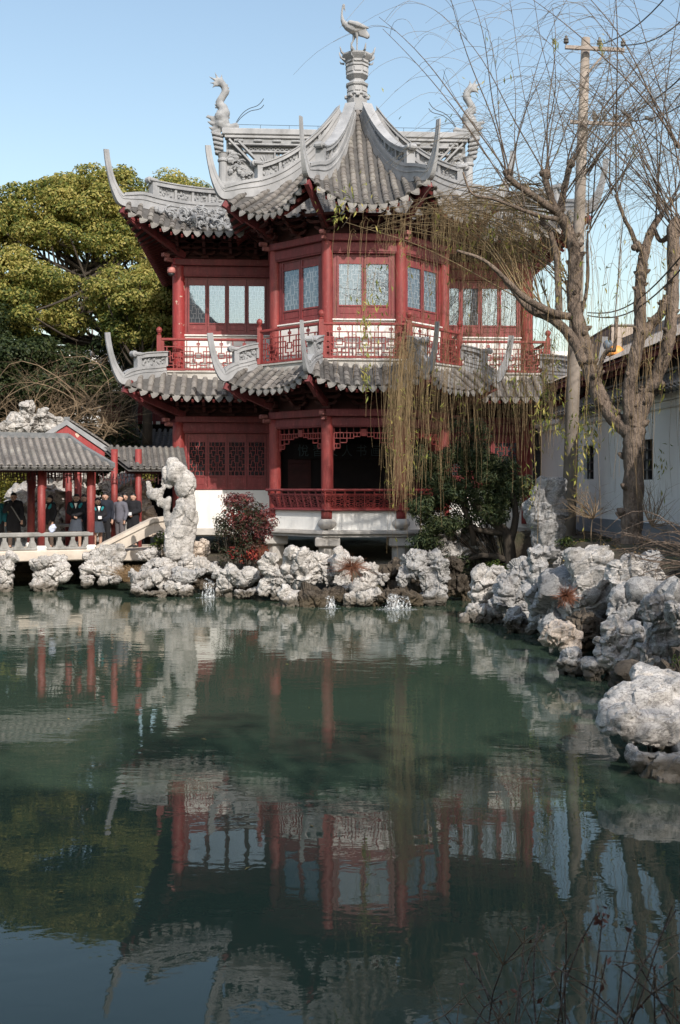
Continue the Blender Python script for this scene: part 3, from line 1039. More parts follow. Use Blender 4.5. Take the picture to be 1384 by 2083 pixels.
def build_storey(upper):
    nm = 'upper_roof' if upper else 'lower_roof'
    bed = MB(); raf = MB(); stuffV = []
    roof = bpy.data.objects.new(nm, bpy.data.meshes.new(nm)); link(roof, PAV)
    if upper:
        hb = lambda d: 11.44 + 4.5 * (.38 * (d / 4.05) + .62 * max(d / 4.05, 0) ** 2.1)
        dm8 = 3.78; hw = lambda d: 11.43 + 3.1 * (.56 * (d / 5.6) + .44 * max(d / 5.6, 0) ** 2)
        rise, flare, Lc, dr = .92, .30, 1.65, 3.2
    else:
        hb = lambda d: 6.05 + .78 * d
        dm8 = .80; hw = lambda d: 6.02 + .66 * d
        rise, flare, Lc, dr = .62, .26, 1.5, 1.6
    fac = []
    for i in range(5):
        M, hwid = octM(4.05, i)
        F = Facet(M, hwid, hwid, K8, K8, dm8, hb, i > 0, i < 4, rise, flare, Lc, dr)
        fac.append(F)
    for i in (2, 1, 3, 0, 4):
        roof_facet(fac[i], roof, bed, raf, stuffV, .30, i in (1, 2, 3))
    # wings (front), each eave runs from the outer corner to the bay
    WM = wallM((-WE, -1.6), (WE, -1.6)) @ Matrix.Translation((WE, 0, 0))
    Fw = Facet(WM, WE, WE, 1.0, 1.0, 2.85 if upper else 1.0, hw, True, True, rise, flare * 1.1, 2.0, dr)

    class Half(Facet):
        pass
    for sgn in (-1, 1):
        a, b2 = (WE, -3.9) if sgn < 0 else (-3.9, WE)
        H = Facet(WM, a, b2, 1.0 if sgn < 0 else 0.0, 0.0 if sgn < 0 else 1.0, 2.85 if upper else 1.0, hw, sgn < 0, sgn > 0, rise, flare * 1.1, 2.0, dr)
        roof_facet(H, roof, bed, raf, stuffV, .34, True)
        # side slopes
        p0, p1 = ((-WE, 9.6), (-WE, -1.6)) if sgn < 0 else ((WE, -1.6), (WE, 9.6))
        SM = wallM(p0, p1) @ Matrix.Translation((5.6, 0, 0))
        S = Facet(SM, 5.6, 5.6, 1.0, 1.0, 2.85 if upper else 1.0, hw, sgn > 0, sgn < 0, rise, flare * 1.1, 2.0, dr)
        roof_facet(S, roof, bed, raf, stuffV, .34, False, False)
        corner_beam(roof, M_PINKWOOD, Fw, sgn < 0, 10.95 if upper else 5.5)
    BM = wallM((WE, 9.6), (-WE, 9.6)) @ Matrix.Translation((WE, 0, 0))
    roof_facet(Facet(BM, WE, WE, 1.0, 1.0, 2.85 if upper else 1.0, hw, False, False, rise, flare, 2.0, dr), roof, bed, raf, stuffV, .34, False, False, False, False)
    if upper:
        for MM, yy in ((WM, 0), (BM, 1)):
            G = Facet(MM @ Matrix.Translation((0, 2.84, 0)), 5.0, 5.0, 0.0, 0.0, 2.78, lambda d: hw(d + 2.84), False, False, 0, 0, 1, 1)
            roof_facet(G, roof, bed, raf, stuffV, .34, False, False, False, yy == 0)
        gb = MB()
        for sx in (-4.7, 4.7):
            gb.prism([(1.3, 12.6), (6.7, 12.6), (4.0, 14.45)], sx - .05, sx + .05, Matrix(((0, 1, 0, 0), (1, 0, 0, 0), (0, 0, 1, 0), (0, 0, 0, 1))))
        gb.build('gable', M_WHITE, roof)
    for i in range(1, 5):
        corner_beam(roof, M_PINKWOOD, fac[i], True, 10.95 if upper else 5.5)
    roof.data = bed.mesh(nm, M_BED, True)
    if stuffV:
        nV = len(COVER_V); k = len(stuffV)
        F_ = (COVER_F[None] + (np.arange(k) * nV)[:, None, None]).reshape(-1, 4)
        o = inst('roof_tile_field', fast_mesh('roof_tile_field', np.concatenate(stuffV), F_, M_TILE), roof); o['kind'] = 'stuff'
    o = raf.build('rafters', M_RAFTER, roof); o['kind'] = 'stuff'
    # hip ridges
    for j in (1, 2, 3, 4):
        F = fac[j]
        cnr = F.p(F.xl(F.ds(-F.wl)), F.ds(-F.wl))
        ctr = Vector((0, -1.2, 0)); out = Vector((cnr.x - ctr.x, cnr.y - ctr.y, 0)).normalized()
        if upper:
            hip = hip_of(F, True, 3.7, F.ds(-F.wl) + .1, 9)
            flying_ridge(hip, tip_pts(cnr, out, .52, 1.55), out, roof, .40, .24, (0.10, .80), .36)
        else:
            hip = hip_of(F, True, .72, F.ds(-F.wl) + .1, 3)
            flying_ridge(hip, tip_pts(cnr, out, .50, 1.42), out, roof, .29, .18, (0.0, .72), .30)
    for sgn in (-1, 1):
        F = Fw; L = sgn < 0
        cnr = F.p(F.xl(F.ds(-F.wl)) if L else F.xr(F.ds(F.wr)), F.ds(-F.wl))
        out = Vector((.75 * sgn, -.66, 0)).normalized()
        if upper:
            hip = hip_of(F, L, 2.8, F.ds(-F.wl) + .12, 7)
            flying_ridge(hip, tip_pts(cnr, out, .60, 1.62), out, roof, .38, .22, (0.0, .74), .36)
            # carved figures and leaf scrolls on the slope beside the ridge
            cf = MB(); rr = random.Random(5 + sgn)
            for q in range(150):
                u = rr.random(); d = .35 + rr.random() * 1.35
                x = (F.xl(d) + .2 + u * 2.2) if L else (F.xr(d) - .2 - u * 2.2)
                p = F.p(x, d, .08 + rr.random() * .5 * math.sin(math.pi * u))
                t2 = rr.random()
                if t2 < .45:
                    cf.ball(tuple(p), rr.uniform(.05, .12), None, 6, rr.uniform(.7, 1.5))
                else:
                    a = rr.random() * 6.28; r0 = rr.uniform(.12, .26)
                    cf.tube([p + Vector((math.cos(a + w) * r0 * (1 - w / 5), -.05 * w, math.sin(a + w) * r0 * (1 - w / 5))) for w in (0, .8, 1.6, 2.4, 3.2)], [.05, .045, .04, .03, .015], 5)
            o = cf.build('carved_figures', M_CARVE, roof); o['kind'] = 'stuff'
        else:
            hip = hip_of(F, L, .92, F.ds(-F.wl) + .12, 3)
            flying_ridge(hip, tip_pts(cnr, out, .62, 1.55), out, roof, .30, .18, (0.0, .72), .30)
    return roof, fac, Fw


random.seed(3)
UROOF, UFAC, UW = build_storey(True)
LROOF, LFAC, LW = build_storey(False)

# ---- bracket sets under the eaves
br = MB()
br.bevbox(-.13, .13, -.14, .12, 0, .12, .02)
for k, (w, z) in enumerate(((.34, .12), (.52, .30), (.62, .47))):
    yo = -.10 - k * .22
    arm = [(-w, z + .16), (-w - .05, z + .10), (-w + .08, z + .0), (w - .08, z + .0), (w + .05, z + .10), (w, z + .16), (w - .14, z + .075), (-w + .14, z + .075)]
    br.prism(arm, yo - .05, yo + .05)
    fa = [(-.05 + yo * 0, 0)]
    T = Matrix.Rotation(R(90), 4, 'Z')
    arm2 = [(-.1, z + .02), (.35 + k * .2, z + .02), (.5 + k * .2, z + .16), (.47 + k * .2, z + .2), (.34 + k * .2, z + .1), (-.1, z + .12)]
    br.prism([(-p[0], p[1]) for p in arm2], -.05, .05, T)
    br.bevbox(-w - .02, -w + .12, yo - .07, yo + .07, z + .165, z + .22, .01); br.bevbox(w - .12, w + .02, yo - .07, yo + .07, z + .165, z + .22, .01)
M_BRK = mk('dark_bracket_wood', (0.035, 0.009, 0.009), (0.085, 0.02, 0.018), 6, .7, .3, 30)
ME_BR = br.mesh('bracket', M_BRK)
for z in (5.46, 10.86):
    for i in range(5):
        for q in ((0.0, .5) if i < 4 else (0.0, .5, 1.0)):
            W = WL[i]
            M = UP[i] @ Matrix.Translation((W * q, 0, z))
            if q in (0.0, 1.0) and i in (1, 2, 3, 4) and q == 0.0:
                M = M @ Matrix.Rotation(R(-22.5 if i in (2, 3) else -22.5), 4, 'Z')
            inst('bracket', ME_BR, PAV, M)
    for p0, p1 in (((-6.05, 0), (-2.75, 0)), ((2.75, 0), (6.05, 0))):
        for q in (0.0, .27, .54, .8):
            inst('bracket', ME_BR, PAV, wallM(p0, p1) @ Matrix.Translation((3.3 * (q if p0[0] < 0 else 1 - q), 0, z)))
for z0, z1 in ((5.46, 6.15), (10.84, 11.5)):
    for i in range(5):
        bk = MB(); bk.box(0, WL[i], .03, .1, z0, z1, UP[i]); bk.build('bracket_board', M_DARKWOOD, PAV)
    for xa, xb in ((-6.05, -2.75), (2.75, 6.05)):
        bk = MB(); bk.box(xa, xb, .03, .1, z0, z1); bk.build('bracket_board', M_DARKWOOD, PAV)

# ---- main ridge: tall openwork wall
rg = bpy.data.objects.new('main_ridge', None); 
RG = MB(); Y0 = 4.0
HL = 4.75
for sg in (1,):
    RG.bevbox(-HL, HL, Y0 - .24, Y0 + .24, 16.42, 16.66, .03)                # coping
    RG.bevbox(-HL + .1, HL - .1, Y0 - .19, Y0 + .19, 16.30, 16.415, .02)
    RG.bevbox(-HL + .25, HL - .25, Y0 - .15, Y0 + .15, 16.05, 16.12, .015)
    RG.bevbox(-HL + .8, HL - .8, Y0 - .13, Y0 + .13, 15.78, 15.85, .015)
    RG.bevbox(-HL, HL, Y0 - .2, Y0 + .2, 14.2, 14.62, .02)
    RG.bevbox(-HL + 1.5, HL - 1.5, Y0 - .15, Y0 + .15, 14.95, 15.02, .015)
    RG.bevbox(-HL + 1.6, HL - 1.6, Y0 - .13, Y0 + .13, 15.13, 15.19, .015)
for sx in (-1, 1):
    for o1, o2 in ((0.12, 0.0), (.42, .3)):
        RG.beam((sx * (HL - .15 - o1), Y0 - .02, 16.25 - o2 * .0), (sx * (HL - 1.75 - o1), Y0 - .02, 14.6), .34, .07, None, (1, 0, 0))
    RG.beam((sx * (HL - .95), Y0, 15.82), (sx * (HL - 1.75), Y0, 15.16), .26, .05, None, (1, 0, 0))
    RG.lathe([(.17, 14.0), (.16, 14.3), (.155, 15.4), (.2, 15.43), (.2, 15.5), (.16, 15.55), (.2, 15.7), (.24, 15.75)], 14, Matrix.Translation((sx * (HL - .02), Y0, 0)))
    for q in range(5):                                                        # jagged end scales under the beast
        RG.bevbox(-.1, .34 - .03 * q, -.16, .16, -.05, .07, .03, Matrix.Translation((sx * (HL + .06), Y0, 16.4 - q * .17)) @ (Matrix.Rotation(R(180), 4, 'Z') if sx < 0 else Matrix()) @ Matrix.Rotation(R(-12), 4, 'Y'))
    for k, x in enumerate((1.05, 1.9, 2.75)):
        RG.box(sx * x - .025, sx * x + .025, Y0 - .13, Y0 + .13, 15.19, 15.78)
ridge = RG.build('main_ridge', M_RIDGE, UROOF)
bkp = MB()
bkp.box(-1.9, 1.9, Y0 - .02, Y0 + .02, 14.62, 16.3)
for sx in (-1, 1):
    q = [(1.9, 15.8), (2.75, 15.8), (2.75, 15.17), (1.9, 15.17)]
    for poly in ([(1.9, 15.79), (3.72, 15.79), (4.2, 16.3), (1.9, 16.3)], [(1.9, 14.62), (3.05, 14.62), (3.2, 15.17), (1.9, 15.17)], [(2.75, 15.17), (3.2, 15.17), (3.72, 15.79), (2.75, 15.79)], [(3.06, 14.6), (4.6, 14.6), (4.6, 16.3), (4.22, 16.3)]):
        bkp.prism([(sx * a, b_) for a, b_ in poly], Y0 + .03, Y0 + .06)
bkp.build('ridge_backing', M_DARKCARVE, ridge)
pn = MB(); rr = random.Random(11)
# relief panels, pierced panels and round medallions
for sx in (-1, 1):
    M = Matrix.Translation((0, Y0, 0)) if sx > 0 else Matrix.Translation((0, Y0, 0)) @ Matrix.Diagonal((-1, 1, 1, 1))
    pn.box(1.07, 1.88, -.05, .05, 15.19, 15.78, M)
    pn.lathe([(.27, -.09), (.29, -.06), (.29, .06), (.27, .09)], 20, M @ Matrix.Translation((1.47, 0, 15.485)) @ Matrix.Rotation(R(90), 4, 'X'))
    for k in range(14):
        a = k / 14 * 6.28
        pn.ball((1.47 + .19 * math.cos(a), -.09, 15.485 + .19 * math.sin(a)), .035, M, 6)
    for k in range(9):
        pn.ball((1.47 + rr.uniform(-.12, .12), -.1, 15.485 + rr.uniform(-.12, .12)), rr.uniform(.03, .05), M, 6)
    # pierced panel: twisted trunk and boughs, sky shows between
    for k in range(8):
        x = 1.95 + rr.random() * .75; z = 15.22; pts = [(x, 0, z)]
        for q in range(4):
            x += rr.uniform(-.16, .16); z += .14; pts.append((min(2.72, max(1.93, x)), rr.uniform(-.03, .03), min(15.77, z)))
        pn.tube(pts, [.045, .04, .035, .03, .02], 5, M)
    for k in range(12):
        pn.ball((rr.uniform(1.95, 2.7), 0, rr.uniform(15.5, 15.78)), rr.uniform(.03, .07), M, 6)
    # fan relief on the slanted panel
    pn.prism([(2.78, 15.19), (2.98, 15.19), (3.7, 15.78), (2.78, 15.78)], -.04, .04, M)
    for k in range(9):
        a = R(25 + k * 14)
        pn.beam((3.0, -.05, 15.22), (3.0 + .5 * math.cos(a) * (1 if k < 5 else .4), -.05, 15.22 + .5 * math.sin(a)), .04, .035, M)
    # beast relief outside the slanted bars
    pn.prism([(3.2, 14.62), (4.6, 14.62), (4.6, 15.9), (4.3, 15.9)], .0, .08, M)
    for k in range(60):
        u, v = rr.random(), rr.random()
        x = 3.45 + u * 1.1; z = 14.7 + v * 1.1
        if (x - 3.2) * 1.05 < (z - 14.62): continue
        if k % 3: pn.ball((x, -.03, z), rr.uniform(.06, .14), M, 7)
        else: pn.tube([(x + .16 * math.cos(w), -.08 - .02 * w, z + .12 * math.sin(w)) for w in (0, .9, 1.8, 2.7)], [.05, .045, .035, .015], 5, M)
    # wave scale bands: rows of small arches
    for (za, xa, xb) in ((15.86, .0, 3.75), (15.02, .0, 3.0)):
        n = int((xb - xa) / .17)
        for k in range(n):
            x = xa + .085 + k * .17
            for zz, rad in ((za + .04, .075), (za + .115, .06)):
                pn.tube([(x + (.085 if rad < .07 else 0) + rad * math.cos(a), 0, zz - .03 + rad * math.sin(a)) for a in (0, .8, 1.57, 2.35, 3.14)], .02, 4, M)
    for k in range(6):   # studs on the upper frieze and the slanted bars
        pn.bevbox(.35 + k * .72, .67 + k * .72, -.19, -.13, 16.16, 16.26, .03, M)
    pn.box(.1, 4.3, -.12, .12, 16.13, 16.29, M)
o = pn.build('ridge_relief', M_CARVE, ridge); o['kind'] = 'stuff'
lr = MB()
pts = [Vector((-4.4 + k * 1.1, Y0, 16.86)) for k in range(9)]
lr.tube(pts, .008, 4)
for p in pts: lr.tube([p - Vector((0, 0, .22)), p], .008, 4)
lr.build('lightning_rod_wire', M_METAL, ridge)


# ---- smooth bodies grown from chains of balls
def blob_mesh(chains, voxel, mat, name='body', smooth=True, post=None):
    m = MB()
    for ch in chains:
        pts = [Vector(c[:3]) for c in ch]; rd = [c[3] for c in ch]
        for i, (p, r) in enumerate(zip(pts, rd)):
            m.ball(tuple(p), r, None, 10)
        if len(pts) > 1:
            for i in range(len(pts) - 1):
                m.tube([pts[i], pts[i + 1]], [rd[i], rd[i + 1]], 10)
    me = m.mesh(name, None)
    o = bpy.data.objects.new('tmp', me); COL.objects.link(o)
    bm = bmesh.new(); bm.from_mesh(me); bmesh.ops.recalc_face_normals(bm, faces=bm.faces); bm.to_mesh(me); bm.free()
    md = o.modifiers.new('r', 'REMESH'); md.mode = 'VOXEL'; md.voxel_size = voxel; md.use_smooth_shade = smooth
    sm = o.modifiers.new('s', 'SMOOTH'); sm.factor = .5; sm.iterations = 2
    dg = bpy.context.evaluated_depsgraph_get()
    out = bpy.data.meshes.new_from_object(o.evaluated_get(dg)); out.name = name
    bpy.data.objects.remove(o); bpy.data.meshes.remove(me)
    if post is not None:
        n = len(out.vertices); V = np.empty(n * 3, dtype=np.float32); out.vertices.foreach_get('co', V); V = V.reshape(-1, 3).astype(np.float64)
        N = np.empty(n * 3, dtype=np.float32); out.vertices.foreach_get('normal', N); N = N.reshape(-1, 3).astype(np.float64)
        out.vertices.foreach_set('co', post(V, N).astype(np.float32).ravel()); out.update()
    if smooth: out.polygons.foreach_set('use_smooth', [True] * len(out.polygons))
    out.materials.clear()
    if mat: out.materials.append(mat)
    return out


# ---- finial and crane on the apex
AX, AY = 0.0, -1.2
f = MB(); T = Matrix.Translation((AX, AY, 0))
f.lathe([(.30, 15.6), (.34, 15.9), (.36, 16.0), (.30, 16.05), (.30, 16.12), (.36, 16.16), (.36, 16.2), (.33, 16.22), (.33, 16.44), (.38, 16.46), (.40, 16.52), (.30, 16.58), (.25, 16.64), (.24, 16.68),
         (.29, 16.72), (.39, 16.8), (.39, 16.86), (.37, 16.87), (.37, 17.08), (.41, 17.1), (.41, 17.16), (.37, 17.17), (.40, 17.3), (.50, 17.40), (.54, 17.45), (.54, 17.5), (.44, 17.53), (.1, 17.56)], 8, T, .5)
for k in range(8):
    a = 2 * math.pi * k / 8 + math.pi / 8
    c, s_ = math.cos(a), math.sin(a)
    f.tube([(AX + c * .48, AY + s_ * .48, 17.48), (AX + c * .58, AY + s_ * .58, 17.54), (AX + c * .62, AY + s_ * .62, 17.66), (AX + c * .64, AY + s_ * .64, 17.72)], [.05, .04, .025, .008], 5)
    f.tube([(AX + c * .46, AY + s_ * .46, 17.3), (AX + c * .58, AY + s_ * .58, 17.33), (AX + c * .62, AY + s_ * .62, 17.42)], [.04, .03, .01], 5)
    a += math.pi / 8; c, s_ = math.cos(a), math.sin(a)
    for z, r, w, h in ((16.33, .315, .09, .16), (16.975, .352, .11, .16), (17.24, .37, .12, .06)):
        Mf = Matrix.Translation((AX + c * r, AY + s_ * r, z)) @ Matrix.Rotation(a + math.pi / 2, 4, 'Z')
        f.bevbox(-w, w, -.02, .02, -h / 2, h / 2, .012, Mf)
        for q in range(4): f.ball((random.uniform(-.07, .07), .02, random.uniform(-.06, .06)), .03, Mf, 6)
    f.bevbox(-.07, .07, -.06, .06, -.05, .06, .02, Matrix.Translation((AX + c * .35, AY + s_ * .35, 16.1)) @ Matrix.Rotation(a, 4, 'Z'))
fin = f.build('finial', M_RIDGE, UROOF)
u = lambda cx, cy, dy=0.0: ((cx - 612) / 8.68 / 60.6 + AX, AY + dy, 17.52 + (1030 - cy) / 8.68 / 60.6)
r_ = lambda px: px / 8.68 / 60.6
chains = [
    [u(375, 150) + (r_(26),), u(358, 185) + (r_(18),), u(346, 250) + (r_(17),), u(342, 330) + (r_(20),), u(355, 420) + (r_(36),), u(390, 480) + (r_(55),), u(450, 520) + (r_(78),), u(540, 560) + (r_(95),), u(640, 590) + (r_(92),), u(730, 630) + (r_(75),), u(790, 680) + (r_(50),)],
    [u(380, 165) + (r_(18),), u(405, 270) + (r_(4),)],
    [u(600, 640, -.05) + (r_(42),), u(610, 740, -.05) + (r_(18),), u(608, 850, -.05) + (r_(13),), u(612, 1030, -.05) + (r_(14),)],
    [u(570, 660, .06) + (r_(40),), u(548, 750, .06) + (r_(17),), u(512, 830, .06) + (r_(13),), u(580, 940, .06) + (r_(11),), u(600, 965, .06) + (r_(16),), u(660, 935, .06) + (r_(7),)],
    [u(480, 480, -.14) + (r_(40),), u(600, 520, -.17) + (r_(55),), u(720, 560, -.16) + (r_(40),), u(800, 560, -.1) + (r_(18),)],
    [u(480, 480, .14) + (r_(40),), u(600, 520, .17) + (r_(55),), u(720, 560, .16) + (r_(40),)],
]
for k in range(6):
    chains.append([u(620 + 25 * k, 580, -.15) + (r_(18),), u(660 + 25 * k, 690 + 8 * k, -.1) + (r_(14),)])
inst('crane', blob_mesh(chains, .014, M_RIDGE, 'crane'), fin)

# ---- dragon fish at both ridge ends
def dragon(sx):
    k = 1.12 / 11.53 / 53.0
    v = lambda cx, cy, dy=0.0: ((cx - 380) * k * (-1 if sx > 0 else 1) + sx * (HL - .05), Y0 + dy, 16.66 + (1260 - cy) * k)
    q = lambda px: px * k * 1.22
    ch = [[v(380, 1120) + (q(105),), v(330, 1010) + (q(120),), v(390, 930) + (q(105),), v(370, 820) + (q(85),), v(300, 760) + (q(72),), v(300, 680) + (q(66),), v(360, 580) + (q(62),), v(420, 480) + (q(66),), v(400, 380) + (q(60),), v(340, 300) + (q(62),), v(300, 250) + (q(45),)],
          [v(330, 1150) + (q(110),), v(400, 1210) + (q(90),), v(520, 1220) + (q(60),), v(640, 1160) + (q(40),), v(670, 1190) + (q(30),)],
          [v(430, 1260) + (q(50),), v(560, 1260) + (q(40),), v(670, 1230) + (q(24),)]]
    for a, b, c in (((300, 270), (240, 170), (195, 70)), ((260, 260), (170, 215), (70, 165)), ((270, 300), (180, 300), (85, 300)), ((290, 330), (190, 350), (145, 405)), ((350, 260), (335, 190), (345, 105))):
        ch.append([v(*a) + (q(32),), v(*b) + (q(20),), v(*c) + (q(6),)])
    for a, b, c in (((230, 1060), (120, 1020), (20, 1010)), ((230, 1080), (140, 1050), (50, 970)), ((220, 1160), (130, 1140), (55, 1105)), ((250, 1230), (160, 1260), (80, 1215)), ((280, 1290), (190, 1330), (120, 1320)), ((300, 1390), (230, 1400), (165, 1410)), ((310, 1480), (250, 1500), (190, 1500))):
        ch.append([v(*a) + (q(48),), v(*b) + (q(34),), v(*c) + (q(12),)])
    o = inst('dragon_fish', blob_mesh(ch, .03, M_CARVE, 'dragon_fish'), ridge)
    sp = MB()
    for i, (cx, cy) in enumerate(((470, 340), (495, 395), (505, 455), (485, 520), (215, 690), (200, 745), (205, 800), (240, 880), (510, 1010), (440, 560), (415, 620))):
        a = Vector(v(cx + (-25 if cx > 350 else 25), cy)); b = Vector(v(cx, cy))
        sp.tube([a, a.lerp(b, .6), b + Vector((0, 0, .03))], [.06, .035, .006], 5)
    sp.build('back_spikes', M_CARVE, o)['kind'] = 'stuff'
    wh = MB()
    for cs in (((640, 1110), (700, 1010), (800, 890), (920, 810), (1060, 760), (1150, 690), (1210, 600)), ((660, 1110), (720, 1030), (830, 930), (950, 860), (1090, 830), (1170, 790), (1215, 730))):
        wh.tube(smooth_path([v(*c) for c in cs], 3), .014, 4)
    wh.build('whiskers', M_METAL, o)


dragon(-1); dragon(1)
# ------------------------------------------------------------------ pond and ground
POND = np.array([(-34, 4.7), (-34, 39), (-12, 38.5), (-9, 35.2), (-7.2, 32.6), (-4, 30.6), (-1.1, 27.6), (1.9, 27.0), (2.6, 30), (3.4, 29.6), (2.95, 25.2), (3.5, 20.5), (3.95, 17), (3.7, 13.5), (3.6, 11), (3.9, 8), (3.2, 5.6), (1.5, 4.6)])


def pond_sd(X, Y):
    """signed distance to the shore, negative over the pond"""
    n = len(POND); d = np.full(X.shape, 1e9); ins = np.zeros(X.shape, dtype=bool)
    for i in range(n):
        a = POND[i]; b = POND[(i + 1) % n]
        ex, ey = b - a
        t = np.clip(((X - a[0]) * ex + (Y - a[1]) * ey) / (ex * ex + ey * ey), 0, 1)
        d = np.minimum(d, np.hypot(X - a[0] - t * ex, Y - a[1] - t * ey))
        c = ((a[1] > Y) != (b[1] > Y))
        with np.errstate(divide='ignore', invalid='ignore'):
            xx = (b[0] - a[0]) * (Y - a[1]) / (b[1] - a[1]) + a[0]
        ins ^= c & (X < xx)
    return np.where(ins, -d, d)


def ground_height(X, Y):
    s = pond_sd(X, Y)
    top = 0.75 + 0.95 * np.clip((X - 2.5) / 2.5, 0, 1) * np.clip((36 - Y) / 4, 0, 1)
    top = top + .25 * np.clip((Y - 40) / 10, 0, 1)
    P3 = np.stack([X.ravel() * .45, Y.ravel() * .45, np.zeros(X.size)], 1)
    top = top + .12 * fbm(P3, 3, 4).reshape(X.shape)
    h = np.where(s > 0, np.minimum(top, -.3 + np.clip(s - 1.1, 0, None) * 1.5), np.maximum(-0.9, -.3 + s * 1.2))
    return h


def axis(lo, hi, step, far):
    inner = list(np.arange(lo, hi + step * .5, step)); out = []; st = step; x = lo
    while x > -far: st *= 1.5; x -= st; out.append(x)
    out = out[::-1] + inner; st = step; x = hi
    while x < far: st *= 1.5; x += st; out.append(x)
    return np.array(out)


gx, gy = axis(-30, 22, .4, 1500), axis(2, 60, .4, 1500)
GX, GY = np.meshgrid(gx, gy)
GZ = ground_height(GX, GY)
nx_, ny_ = len(gx), len(gy)
idx = np.arange(nx_ * ny_).reshape(ny_, nx_)
F_ = np.stack([idx[:-1, :-1], idx[:-1, 1:], idx[1:, 1:], idx[1:, :-1]], -1).reshape(-1, 4)
M_SOIL = mk('dark_garden_soil', (0.04, 0.032, 0.022), (0.10, 0.08, 0.055), 2.0, .95, .8, 12, .05, (0.045, 0.06, 0.02), 1.0, .7)
g_ = inst('ground', fast_mesh('ground', np.stack([GX.ravel(), GY.ravel(), GZ.ravel()], 1), F_, M_SOIL, True), None)
tag(g_, kind='structure')


def gz(x, y): return float(ground_height(np.array([[float(x)]]), np.array([[float(y)]]))[0, 0])


t = NT('green_pond_water')
p = t.pos()
t.set('Base Color', t.ramp(t.noise(p, .25, 3), [(.3, (0.031, 0.052, 0.036)), (.7, (0.042, 0.063, 0.043))]))
t.set('Roughness', 0.0); t.set('IOR', 1.333); t.set('Specular IOR Level', 0.5)
n1 = t.noise(t.mapping(p, (.6, 1.0, 1)), 1.3, 3.0, .5, .4)
n2 = t.noise(t.mapping(p, (.6, 1.1, 1)), 4.5, 3.0, .55, .5)
n3 = t.noise(p, .45, 2.0, .5)
hh = t.mix(.25, n1, n2)
amp = t.ramp(n3, [(.3, .35), (.75, 1.0)])
sep = t.new('ShaderNodeSeparateXYZ'); t.l(p, sep.inputs[0])
mr = t.new('ShaderNodeMapRange'); t.l(sep.outputs['Y'], mr.inputs[0])
mr.inputs[1].default_value = 8; mr.inputs[2].default_value = 30; mr.inputs[3].default_value = .45; mr.inputs[4].default_value = 1.3   # livelier near the cascades
ml = t.new('ShaderNodeMath', operation='MULTIPLY'); t.l(amp, ml.inputs[0]); t.l(mr.outputs[0], ml.inputs[1])
bm_ = t.new('ShaderNodeBump'); bm_.inputs['Distance'].default_value = .0125
t.l(ml.outputs[0], bm_.inputs['Strength']); t.l(hh, bm_.inputs['Height'])
t.set('Normal', bm_.outputs[0])
M_WATER = t.m
w = MB(); w.add([(-60, 2.0, 0), (9, 2.0, 0), (9, 45, 0), (-60, 45, 0)], [(0, 1, 2, 3)])
tag(w.build('pond_water', M_WATER), kind='structure')
# ------------------------------------------------------------------ limestone rocks
def rockify(s, seed, amp, holes=.5, strata=.5):
    rs = random.Random(seed); dirv = np.array([rs.uniform(-.5, .5), rs.uniform(-.3, .3), 1.0]); dirv /= np.linalg.norm(dirv)
    off = np.array([rs.uniform(-50, 50) for _ in range(3)])

    def post(V, N):
        q = V / s + off
        w = np.stack([fbm(q * .8, 2, seed), fbm(q * .8 + 9, 2, seed + 1), fbm(q * .8 + 19, 2, seed + 2)], 1)
        r = ridged((q + w * .6) * np.array([.8, .8, .42]), 2, seed + 4)          # upright folds
        g, _ = worley((q + w * .5) * .8, seed + 8)
        pit = np.clip((.42 - g) / .42, 0, 1) ** .6                               # water worn hollows
        p0, e0 = facets((q + w * .3) * .6, seed + 3)                             # big broken faces
        tt = (q @ dirv) * 1.5 + .7 * fbm(q * .8, 2, seed + 5); fr = tt % 1.0
        saw = np.minimum(fr * 1.3, (1 - fr) * 4.3)                               # bedding ledges
        d = .85 * fbm(q * .6, 2, seed + 6) + .85 * (r - .4) - 1.1 * holes * pit + .85 * p0 + .55 * strata * (saw - .5)
        f1_, e1_ = facets((q + w * .3) * np.array([1.3, 1.3, 1.0]), seed + 9); f2_, e2_ = facets(q * 3.0 + w, seed + 10)
        d += .42 * f1_ + .17 * f2_ + .10 * fbm(q * 3.4, 4, seed + 7) - .30 * np.exp(-(e1_ / .07) ** 2) - .10 * np.exp(-(e2_ / .08) ** 2)
        return V + N * (amp * s * (d + .16))[:, None]
    return post


RK = []


def lump(m, M, rl):
    """rounded, slightly skewed block"""
    n, k = 12, 9; rows = []; pw = rl.uniform(2.6, 4.2); sk = [rl.uniform(-.18, .18) for _ in range(4)]
    for i in range(k):
        a = -math.pi / 2 + math.pi * i / (k - 1)
        for j in range(n):
            b = 2 * math.pi * j / n
            v = Vector((math.cos(a) * math.cos(b), math.cos(a) * math.sin(b), math.sin(a)))
            g = (abs(v.x) ** pw + abs(v.y) ** pw + abs(v.z) ** pw) ** (-1 / pw)
            v = v * (g * .92)
            v.x += sk[0] * v.z + sk[1] * v.y; v.z += sk[2] * v.x * .6; rows.append(v)
    fs = [tuple(reversed(range(n)))]
    for i in range(k - 1):
        for j in range(n):
            q = (j + 1) % n; fs.append((i * n + j, i * n + q, (i + 1) * n + q, (i + 1) * n + j))
    fs.append(tuple(range((k - 1) * n, k * n)))
    m.add(rows, fs, M)




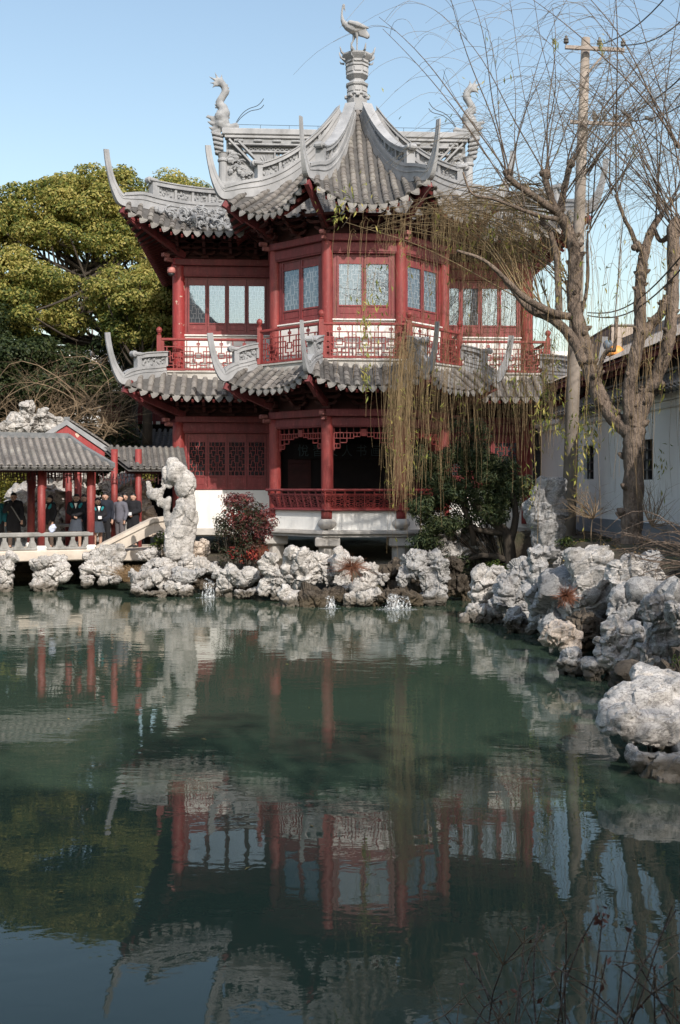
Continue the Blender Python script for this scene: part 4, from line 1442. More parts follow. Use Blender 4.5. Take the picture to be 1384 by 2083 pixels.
def rock(label, D, lumps, mat='p', amp=.5, seed=None, voxel=None, name='rock', cat='rock', group='pale limestone rocks along the pond', holes=.5, strata=.5, dep=.85):
    """lumps: (photo x, photo y, half width px, half height px[, metres further back])"""
    grow = 1.16 if (group or '').startswith('rocks of the right') and D > 13 else 1.0
    k = D / FPX
    m = MB(); rr = []; rl = random.Random(len(RK) * 7 + 1)
    c0 = P(lumps[0][0], lumps[0][1], D)
    zmin = 9
    for lp in lumps:
        px, py, a, b = lp[:4]; a *= grow; b *= grow; dd = lp[4] if len(lp) > 4 else 0.0
        c = P(px, py, D + dd) - Vector((c0.x, c0.y, 0)); k2 = (D + dd) / FPX
        rx, rz = a * k2, b * k2
        ry = (rx * rz) ** .5 * dep if rz < rx * 2.5 else rx * dep
        lump(m, Matrix.Translation(c) @ Matrix.Rotation(rl.uniform(-.25, .25), 4, 'Y') @ Matrix.Rotation(rl.uniform(-.6, .6), 4, 'Z') @ Matrix.Diagonal((rx, ry, rz, 1)), rl)
        rr.append((rx * rz) ** .5)
    s = sum(rr) / len(rr) * 1.45; amp = amp * .85
    seed = seed if seed is not None else len(RK) * 13 + 5
    vx = voxel or max(.024, min(.055, s * .05))
    me = m.mesh('rock', None); o = bpy.data.objects.new('tmp', me); COL.objects.link(o)
    md = o.modifiers.new('r', 'REMESH'); md.mode = 'VOXEL'; md.voxel_size = vx
    sm = o.modifiers.new('s', 'SMOOTH'); sm.factor = .5; sm.iterations = 3
    out = bpy.data.meshes.new_from_object(o.evaluated_get(bpy.context.evaluated_depsgraph_get()))
    bpy.data.objects.remove(o); bpy.data.meshes.remove(me)
    n = len(out.vertices); V = np.empty(n * 3, dtype=np.float32); out.vertices.foreach_get('co', V); V = V.reshape(-1, 3).astype(np.float64)
    N = np.empty(n * 3, dtype=np.float32); out.vertices.foreach_get('normal', N); N = N.reshape(-1, 3).astype(np.float64)
    V = rockify(s, seed, amp, holes, strata)(V, N)
    out.vertices.foreach_set('co', V.astype(np.float32).ravel())
    out.polygons.foreach_set('use_smooth', np.ones(len(out.polygons), dtype=bool)); out.update(); out.set_sharp_from_angle(angle=R(30))
    out.materials.clear(); out.materials.append({'p': M_ROCK, 'g': M_ROCKG, 'b': M_ROCKB, 't': M_ROCKT}[mat]); out.name = name
    ob = inst(name, out, None); ob.location = (c0.x, c0.y, 0)
    tag(ob, label, cat, group)
    RK.append(ob)
    return ob


LB = 'rocks stacked under the covered walkway'
rock('pale rock at the very left edge under the stone balustrade', 31.4, [(6, 1152, 26, 20), (10, 1180, 15, 24)], group=LB)
rock('flat topped upper block of the rock pier between the two dark gaps under the balustrade', 31.8, [(100, 1143, 36, 15), (122, 1155, 14, 26)], group=LB)
rock('middle boulder of the rock pier under the balustrade', 31.7, [(82, 1168, 22, 13), (108, 1170, 18, 14)], group=LB)
rock('lowest wet boulder of the rock pier under the balustrade', 31.6, [(75, 1188, 19, 13), (100, 1192, 17, 12)], group=LB)
G2 = 'rocks stacked below the stone ramp'
rock('large pale rock on top of the stack below the foot of the stone ramp', 32.4, [(222, 1130, 34, 17), (200, 1140, 20, 13)], group=G2)
rock('squat rock in the middle of the stack below the ramp, left half', 32.2, [(182, 1158, 19, 15), (198, 1160, 14, 12)], group=G2)
rock('round boulder in the middle of the stack below the ramp, right half', 32.2, [(230, 1158, 21, 13)], group=G2)
rock('low pale rock at the water below the stone ramp', 32.0, [(178, 1178, 14, 13), (208, 1180, 13, 11), (236, 1178, 14, 9)], group=G2)
rock('pale rock half hidden in dry grass beside the ramp', 32.0, [(305, 1128, 28, 16)], group=G2)

# the tall pierced stone in front of the white wall
rock('tall pale pierced scholar stone standing in front of the left white wall', 31.2,
     [(350, 944, 13, 14), (360, 962, 22, 24), (376, 985, 21, 30), (341, 970, 9, 26), (386, 1015, 12, 40), (378, 1042, 20, 32), (334, 984, 6, 16), (340, 1028, 9, 20), (316, 1005, 19, 15), (305, 990, 8, 16), (330, 1024, 14, 12),
      (367, 1076, 29, 36), (345, 1072, 11, 42), (366, 1112, 32, 30), (389, 1078, 11, 52), (372, 1050, 24, 30)], amp=.13, voxel=.028, name='scholar_stone', cat='scholar stone', group=None, holes=.5, seed=83, dep=.8)
tag(RK[-1], group='standing scholar stones')

G3 = 'rocks at the foot of the tall pierced stone'
rock('long grey-white slab rock lying left of the small cascade', 30.3, [(300, 1180, 38, 20), (325, 1176, 24, 18), (275, 1172, 16, 16)], group=G3, seed=31)
rock('row of pale rock under the pierced stone, left end', 31.0, [(322, 1150, 22, 14), (345, 1148, 20, 14), (302, 1158, 12, 12)], group=G3)
rock('pale broken rock right under the pierced stone', 31.0, [(378, 1145, 18, 16), (405, 1152, 20, 14), (432, 1158, 18, 10)], group=G3)
rock('grey undercut rock overhanging just left of the small cascade', 30.3, [(385, 1172, 24, 14), (360, 1170, 16, 16), (403, 1166, 15, 9)], 'g', group=G3)
rock('small cream rock low at the water left of the small cascade', 30.0, [(352, 1195, 17, 14), (375, 1202, 20, 10)], group=G3)
rock('thin flat rock at the water line in front of the long slab rock', 29.8, [(315, 1208, 26, 8), (282, 1204, 16, 7)], group=G3)
rock('tan rock leaning against the pierced stone on its right', 31.6, [(408, 1118, 16, 16), (416, 1108, 11, 10), (405, 1135, 18, 12)], 't', group=G3)
rock('upright pale rock right of the small cascade', 29.9, [(458, 1180, 18, 24), (445, 1166, 16, 14), (468, 1165, 16, 14), (452, 1202, 14, 12)], group=G3)
rock('smooth white block below the red leaved bush', 29.6, [(500, 1176, 28, 17), (483, 1172, 18, 14)], group=G3, amp=.35)
rock('low dark edged rock at the water below the white block', 29.3, [(500, 1207, 25, 10), (520, 1203, 10, 8)], group=G3)

G4 = 'rocks in front of the pavilion platform'
rock('knobbly upright rock at the right edge of the red leaved bush', 28.8, [(548, 1150, 17, 24), (563, 1175, 20, 26), (540, 1195, 14, 20), (566, 1205, 17, 16)], group=G4)
rock('large folded white rock below the middle stone pier', 28.6, [(608, 1135, 22, 24), (640, 1148, 30, 24), (592, 1165, 13, 34), (668, 1172, 24, 24), (625, 1170, 26, 24), (690, 1160, 14, 26)], group=G4, seed=88, amp=.55)
rock('flat topped rock with a dry tuft hanging in its hollow', 28.2, [(712, 1145, 30, 14), (745, 1158, 26, 16), (775, 1175, 22, 18), (700, 1175, 14, 24), (740, 1188, 28, 17)], group=G4)
rock('pale rock low at the water under the folded white rock', 27.7, [(592, 1220, 21, 20), (575, 1205, 12, 16)], group=G4)
rock('wet brown rock between the two pale rocks left of the big cascade', 27.6, [(633, 1218, 28, 20), (660, 1222, 18, 18)], 'b', group=G4)
rock('wet brown ledge that the water runs over', 27.8, [(675, 1206, 30, 12), (700, 1216, 20, 12)], 'b', group=G4)
rock('cream rock at the water left of the big cascade', 27.5, [(715, 1220, 15, 14), (745, 1216, 22, 16), (768, 1212, 14, 16)], group=G4)
rock('dark wet rock behind the splash of the big cascade', 27.6, [(800, 1212, 38, 13), (842, 1220, 20, 18), (770, 1222, 10, 14)], 'b', group=G4)
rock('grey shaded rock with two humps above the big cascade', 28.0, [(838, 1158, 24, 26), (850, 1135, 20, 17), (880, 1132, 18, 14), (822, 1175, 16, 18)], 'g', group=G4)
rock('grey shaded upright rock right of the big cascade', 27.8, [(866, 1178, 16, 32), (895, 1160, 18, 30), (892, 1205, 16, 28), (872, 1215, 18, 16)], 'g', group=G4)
rock('pale rock heap under the pine, left part', 30.5, [(915, 1112, 22, 14), (935, 1125, 26, 12), (905, 1122, 16, 10)], group=G4)
rock('pale rock heap under the pine, right part', 30.8, [(975, 1100, 24, 16), (998, 1112, 16, 20), (960, 1085, 16, 14)], group=G4)
rock('cream rock under the pine trunk beside the platform corner', 31.2, [(918, 1082, 10, 14), (950, 1092, 14, 22)], 't', group=G4)
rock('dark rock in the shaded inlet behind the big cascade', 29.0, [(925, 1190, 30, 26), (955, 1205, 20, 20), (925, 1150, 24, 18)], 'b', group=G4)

G5 = 'rocks of the right hand bank'
rock('jagged pale rock where the inlet ends, mossy ground behind it', 24.8, [(985, 1180, 26, 20), (1008, 1172, 16, 18), (990, 1215, 24, 26), (968, 1185, 14, 14)], 'p', group=G5, amp=.6)
rock('low pale boulder at the water under the jagged rock', 24.3, [(985, 1252, 30, 15), (1015, 1255, 22, 13), (950, 1258, 9, 6)], group=G5)
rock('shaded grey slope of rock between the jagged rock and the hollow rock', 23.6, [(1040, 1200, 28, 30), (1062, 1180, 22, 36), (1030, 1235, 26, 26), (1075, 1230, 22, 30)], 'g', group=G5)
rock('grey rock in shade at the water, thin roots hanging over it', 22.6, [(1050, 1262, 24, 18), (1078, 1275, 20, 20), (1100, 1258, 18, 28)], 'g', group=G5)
rock('hollow rock with a deep eye near its top', 21.6, [(1092, 1140, 18, 22), (1118, 1122, 24, 12), (1142, 1130, 16, 14), (1108, 1170, 20, 14), (1140, 1160, 10, 26), (1100, 1205, 22, 40), (1128, 1215, 16, 40), (1095, 1260, 22, 26)], 'g', group=G5, amp=.45, voxel=.04, holes=.9)
rock('big smooth white rock face below the willow trunk', 20.2, [(1182, 1150, 30, 34), (1215, 1155, 32, 36), (1195, 1195, 36, 34), (1225, 1200, 22, 38), (1200, 1235, 22, 16), (1168, 1208, 14, 16), (1160, 1140, 12, 20)], 'p', group=G5, amp=.26, holes=.25, strata=.9, voxel=.036, seed=91)
rock('cracked white rock right of the big smooth face', 19.2, [(1280, 1170, 30, 30), (1310, 1180, 30, 26), (1265, 1200, 20, 34), (1345, 1200, 30, 26), (1380, 1215, 20, 30)], 'p', group=G5, amp=.45)
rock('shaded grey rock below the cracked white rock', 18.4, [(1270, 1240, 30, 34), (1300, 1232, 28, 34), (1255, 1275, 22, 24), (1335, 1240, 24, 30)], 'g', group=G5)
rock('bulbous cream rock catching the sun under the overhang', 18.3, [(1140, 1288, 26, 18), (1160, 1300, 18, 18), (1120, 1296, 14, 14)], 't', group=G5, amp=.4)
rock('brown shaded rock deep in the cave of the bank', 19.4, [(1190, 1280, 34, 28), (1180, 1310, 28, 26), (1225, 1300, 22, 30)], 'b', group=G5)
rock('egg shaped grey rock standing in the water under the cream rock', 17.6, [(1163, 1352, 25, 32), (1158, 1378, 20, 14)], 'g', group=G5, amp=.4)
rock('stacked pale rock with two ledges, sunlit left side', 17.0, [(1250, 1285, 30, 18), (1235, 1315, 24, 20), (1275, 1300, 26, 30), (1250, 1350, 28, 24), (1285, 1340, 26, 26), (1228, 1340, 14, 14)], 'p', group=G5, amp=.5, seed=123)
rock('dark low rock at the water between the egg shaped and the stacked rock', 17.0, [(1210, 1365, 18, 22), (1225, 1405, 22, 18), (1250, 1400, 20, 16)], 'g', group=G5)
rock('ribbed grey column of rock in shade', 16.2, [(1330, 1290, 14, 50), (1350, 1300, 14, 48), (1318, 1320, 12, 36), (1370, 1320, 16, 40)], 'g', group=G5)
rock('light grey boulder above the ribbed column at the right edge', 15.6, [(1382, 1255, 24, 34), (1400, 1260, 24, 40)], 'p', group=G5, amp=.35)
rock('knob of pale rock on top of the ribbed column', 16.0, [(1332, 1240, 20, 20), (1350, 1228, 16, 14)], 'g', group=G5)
rock('broad flat slab of rock jutting over the water nearest to the viewer', 11.9, [(1335, 1378, 60, 24, .7), (1300, 1420, 70, 34, .2), (1370, 1415, 74, 46, .5), (1258, 1462, 40, 32, -.1), (1330, 1472, 74, 38), (1415, 1470, 66, 46), (1246, 1440, 24, 20), (1390, 1500, 50, 30)], 't', group=G5, amp=.2, voxel=.03, seed=43, strata=1.0, dep=1.2)
RK[-1].data.materials[0] = M_ROCK
rock('shaded rock under the broad flat slab', 11.1, [(1305, 1545, 36, 26, .35), (1345, 1560, 46, 34, .3), (1400, 1570, 50, 40, .2), (1380, 1600, 46, 20, .1), (1420, 1540, 40, 50, .5)], 'g', group=G5, amp=.28, voxel=.032)
rock('dark wet rock at the water behind the flat slab', 13.6, [(1310, 1440, 40, 70), (1370, 1450, 50, 90), (1400, 1400, 50, 60)], 'b', group=G5)

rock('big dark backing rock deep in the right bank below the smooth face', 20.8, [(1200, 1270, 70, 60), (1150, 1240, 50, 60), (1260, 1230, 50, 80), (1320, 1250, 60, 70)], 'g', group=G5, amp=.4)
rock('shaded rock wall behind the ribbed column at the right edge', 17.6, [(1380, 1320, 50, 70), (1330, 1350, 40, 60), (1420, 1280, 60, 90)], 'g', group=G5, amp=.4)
rock('long low pale rock under the willow foot at the right edge', 20.6, [(1345, 1160, 34, 16), (1390, 1170, 30, 18)], 'p', group=G5)
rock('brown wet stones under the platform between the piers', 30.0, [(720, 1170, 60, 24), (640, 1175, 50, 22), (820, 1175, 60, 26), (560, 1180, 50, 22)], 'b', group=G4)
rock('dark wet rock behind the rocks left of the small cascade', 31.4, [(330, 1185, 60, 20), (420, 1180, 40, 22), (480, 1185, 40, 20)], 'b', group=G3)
rock('tall grey scholar stone standing in shade beside the utility pole', 27.0,
     [(1110, 986, 21, 18), (1126, 1002, 24, 30), (1098, 1014, 24, 28), (1130, 1032, 20, 38), (1096, 1052, 24, 48), (1118, 1058, 26, 50), (1098, 1098, 26, 28), (1126, 1094, 24, 30), (1138, 1000, 10, 16)], 'g', amp=.22, voxel=.034, name='scholar_stone', cat='scholar stone', group='standing scholar stones', holes=.5, seed=211)

# rockery behind the walkway
G6 = 'rockery behind the covered walkway'
rock('tall pale rockery crag seen left of the first red post', 36.5, [(70, 1000, 24, 40), (52, 1030, 22, 34), (92, 1010, 22, 46), (60, 1075, 34, 40)], group=G6, seed=301, amp=.6, holes=.8)
rock('rockery crag with a dark cleft between the first two red posts', 36.8, [(118, 1000, 24, 40), (135, 985, 18, 30), (112, 1060, 28, 46), (150, 1040, 20, 34)], group=G6, seed=302, amp=.6, holes=.8)
rock('bright lump of rockery high between the second and third red post', 37.2, [(165, 975, 20, 24), (172, 1010, 24, 30), (178, 1070, 30, 46)], group=G6, seed=303, amp=.6, holes=.8)
rock('rockery crag behind the tourists under the gabled roof', 37.5, [(215, 985, 22, 26), (235, 1010, 26, 34), (262, 990, 24, 28), (240, 1065, 44, 46)], group=G6, seed=304, amp=.6, holes=.8)
rock('cream rockery edge beside the green shrub behind the ramp', 37.6, [(285, 1000, 14, 26), (292, 1050, 18, 34)], 't', group=G6, seed=305, amp=.6)
G7 = 'crags rising above the walkway roof'
rock('dark rock bank under the walkway at the left', 37.5, [(-40, 1150, 90, 40), (40, 1150, 70, 36), (120, 1150, 70, 36), (190, 1150, 60, 36)], 'b', group=G6, amp=.5)
rock('small topmost crag above the walkway roof', 41.0, [(53, 830, 13, 12), (50, 845, 12, 14)], group=G7, amp=.6)
rock('broad pale crag above the walkway roof', 41.2, [(85, 858, 28, 22), (60, 868, 24, 22), (112, 862, 18, 20), (40, 860, 14, 14)], group=G7, amp=.6)
rock('low grey crag at the left edge above the walkway roof', 41.0, [(8, 872, 24, 14), (28, 868, 14, 14)], 'g', group=G7, amp=.6)
# ------------------------------------------------------------------ plants
def strands(paths, r0, r1, sides=3):
    """many thin stems as one array; paths (N,K,3)"""
    A = np.asarray(paths, dtype=np.float64); N, K, _ = A.shape
    d = np.gradient(A, axis=1); d /= np.linalg.norm(d, axis=2, keepdims=True) + 1e-9
    ref = np.array([.31, .87, .13]); a = np.cross(d, ref); a /= np.linalg.norm(a, axis=2, keepdims=True) + 1e-9
    b = np.cross(d, a)
    r0 = np.broadcast_to(np.asarray(r0, dtype=float), (N,)); r1 = np.broadcast_to(np.asarray(r1, dtype=float), (N,))
    t = np.linspace(0, 1, K)[None, :]
    rad = (r0[:, None] * (1 - t) + r1[:, None] * t)[..., None]
    V = np.stack([A + (a * math.cos(2 * math.pi * k / sides) + b * math.sin(2 * math.pi * k / sides)) * rad for k in range(sides)], 2)
    idx = np.arange(N * K * sides).reshape(N, K, sides)
    F = []
    for k in range(sides):
        j = (k + 1) % sides
        F.append(np.stack([idx[:, :-1, k], idx[:, :-1, j], idx[:, 1:, j], idx[:, 1:, k]], -1).reshape(-1, 4))
    return V.reshape(-1, 3), np.concatenate(F)


class Stems:
    def __init__(s): s.V = []; s.F = []; s.n = 0

    def add(s, paths, r0, r1, sides=3):
        V, F = strands(paths, r0, r1, sides); s.V.append(V); s.F.append(F + s.n); s.n += len(V)

    def mesh(s, name, mat): return fast_mesh(name, np.concatenate(s.V), np.concatenate(s.F), mat, True)


def leaf_mat(name, cols, scale=1.2, trans=.35, rough=.55, spec=.3):
    t = NT(name)
    n = t.noise(t.pos(), scale, 3.0, .6)
    at = t.new('ShaderNodeAttribute'); at.attribute_name = 'rnd'
    mx = t.new('ShaderNodeMath', operation='MULTIPLY_ADD'); t.l(at.outputs['Fac'], mx.inputs[0]); mx.inputs[1].default_value = .55; mx.inputs[2].default_value = -.27
    ad = t.new('ShaderNodeMath', operation='ADD'); t.l(n, ad.inputs[0]); t.l(mx.outputs[0], ad.inputs[1])
    col = t.ramp(ad.outputs[0], [(.25 + .5 * i / max(1, len(cols) - 1), c) for i, c in enumerate(cols)])
    t.set('Base Color', col); t.set('Roughness', rough); t.set('Specular IOR Level', spec)
    tr = t.new('ShaderNodeBsdfTranslucent'); t.l(col, tr.inputs[0])
    ms = t.new('ShaderNodeMixShader'); ms.inputs[0].default_value = trans
    t.l(t.b.outputs[0], ms.inputs[1]); t.l(tr.outputs[0], ms.inputs[2]); t.l(ms.outputs[0], t.out.inputs[0])
    return t.m


def leaves_mesh(name, C, Nrm, L, W, mat, rng, droop=0.0, axis=None):
    """bent leaf blades: centre C, facing about Nrm, length L, width W (arrays)"""
    n = len(C)
    Nrm = Nrm / (np.linalg.norm(Nrm, axis=1, keepdims=True) + 1e-9)
    if axis is None:
        a = rng.normal(size=(n, 3)); a[:, 2] -= droop
    else: a = axis + rng.normal(size=(n, 3)) * .25
    a -= Nrm * (a * Nrm).sum(1, keepdims=True); a /= np.linalg.norm(a, axis=1, keepdims=True) + 1e-9
    b = np.cross(Nrm, a)
    L = np.broadcast_to(np.asarray(L), (n,))[:, None]; W = np.broadcast_to(np.asarray(W), (n,))[:, None]
    p0 = C - a * L * .5; p1 = C + b * W * .5 + Nrm * W * .18; p2 = C + a * L * .5 - Nrm * L * .12; p3 = C - b * W * .5 + Nrm * W * .18
    V = np.stack([p0, p1, p2, p3], 1).reshape(-1, 3)
    i = np.arange(n)[:, None] * 4
    F = np.concatenate([i + np.array([[0, 1, 2]]), i + np.array([[0, 2, 3]])])
    me = fast_mesh(name, V, F, mat)
    at = me.attributes.new('rnd', 'FLOAT', 'POINT')
    at.data.foreach_set('value', np.repeat(rng.random(n), 4).astype(np.float32))
    return me


RNG = np.random.default_rng(12)


def lobe_leaves(lobes, per, rng, up=.25):
    """leaf positions and facings on many small clumps"""
    C = []; Nn = []
    for (c, r) in lobes:
        n = int(per * (r[0] * r[2]))
        d = rng.normal(size=(n, 3)); d[:, 2] += up; d /= np.linalg.norm(d, axis=1, keepdims=True)
        rad = np.clip(1 - np.abs(rng.normal(size=n)) * .22, .25, 1.15)[:, None]
        wob = 1 + .22 * vnoise(d * 2.2 + np.array(c)[None] * 3.1, 3)[:, None]
        C.append(np.array(c)[None] + d * rad * wob * np.array(r)[None])
        Nn.append(d + rng.normal(size=(n, 3)) * .36 + np.array([[0, 0, .25]]))
    return np.concatenate(C), np.concatenate(Nn)


M_CAM = leaf_mat('camphor_leaf', [(.08, .115, .03), (.21, .235, .055), (.38, .345, .09), (.52, .45, .15)], .55, .5)
M_CAMD = leaf_mat('deep_green_shaded_leaf', [(.015, .028, .010), (.03, .048, .016), (.06, .075, .022)], .8)  # darker leaf copy; shade of the lower left trees is in the colour


def big_tree(label, D, ells, n_lobes, rl, per, mat, seed, trunk, name='camphor_tree', leaf=(.15, .085), group='evergreen trees behind the pavilion', mat2=None):
    rng = np.random.default_rng(seed); k = D / FPX
    base = P(trunk[0][0][0], trunk[0][0][1], D + (trunk[0][0][3] if len(trunk[0][0]) > 3 else 0)); bz = gz(base.x, base.y)
    e = empty(name, (base.x, base.y, bz)); tag(e, label, 'tree', group)
    off = Vector((base.x, base.y, bz))
    lobes = []
    tot = sum(a * b for _, _, a, b, _ in ells)
    for (px, py, a, b, dd) in ells:
        m = max(2, int(n_lobes * a * b / tot))
        for _ in range(m):
            d = rng.normal(size=3); d /= np.linalg.norm(d); d *= rng.random() ** .33
            c = P(px + d[0] * a, py + d[2] * b, D + dd + d[1] * max(a, b) * k * .8) - off
            r = rl * rng.uniform(.65, 1.3)
            lobes.append((tuple(c), (r * 1.15, r, r * rng.uniform(.6, .85))))
    C, Nn = lobe_leaves(lobes, per, rng)
    L = rng.uniform(.7, 1.3, len(C)) * leaf[0]
    inst('foliage', leaves_mesh('foliage', C, Nn, L, L * leaf[1] / leaf[0], mat, rng), e)
    t = MB()
    for ch in trunk:
        t.tube(smooth_path([P(p[0], p[1], D + (p[3] if len(p) > 3 else 0)) - off for p in ch], 3), [lerp_at([(i / (len(ch) - 1), p[2] * k) for i, p in enumerate(ch)], q / ((len(ch) - 1) * 3)) for q in range((len(ch) - 1) * 3 + 1)], 8)
    for i in range(0, len(lobes), 2):       # boughs out to the clumps
        c = Vector(lobes[i][0]); j = trunk[rng.integers(len(trunk))]; q = j[-1 if rng.random() < .5 else len(j) // 2]
        s_ = P(q[0], q[1], D) - off
        mid = s_.lerp(c, .5) + Vector((0, 0, -.5)); t.tube(smooth_path([s_, mid, c], 4), [.09 - .007 * u for u in range(9)], 5)
    t.build('trunk', M_BARKD, e, True, fix=False)
    return e


big_tree('big camphor tree with olive yellow crown left of the pavilion', 48.0,
         [(165, 395, 90, 50, 0), (85, 430, 80, 55, 0), (235, 385, 55, 48, 0), (20, 455, 60, 65, -1), (150, 470, 85, 45, -1), (230, 460, 55, 40, 0), (-70, 450, 70, 90, 0), (265, 500, 50, 36, -.5),
          (40, 565, 70, 50, -2.5), (110, 590, 60, 40, -2), (20, 640, 80, 40, -3), (120, 650, 50, 28, -2), (-60, 600, 70, 80, -2), (190, 545, 40, 22, 1)],
         230, .62, 1500, M_CAM, 5, [[(266, 905, 20), (262, 840, 18), (268, 760, 16), (245, 700, 14), (215, 640, 10), (190, 560, 8)], [(268, 770, 14), (290, 700, 10), (300, 600, 8), (285, 500, 6)], [(245, 720, 9), (200, 690, 6), (160, 700, 5), (120, 690, 4)]])
big_tree('camphor tree with rounded lower crown close against the pavilion wall', 45.0,
         [(275, 600, 85, 50, 0), (320, 640, 60, 60, 0), (255, 655, 50, 50, 0), (335, 560, 30, 50, 1), (310, 720, 40, 50, 0)],
         105, .58, 1500, M_CAM, 6, [[(300, 905, 11), (300, 840, 10), (295, 760, 8), (285, 680, 6)]])
big_tree('olive crowned tree showing just above the left wing roof', 55.0,
         [(345, 395, 45, 28, 0), (400, 400, 25, 18, 0), (300, 440, 60, 40, 2)], 50, .8, 900, M_CAM, 7, [[(340, 860, 9), (345, 600, 8), (350, 430, 4)]])
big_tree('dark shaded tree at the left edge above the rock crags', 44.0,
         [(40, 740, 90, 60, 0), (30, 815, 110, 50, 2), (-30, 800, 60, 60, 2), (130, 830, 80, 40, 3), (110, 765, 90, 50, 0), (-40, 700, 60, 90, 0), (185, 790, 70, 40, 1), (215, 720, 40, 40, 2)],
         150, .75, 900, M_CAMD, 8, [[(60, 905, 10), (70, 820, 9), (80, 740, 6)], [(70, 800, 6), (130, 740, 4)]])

big_tree('dark hedge of evergreens added behind the walkway to block the sky', 46.0,
         [(-60, 930, 110, 90, 0), (40, 960, 90, 80, 0), (140, 930, 80, 90, 1), (230, 940, 70, 90, 1), (-160, 900, 100, 120, 0)], 170, .75, 700, M_CAMD, 9, [[(40, 1000, 8), (42, 950, 7), (50, 900, 4)], [(180, 1000, 8), (182, 950, 7), (190, 900, 4)]], name='added_hedge')  # hedge added so no bright sky shows behind and under the walkway
# ---- the willow
WD = 24.3


def wp(px, py, dd=0.0): return P(px, py, WD + dd)


LIMBS = [
    [(1284, 1150, 30), (1285, 1110, 25), (1286, 1060, 22), (1289, 980, 21), (1291, 900, 24), (1291, 868, 20)],
    [(1291, 872, 17), (1312, 820, 15), (1334, 770, 15), (1356, 712, 14, -.2), (1366, 640, 13, -.3), (1370, 544, 13, -.3), (1371, 470, 15, -.3), (1378, 445, 9, -.3)],
    [(1288, 872, 16), (1280, 830, 14), (1281, 786, 14), (1290, 736, 14), (1302, 676, 14), (1302, 610, 13), (1306, 544, 12), (1316, 496, 10), (1331, 458, 8), (1347, 436, 6)],
    [(1302, 690, 11), (1325, 660, 11), (1346, 636, 10, -.2), (1358, 600, 9, -.3)],
    [(1285, 880, 18), (1260, 862, 17, .2), (1226, 818, 17, .4), (1203, 760, 18, .6), (1189, 700, 17, .8), (1176, 652, 16, .9), (1167, 610, 16, 1), (1170, 560, 17, 1), (1168, 505, 15, 1), (1152, 460, 13, 1), (1134, 430, 11, 1)],
    [(1190, 740, 13, .6), (1165, 690, 12, .8), (1128, 652, 10, .9), (1080, 630, 8, 1), (1048, 596, 6, 1.1), (1020, 560, 4, 1.2)],
    [(1176, 645, 9, 1), (1135, 640, 9, .8), (1095, 622, 8, .6), (1060, 600, 7, .5), (1030, 570, 6, .4), (985, 530, 4, .2), (930, 510, 3, 0)],
    [(1138, 640, 8, 1), (1136, 580, 8, 1.1), (1132, 520, 8, 1.2), (1118, 470, 6, 1.2), (1098, 450, 5, 1.2)],
    [(1134, 432, 8, 1), (1120, 400, 7, 1), (1108, 360, 7, 1)],
    [(1134, 432, 9, 1), (1116, 420, 8, .8), (1080, 395, 7, .6), (1050, 375, 6, .4), (1031, 358, 6, .3)],
    [(1140, 432, 9, 1), (1146, 394, 8, 1.2), (1155, 355, 7, 1.3), (1160, 332, 7, 1.3)],
    [(1136, 446, 6, 1), (1100, 440, 5, .6), (1057, 425, 4, .3), (1005, 405, 3, 0), (961, 394, 2.5, -.2), (942, 350, 2, -.3)],
    [(1300, 510, 6), (1296, 503, 6), (1284, 470, 5), (1272, 448, 4), (1258, 410, 4), (1253, 395, 4)],
    [(1372, 470, 7, -.3), (1345, 490, 5), (1330, 462, 4)],
    [(1210, 790, 8, .5), (1222, 740, 5, .4), (1235, 715, 5, .3), (1250, 712, 5, .2)],
    [(1250, 715, 4, .2), (1253, 680, 4, .2), (1254, 645, 4, .2)],
    [(1182, 640, 5, .9), (1192, 600, 4, .8), (1196, 560, 4, .8), (1195, 500, 3, .8), (1196, 470, 2, .8)],
    [(1350, 780, 7, -.3), (1310, 800, 9), (1285, 830, 10)],
]
wb = wp(1284, 1130)
WIL = empty('willow_tree', (wb.x, wb.y, gz(wb.x, wb.y)))
tag(WIL, 'bare winter willow with forked trunk and hanging yellowish withes', 'tree')
WO = Vector(WIL.location); WON = np.array(WO)
tm = MB(); rr = random.Random(4)
for ch in LIMBS:
    pts = smooth_path([wp(p[0], p[1], p[3] if len(p) > 3 else 0) - WO for p in ch], 8)
    n = len(pts)
    rad = [lerp_at([(i / (len(ch) - 1), p[2] * WD / FPX) for i, p in enumerate(ch)], q / (n - 1)) * (.94 + .05 * math.sin(q * .9 + len(ch)) + rr.uniform(-.04, .04)) for q in range(n)]
    pts = [p + Vector((rr.uniform(-1, 1), rr.uniform(-1, 1), 0)) * r_ * .05 for p, r_ in zip(pts, rad)]
    tm.tube(pts, rad, 10)
    for _ in range(n // 3):   # burrs and stubs of cut shoots
        q = rr.randrange(2, n - 1); a = rr.random() * 6.28
        if rad[q] > .09:
            d = Vector((math.cos(a), math.sin(a), .5)); tm.tube([pts[q], pts[q] + d * rad[q] * 1.1, pts[q] + d * rad[q] * 1.5], [rad[q] * .5, rad[q] * .35, rad[q] * .12], 6)
for i, (x, y) in enumerate(((1108, 356), (1031, 358), (1160, 332), (1371, 468), (1296, 503), (1134, 432))):
    for _ in range(5):
        tm.ball(tuple(wp(x + rr.uniform(-7, 7), y + rr.uniform(-7, 7), 1 if x < 1170 else -.2) - WO), rr.uniform(.05, .11), None, 6)
tm.build('trunk', M_BARK, WIL, True, fix=False)

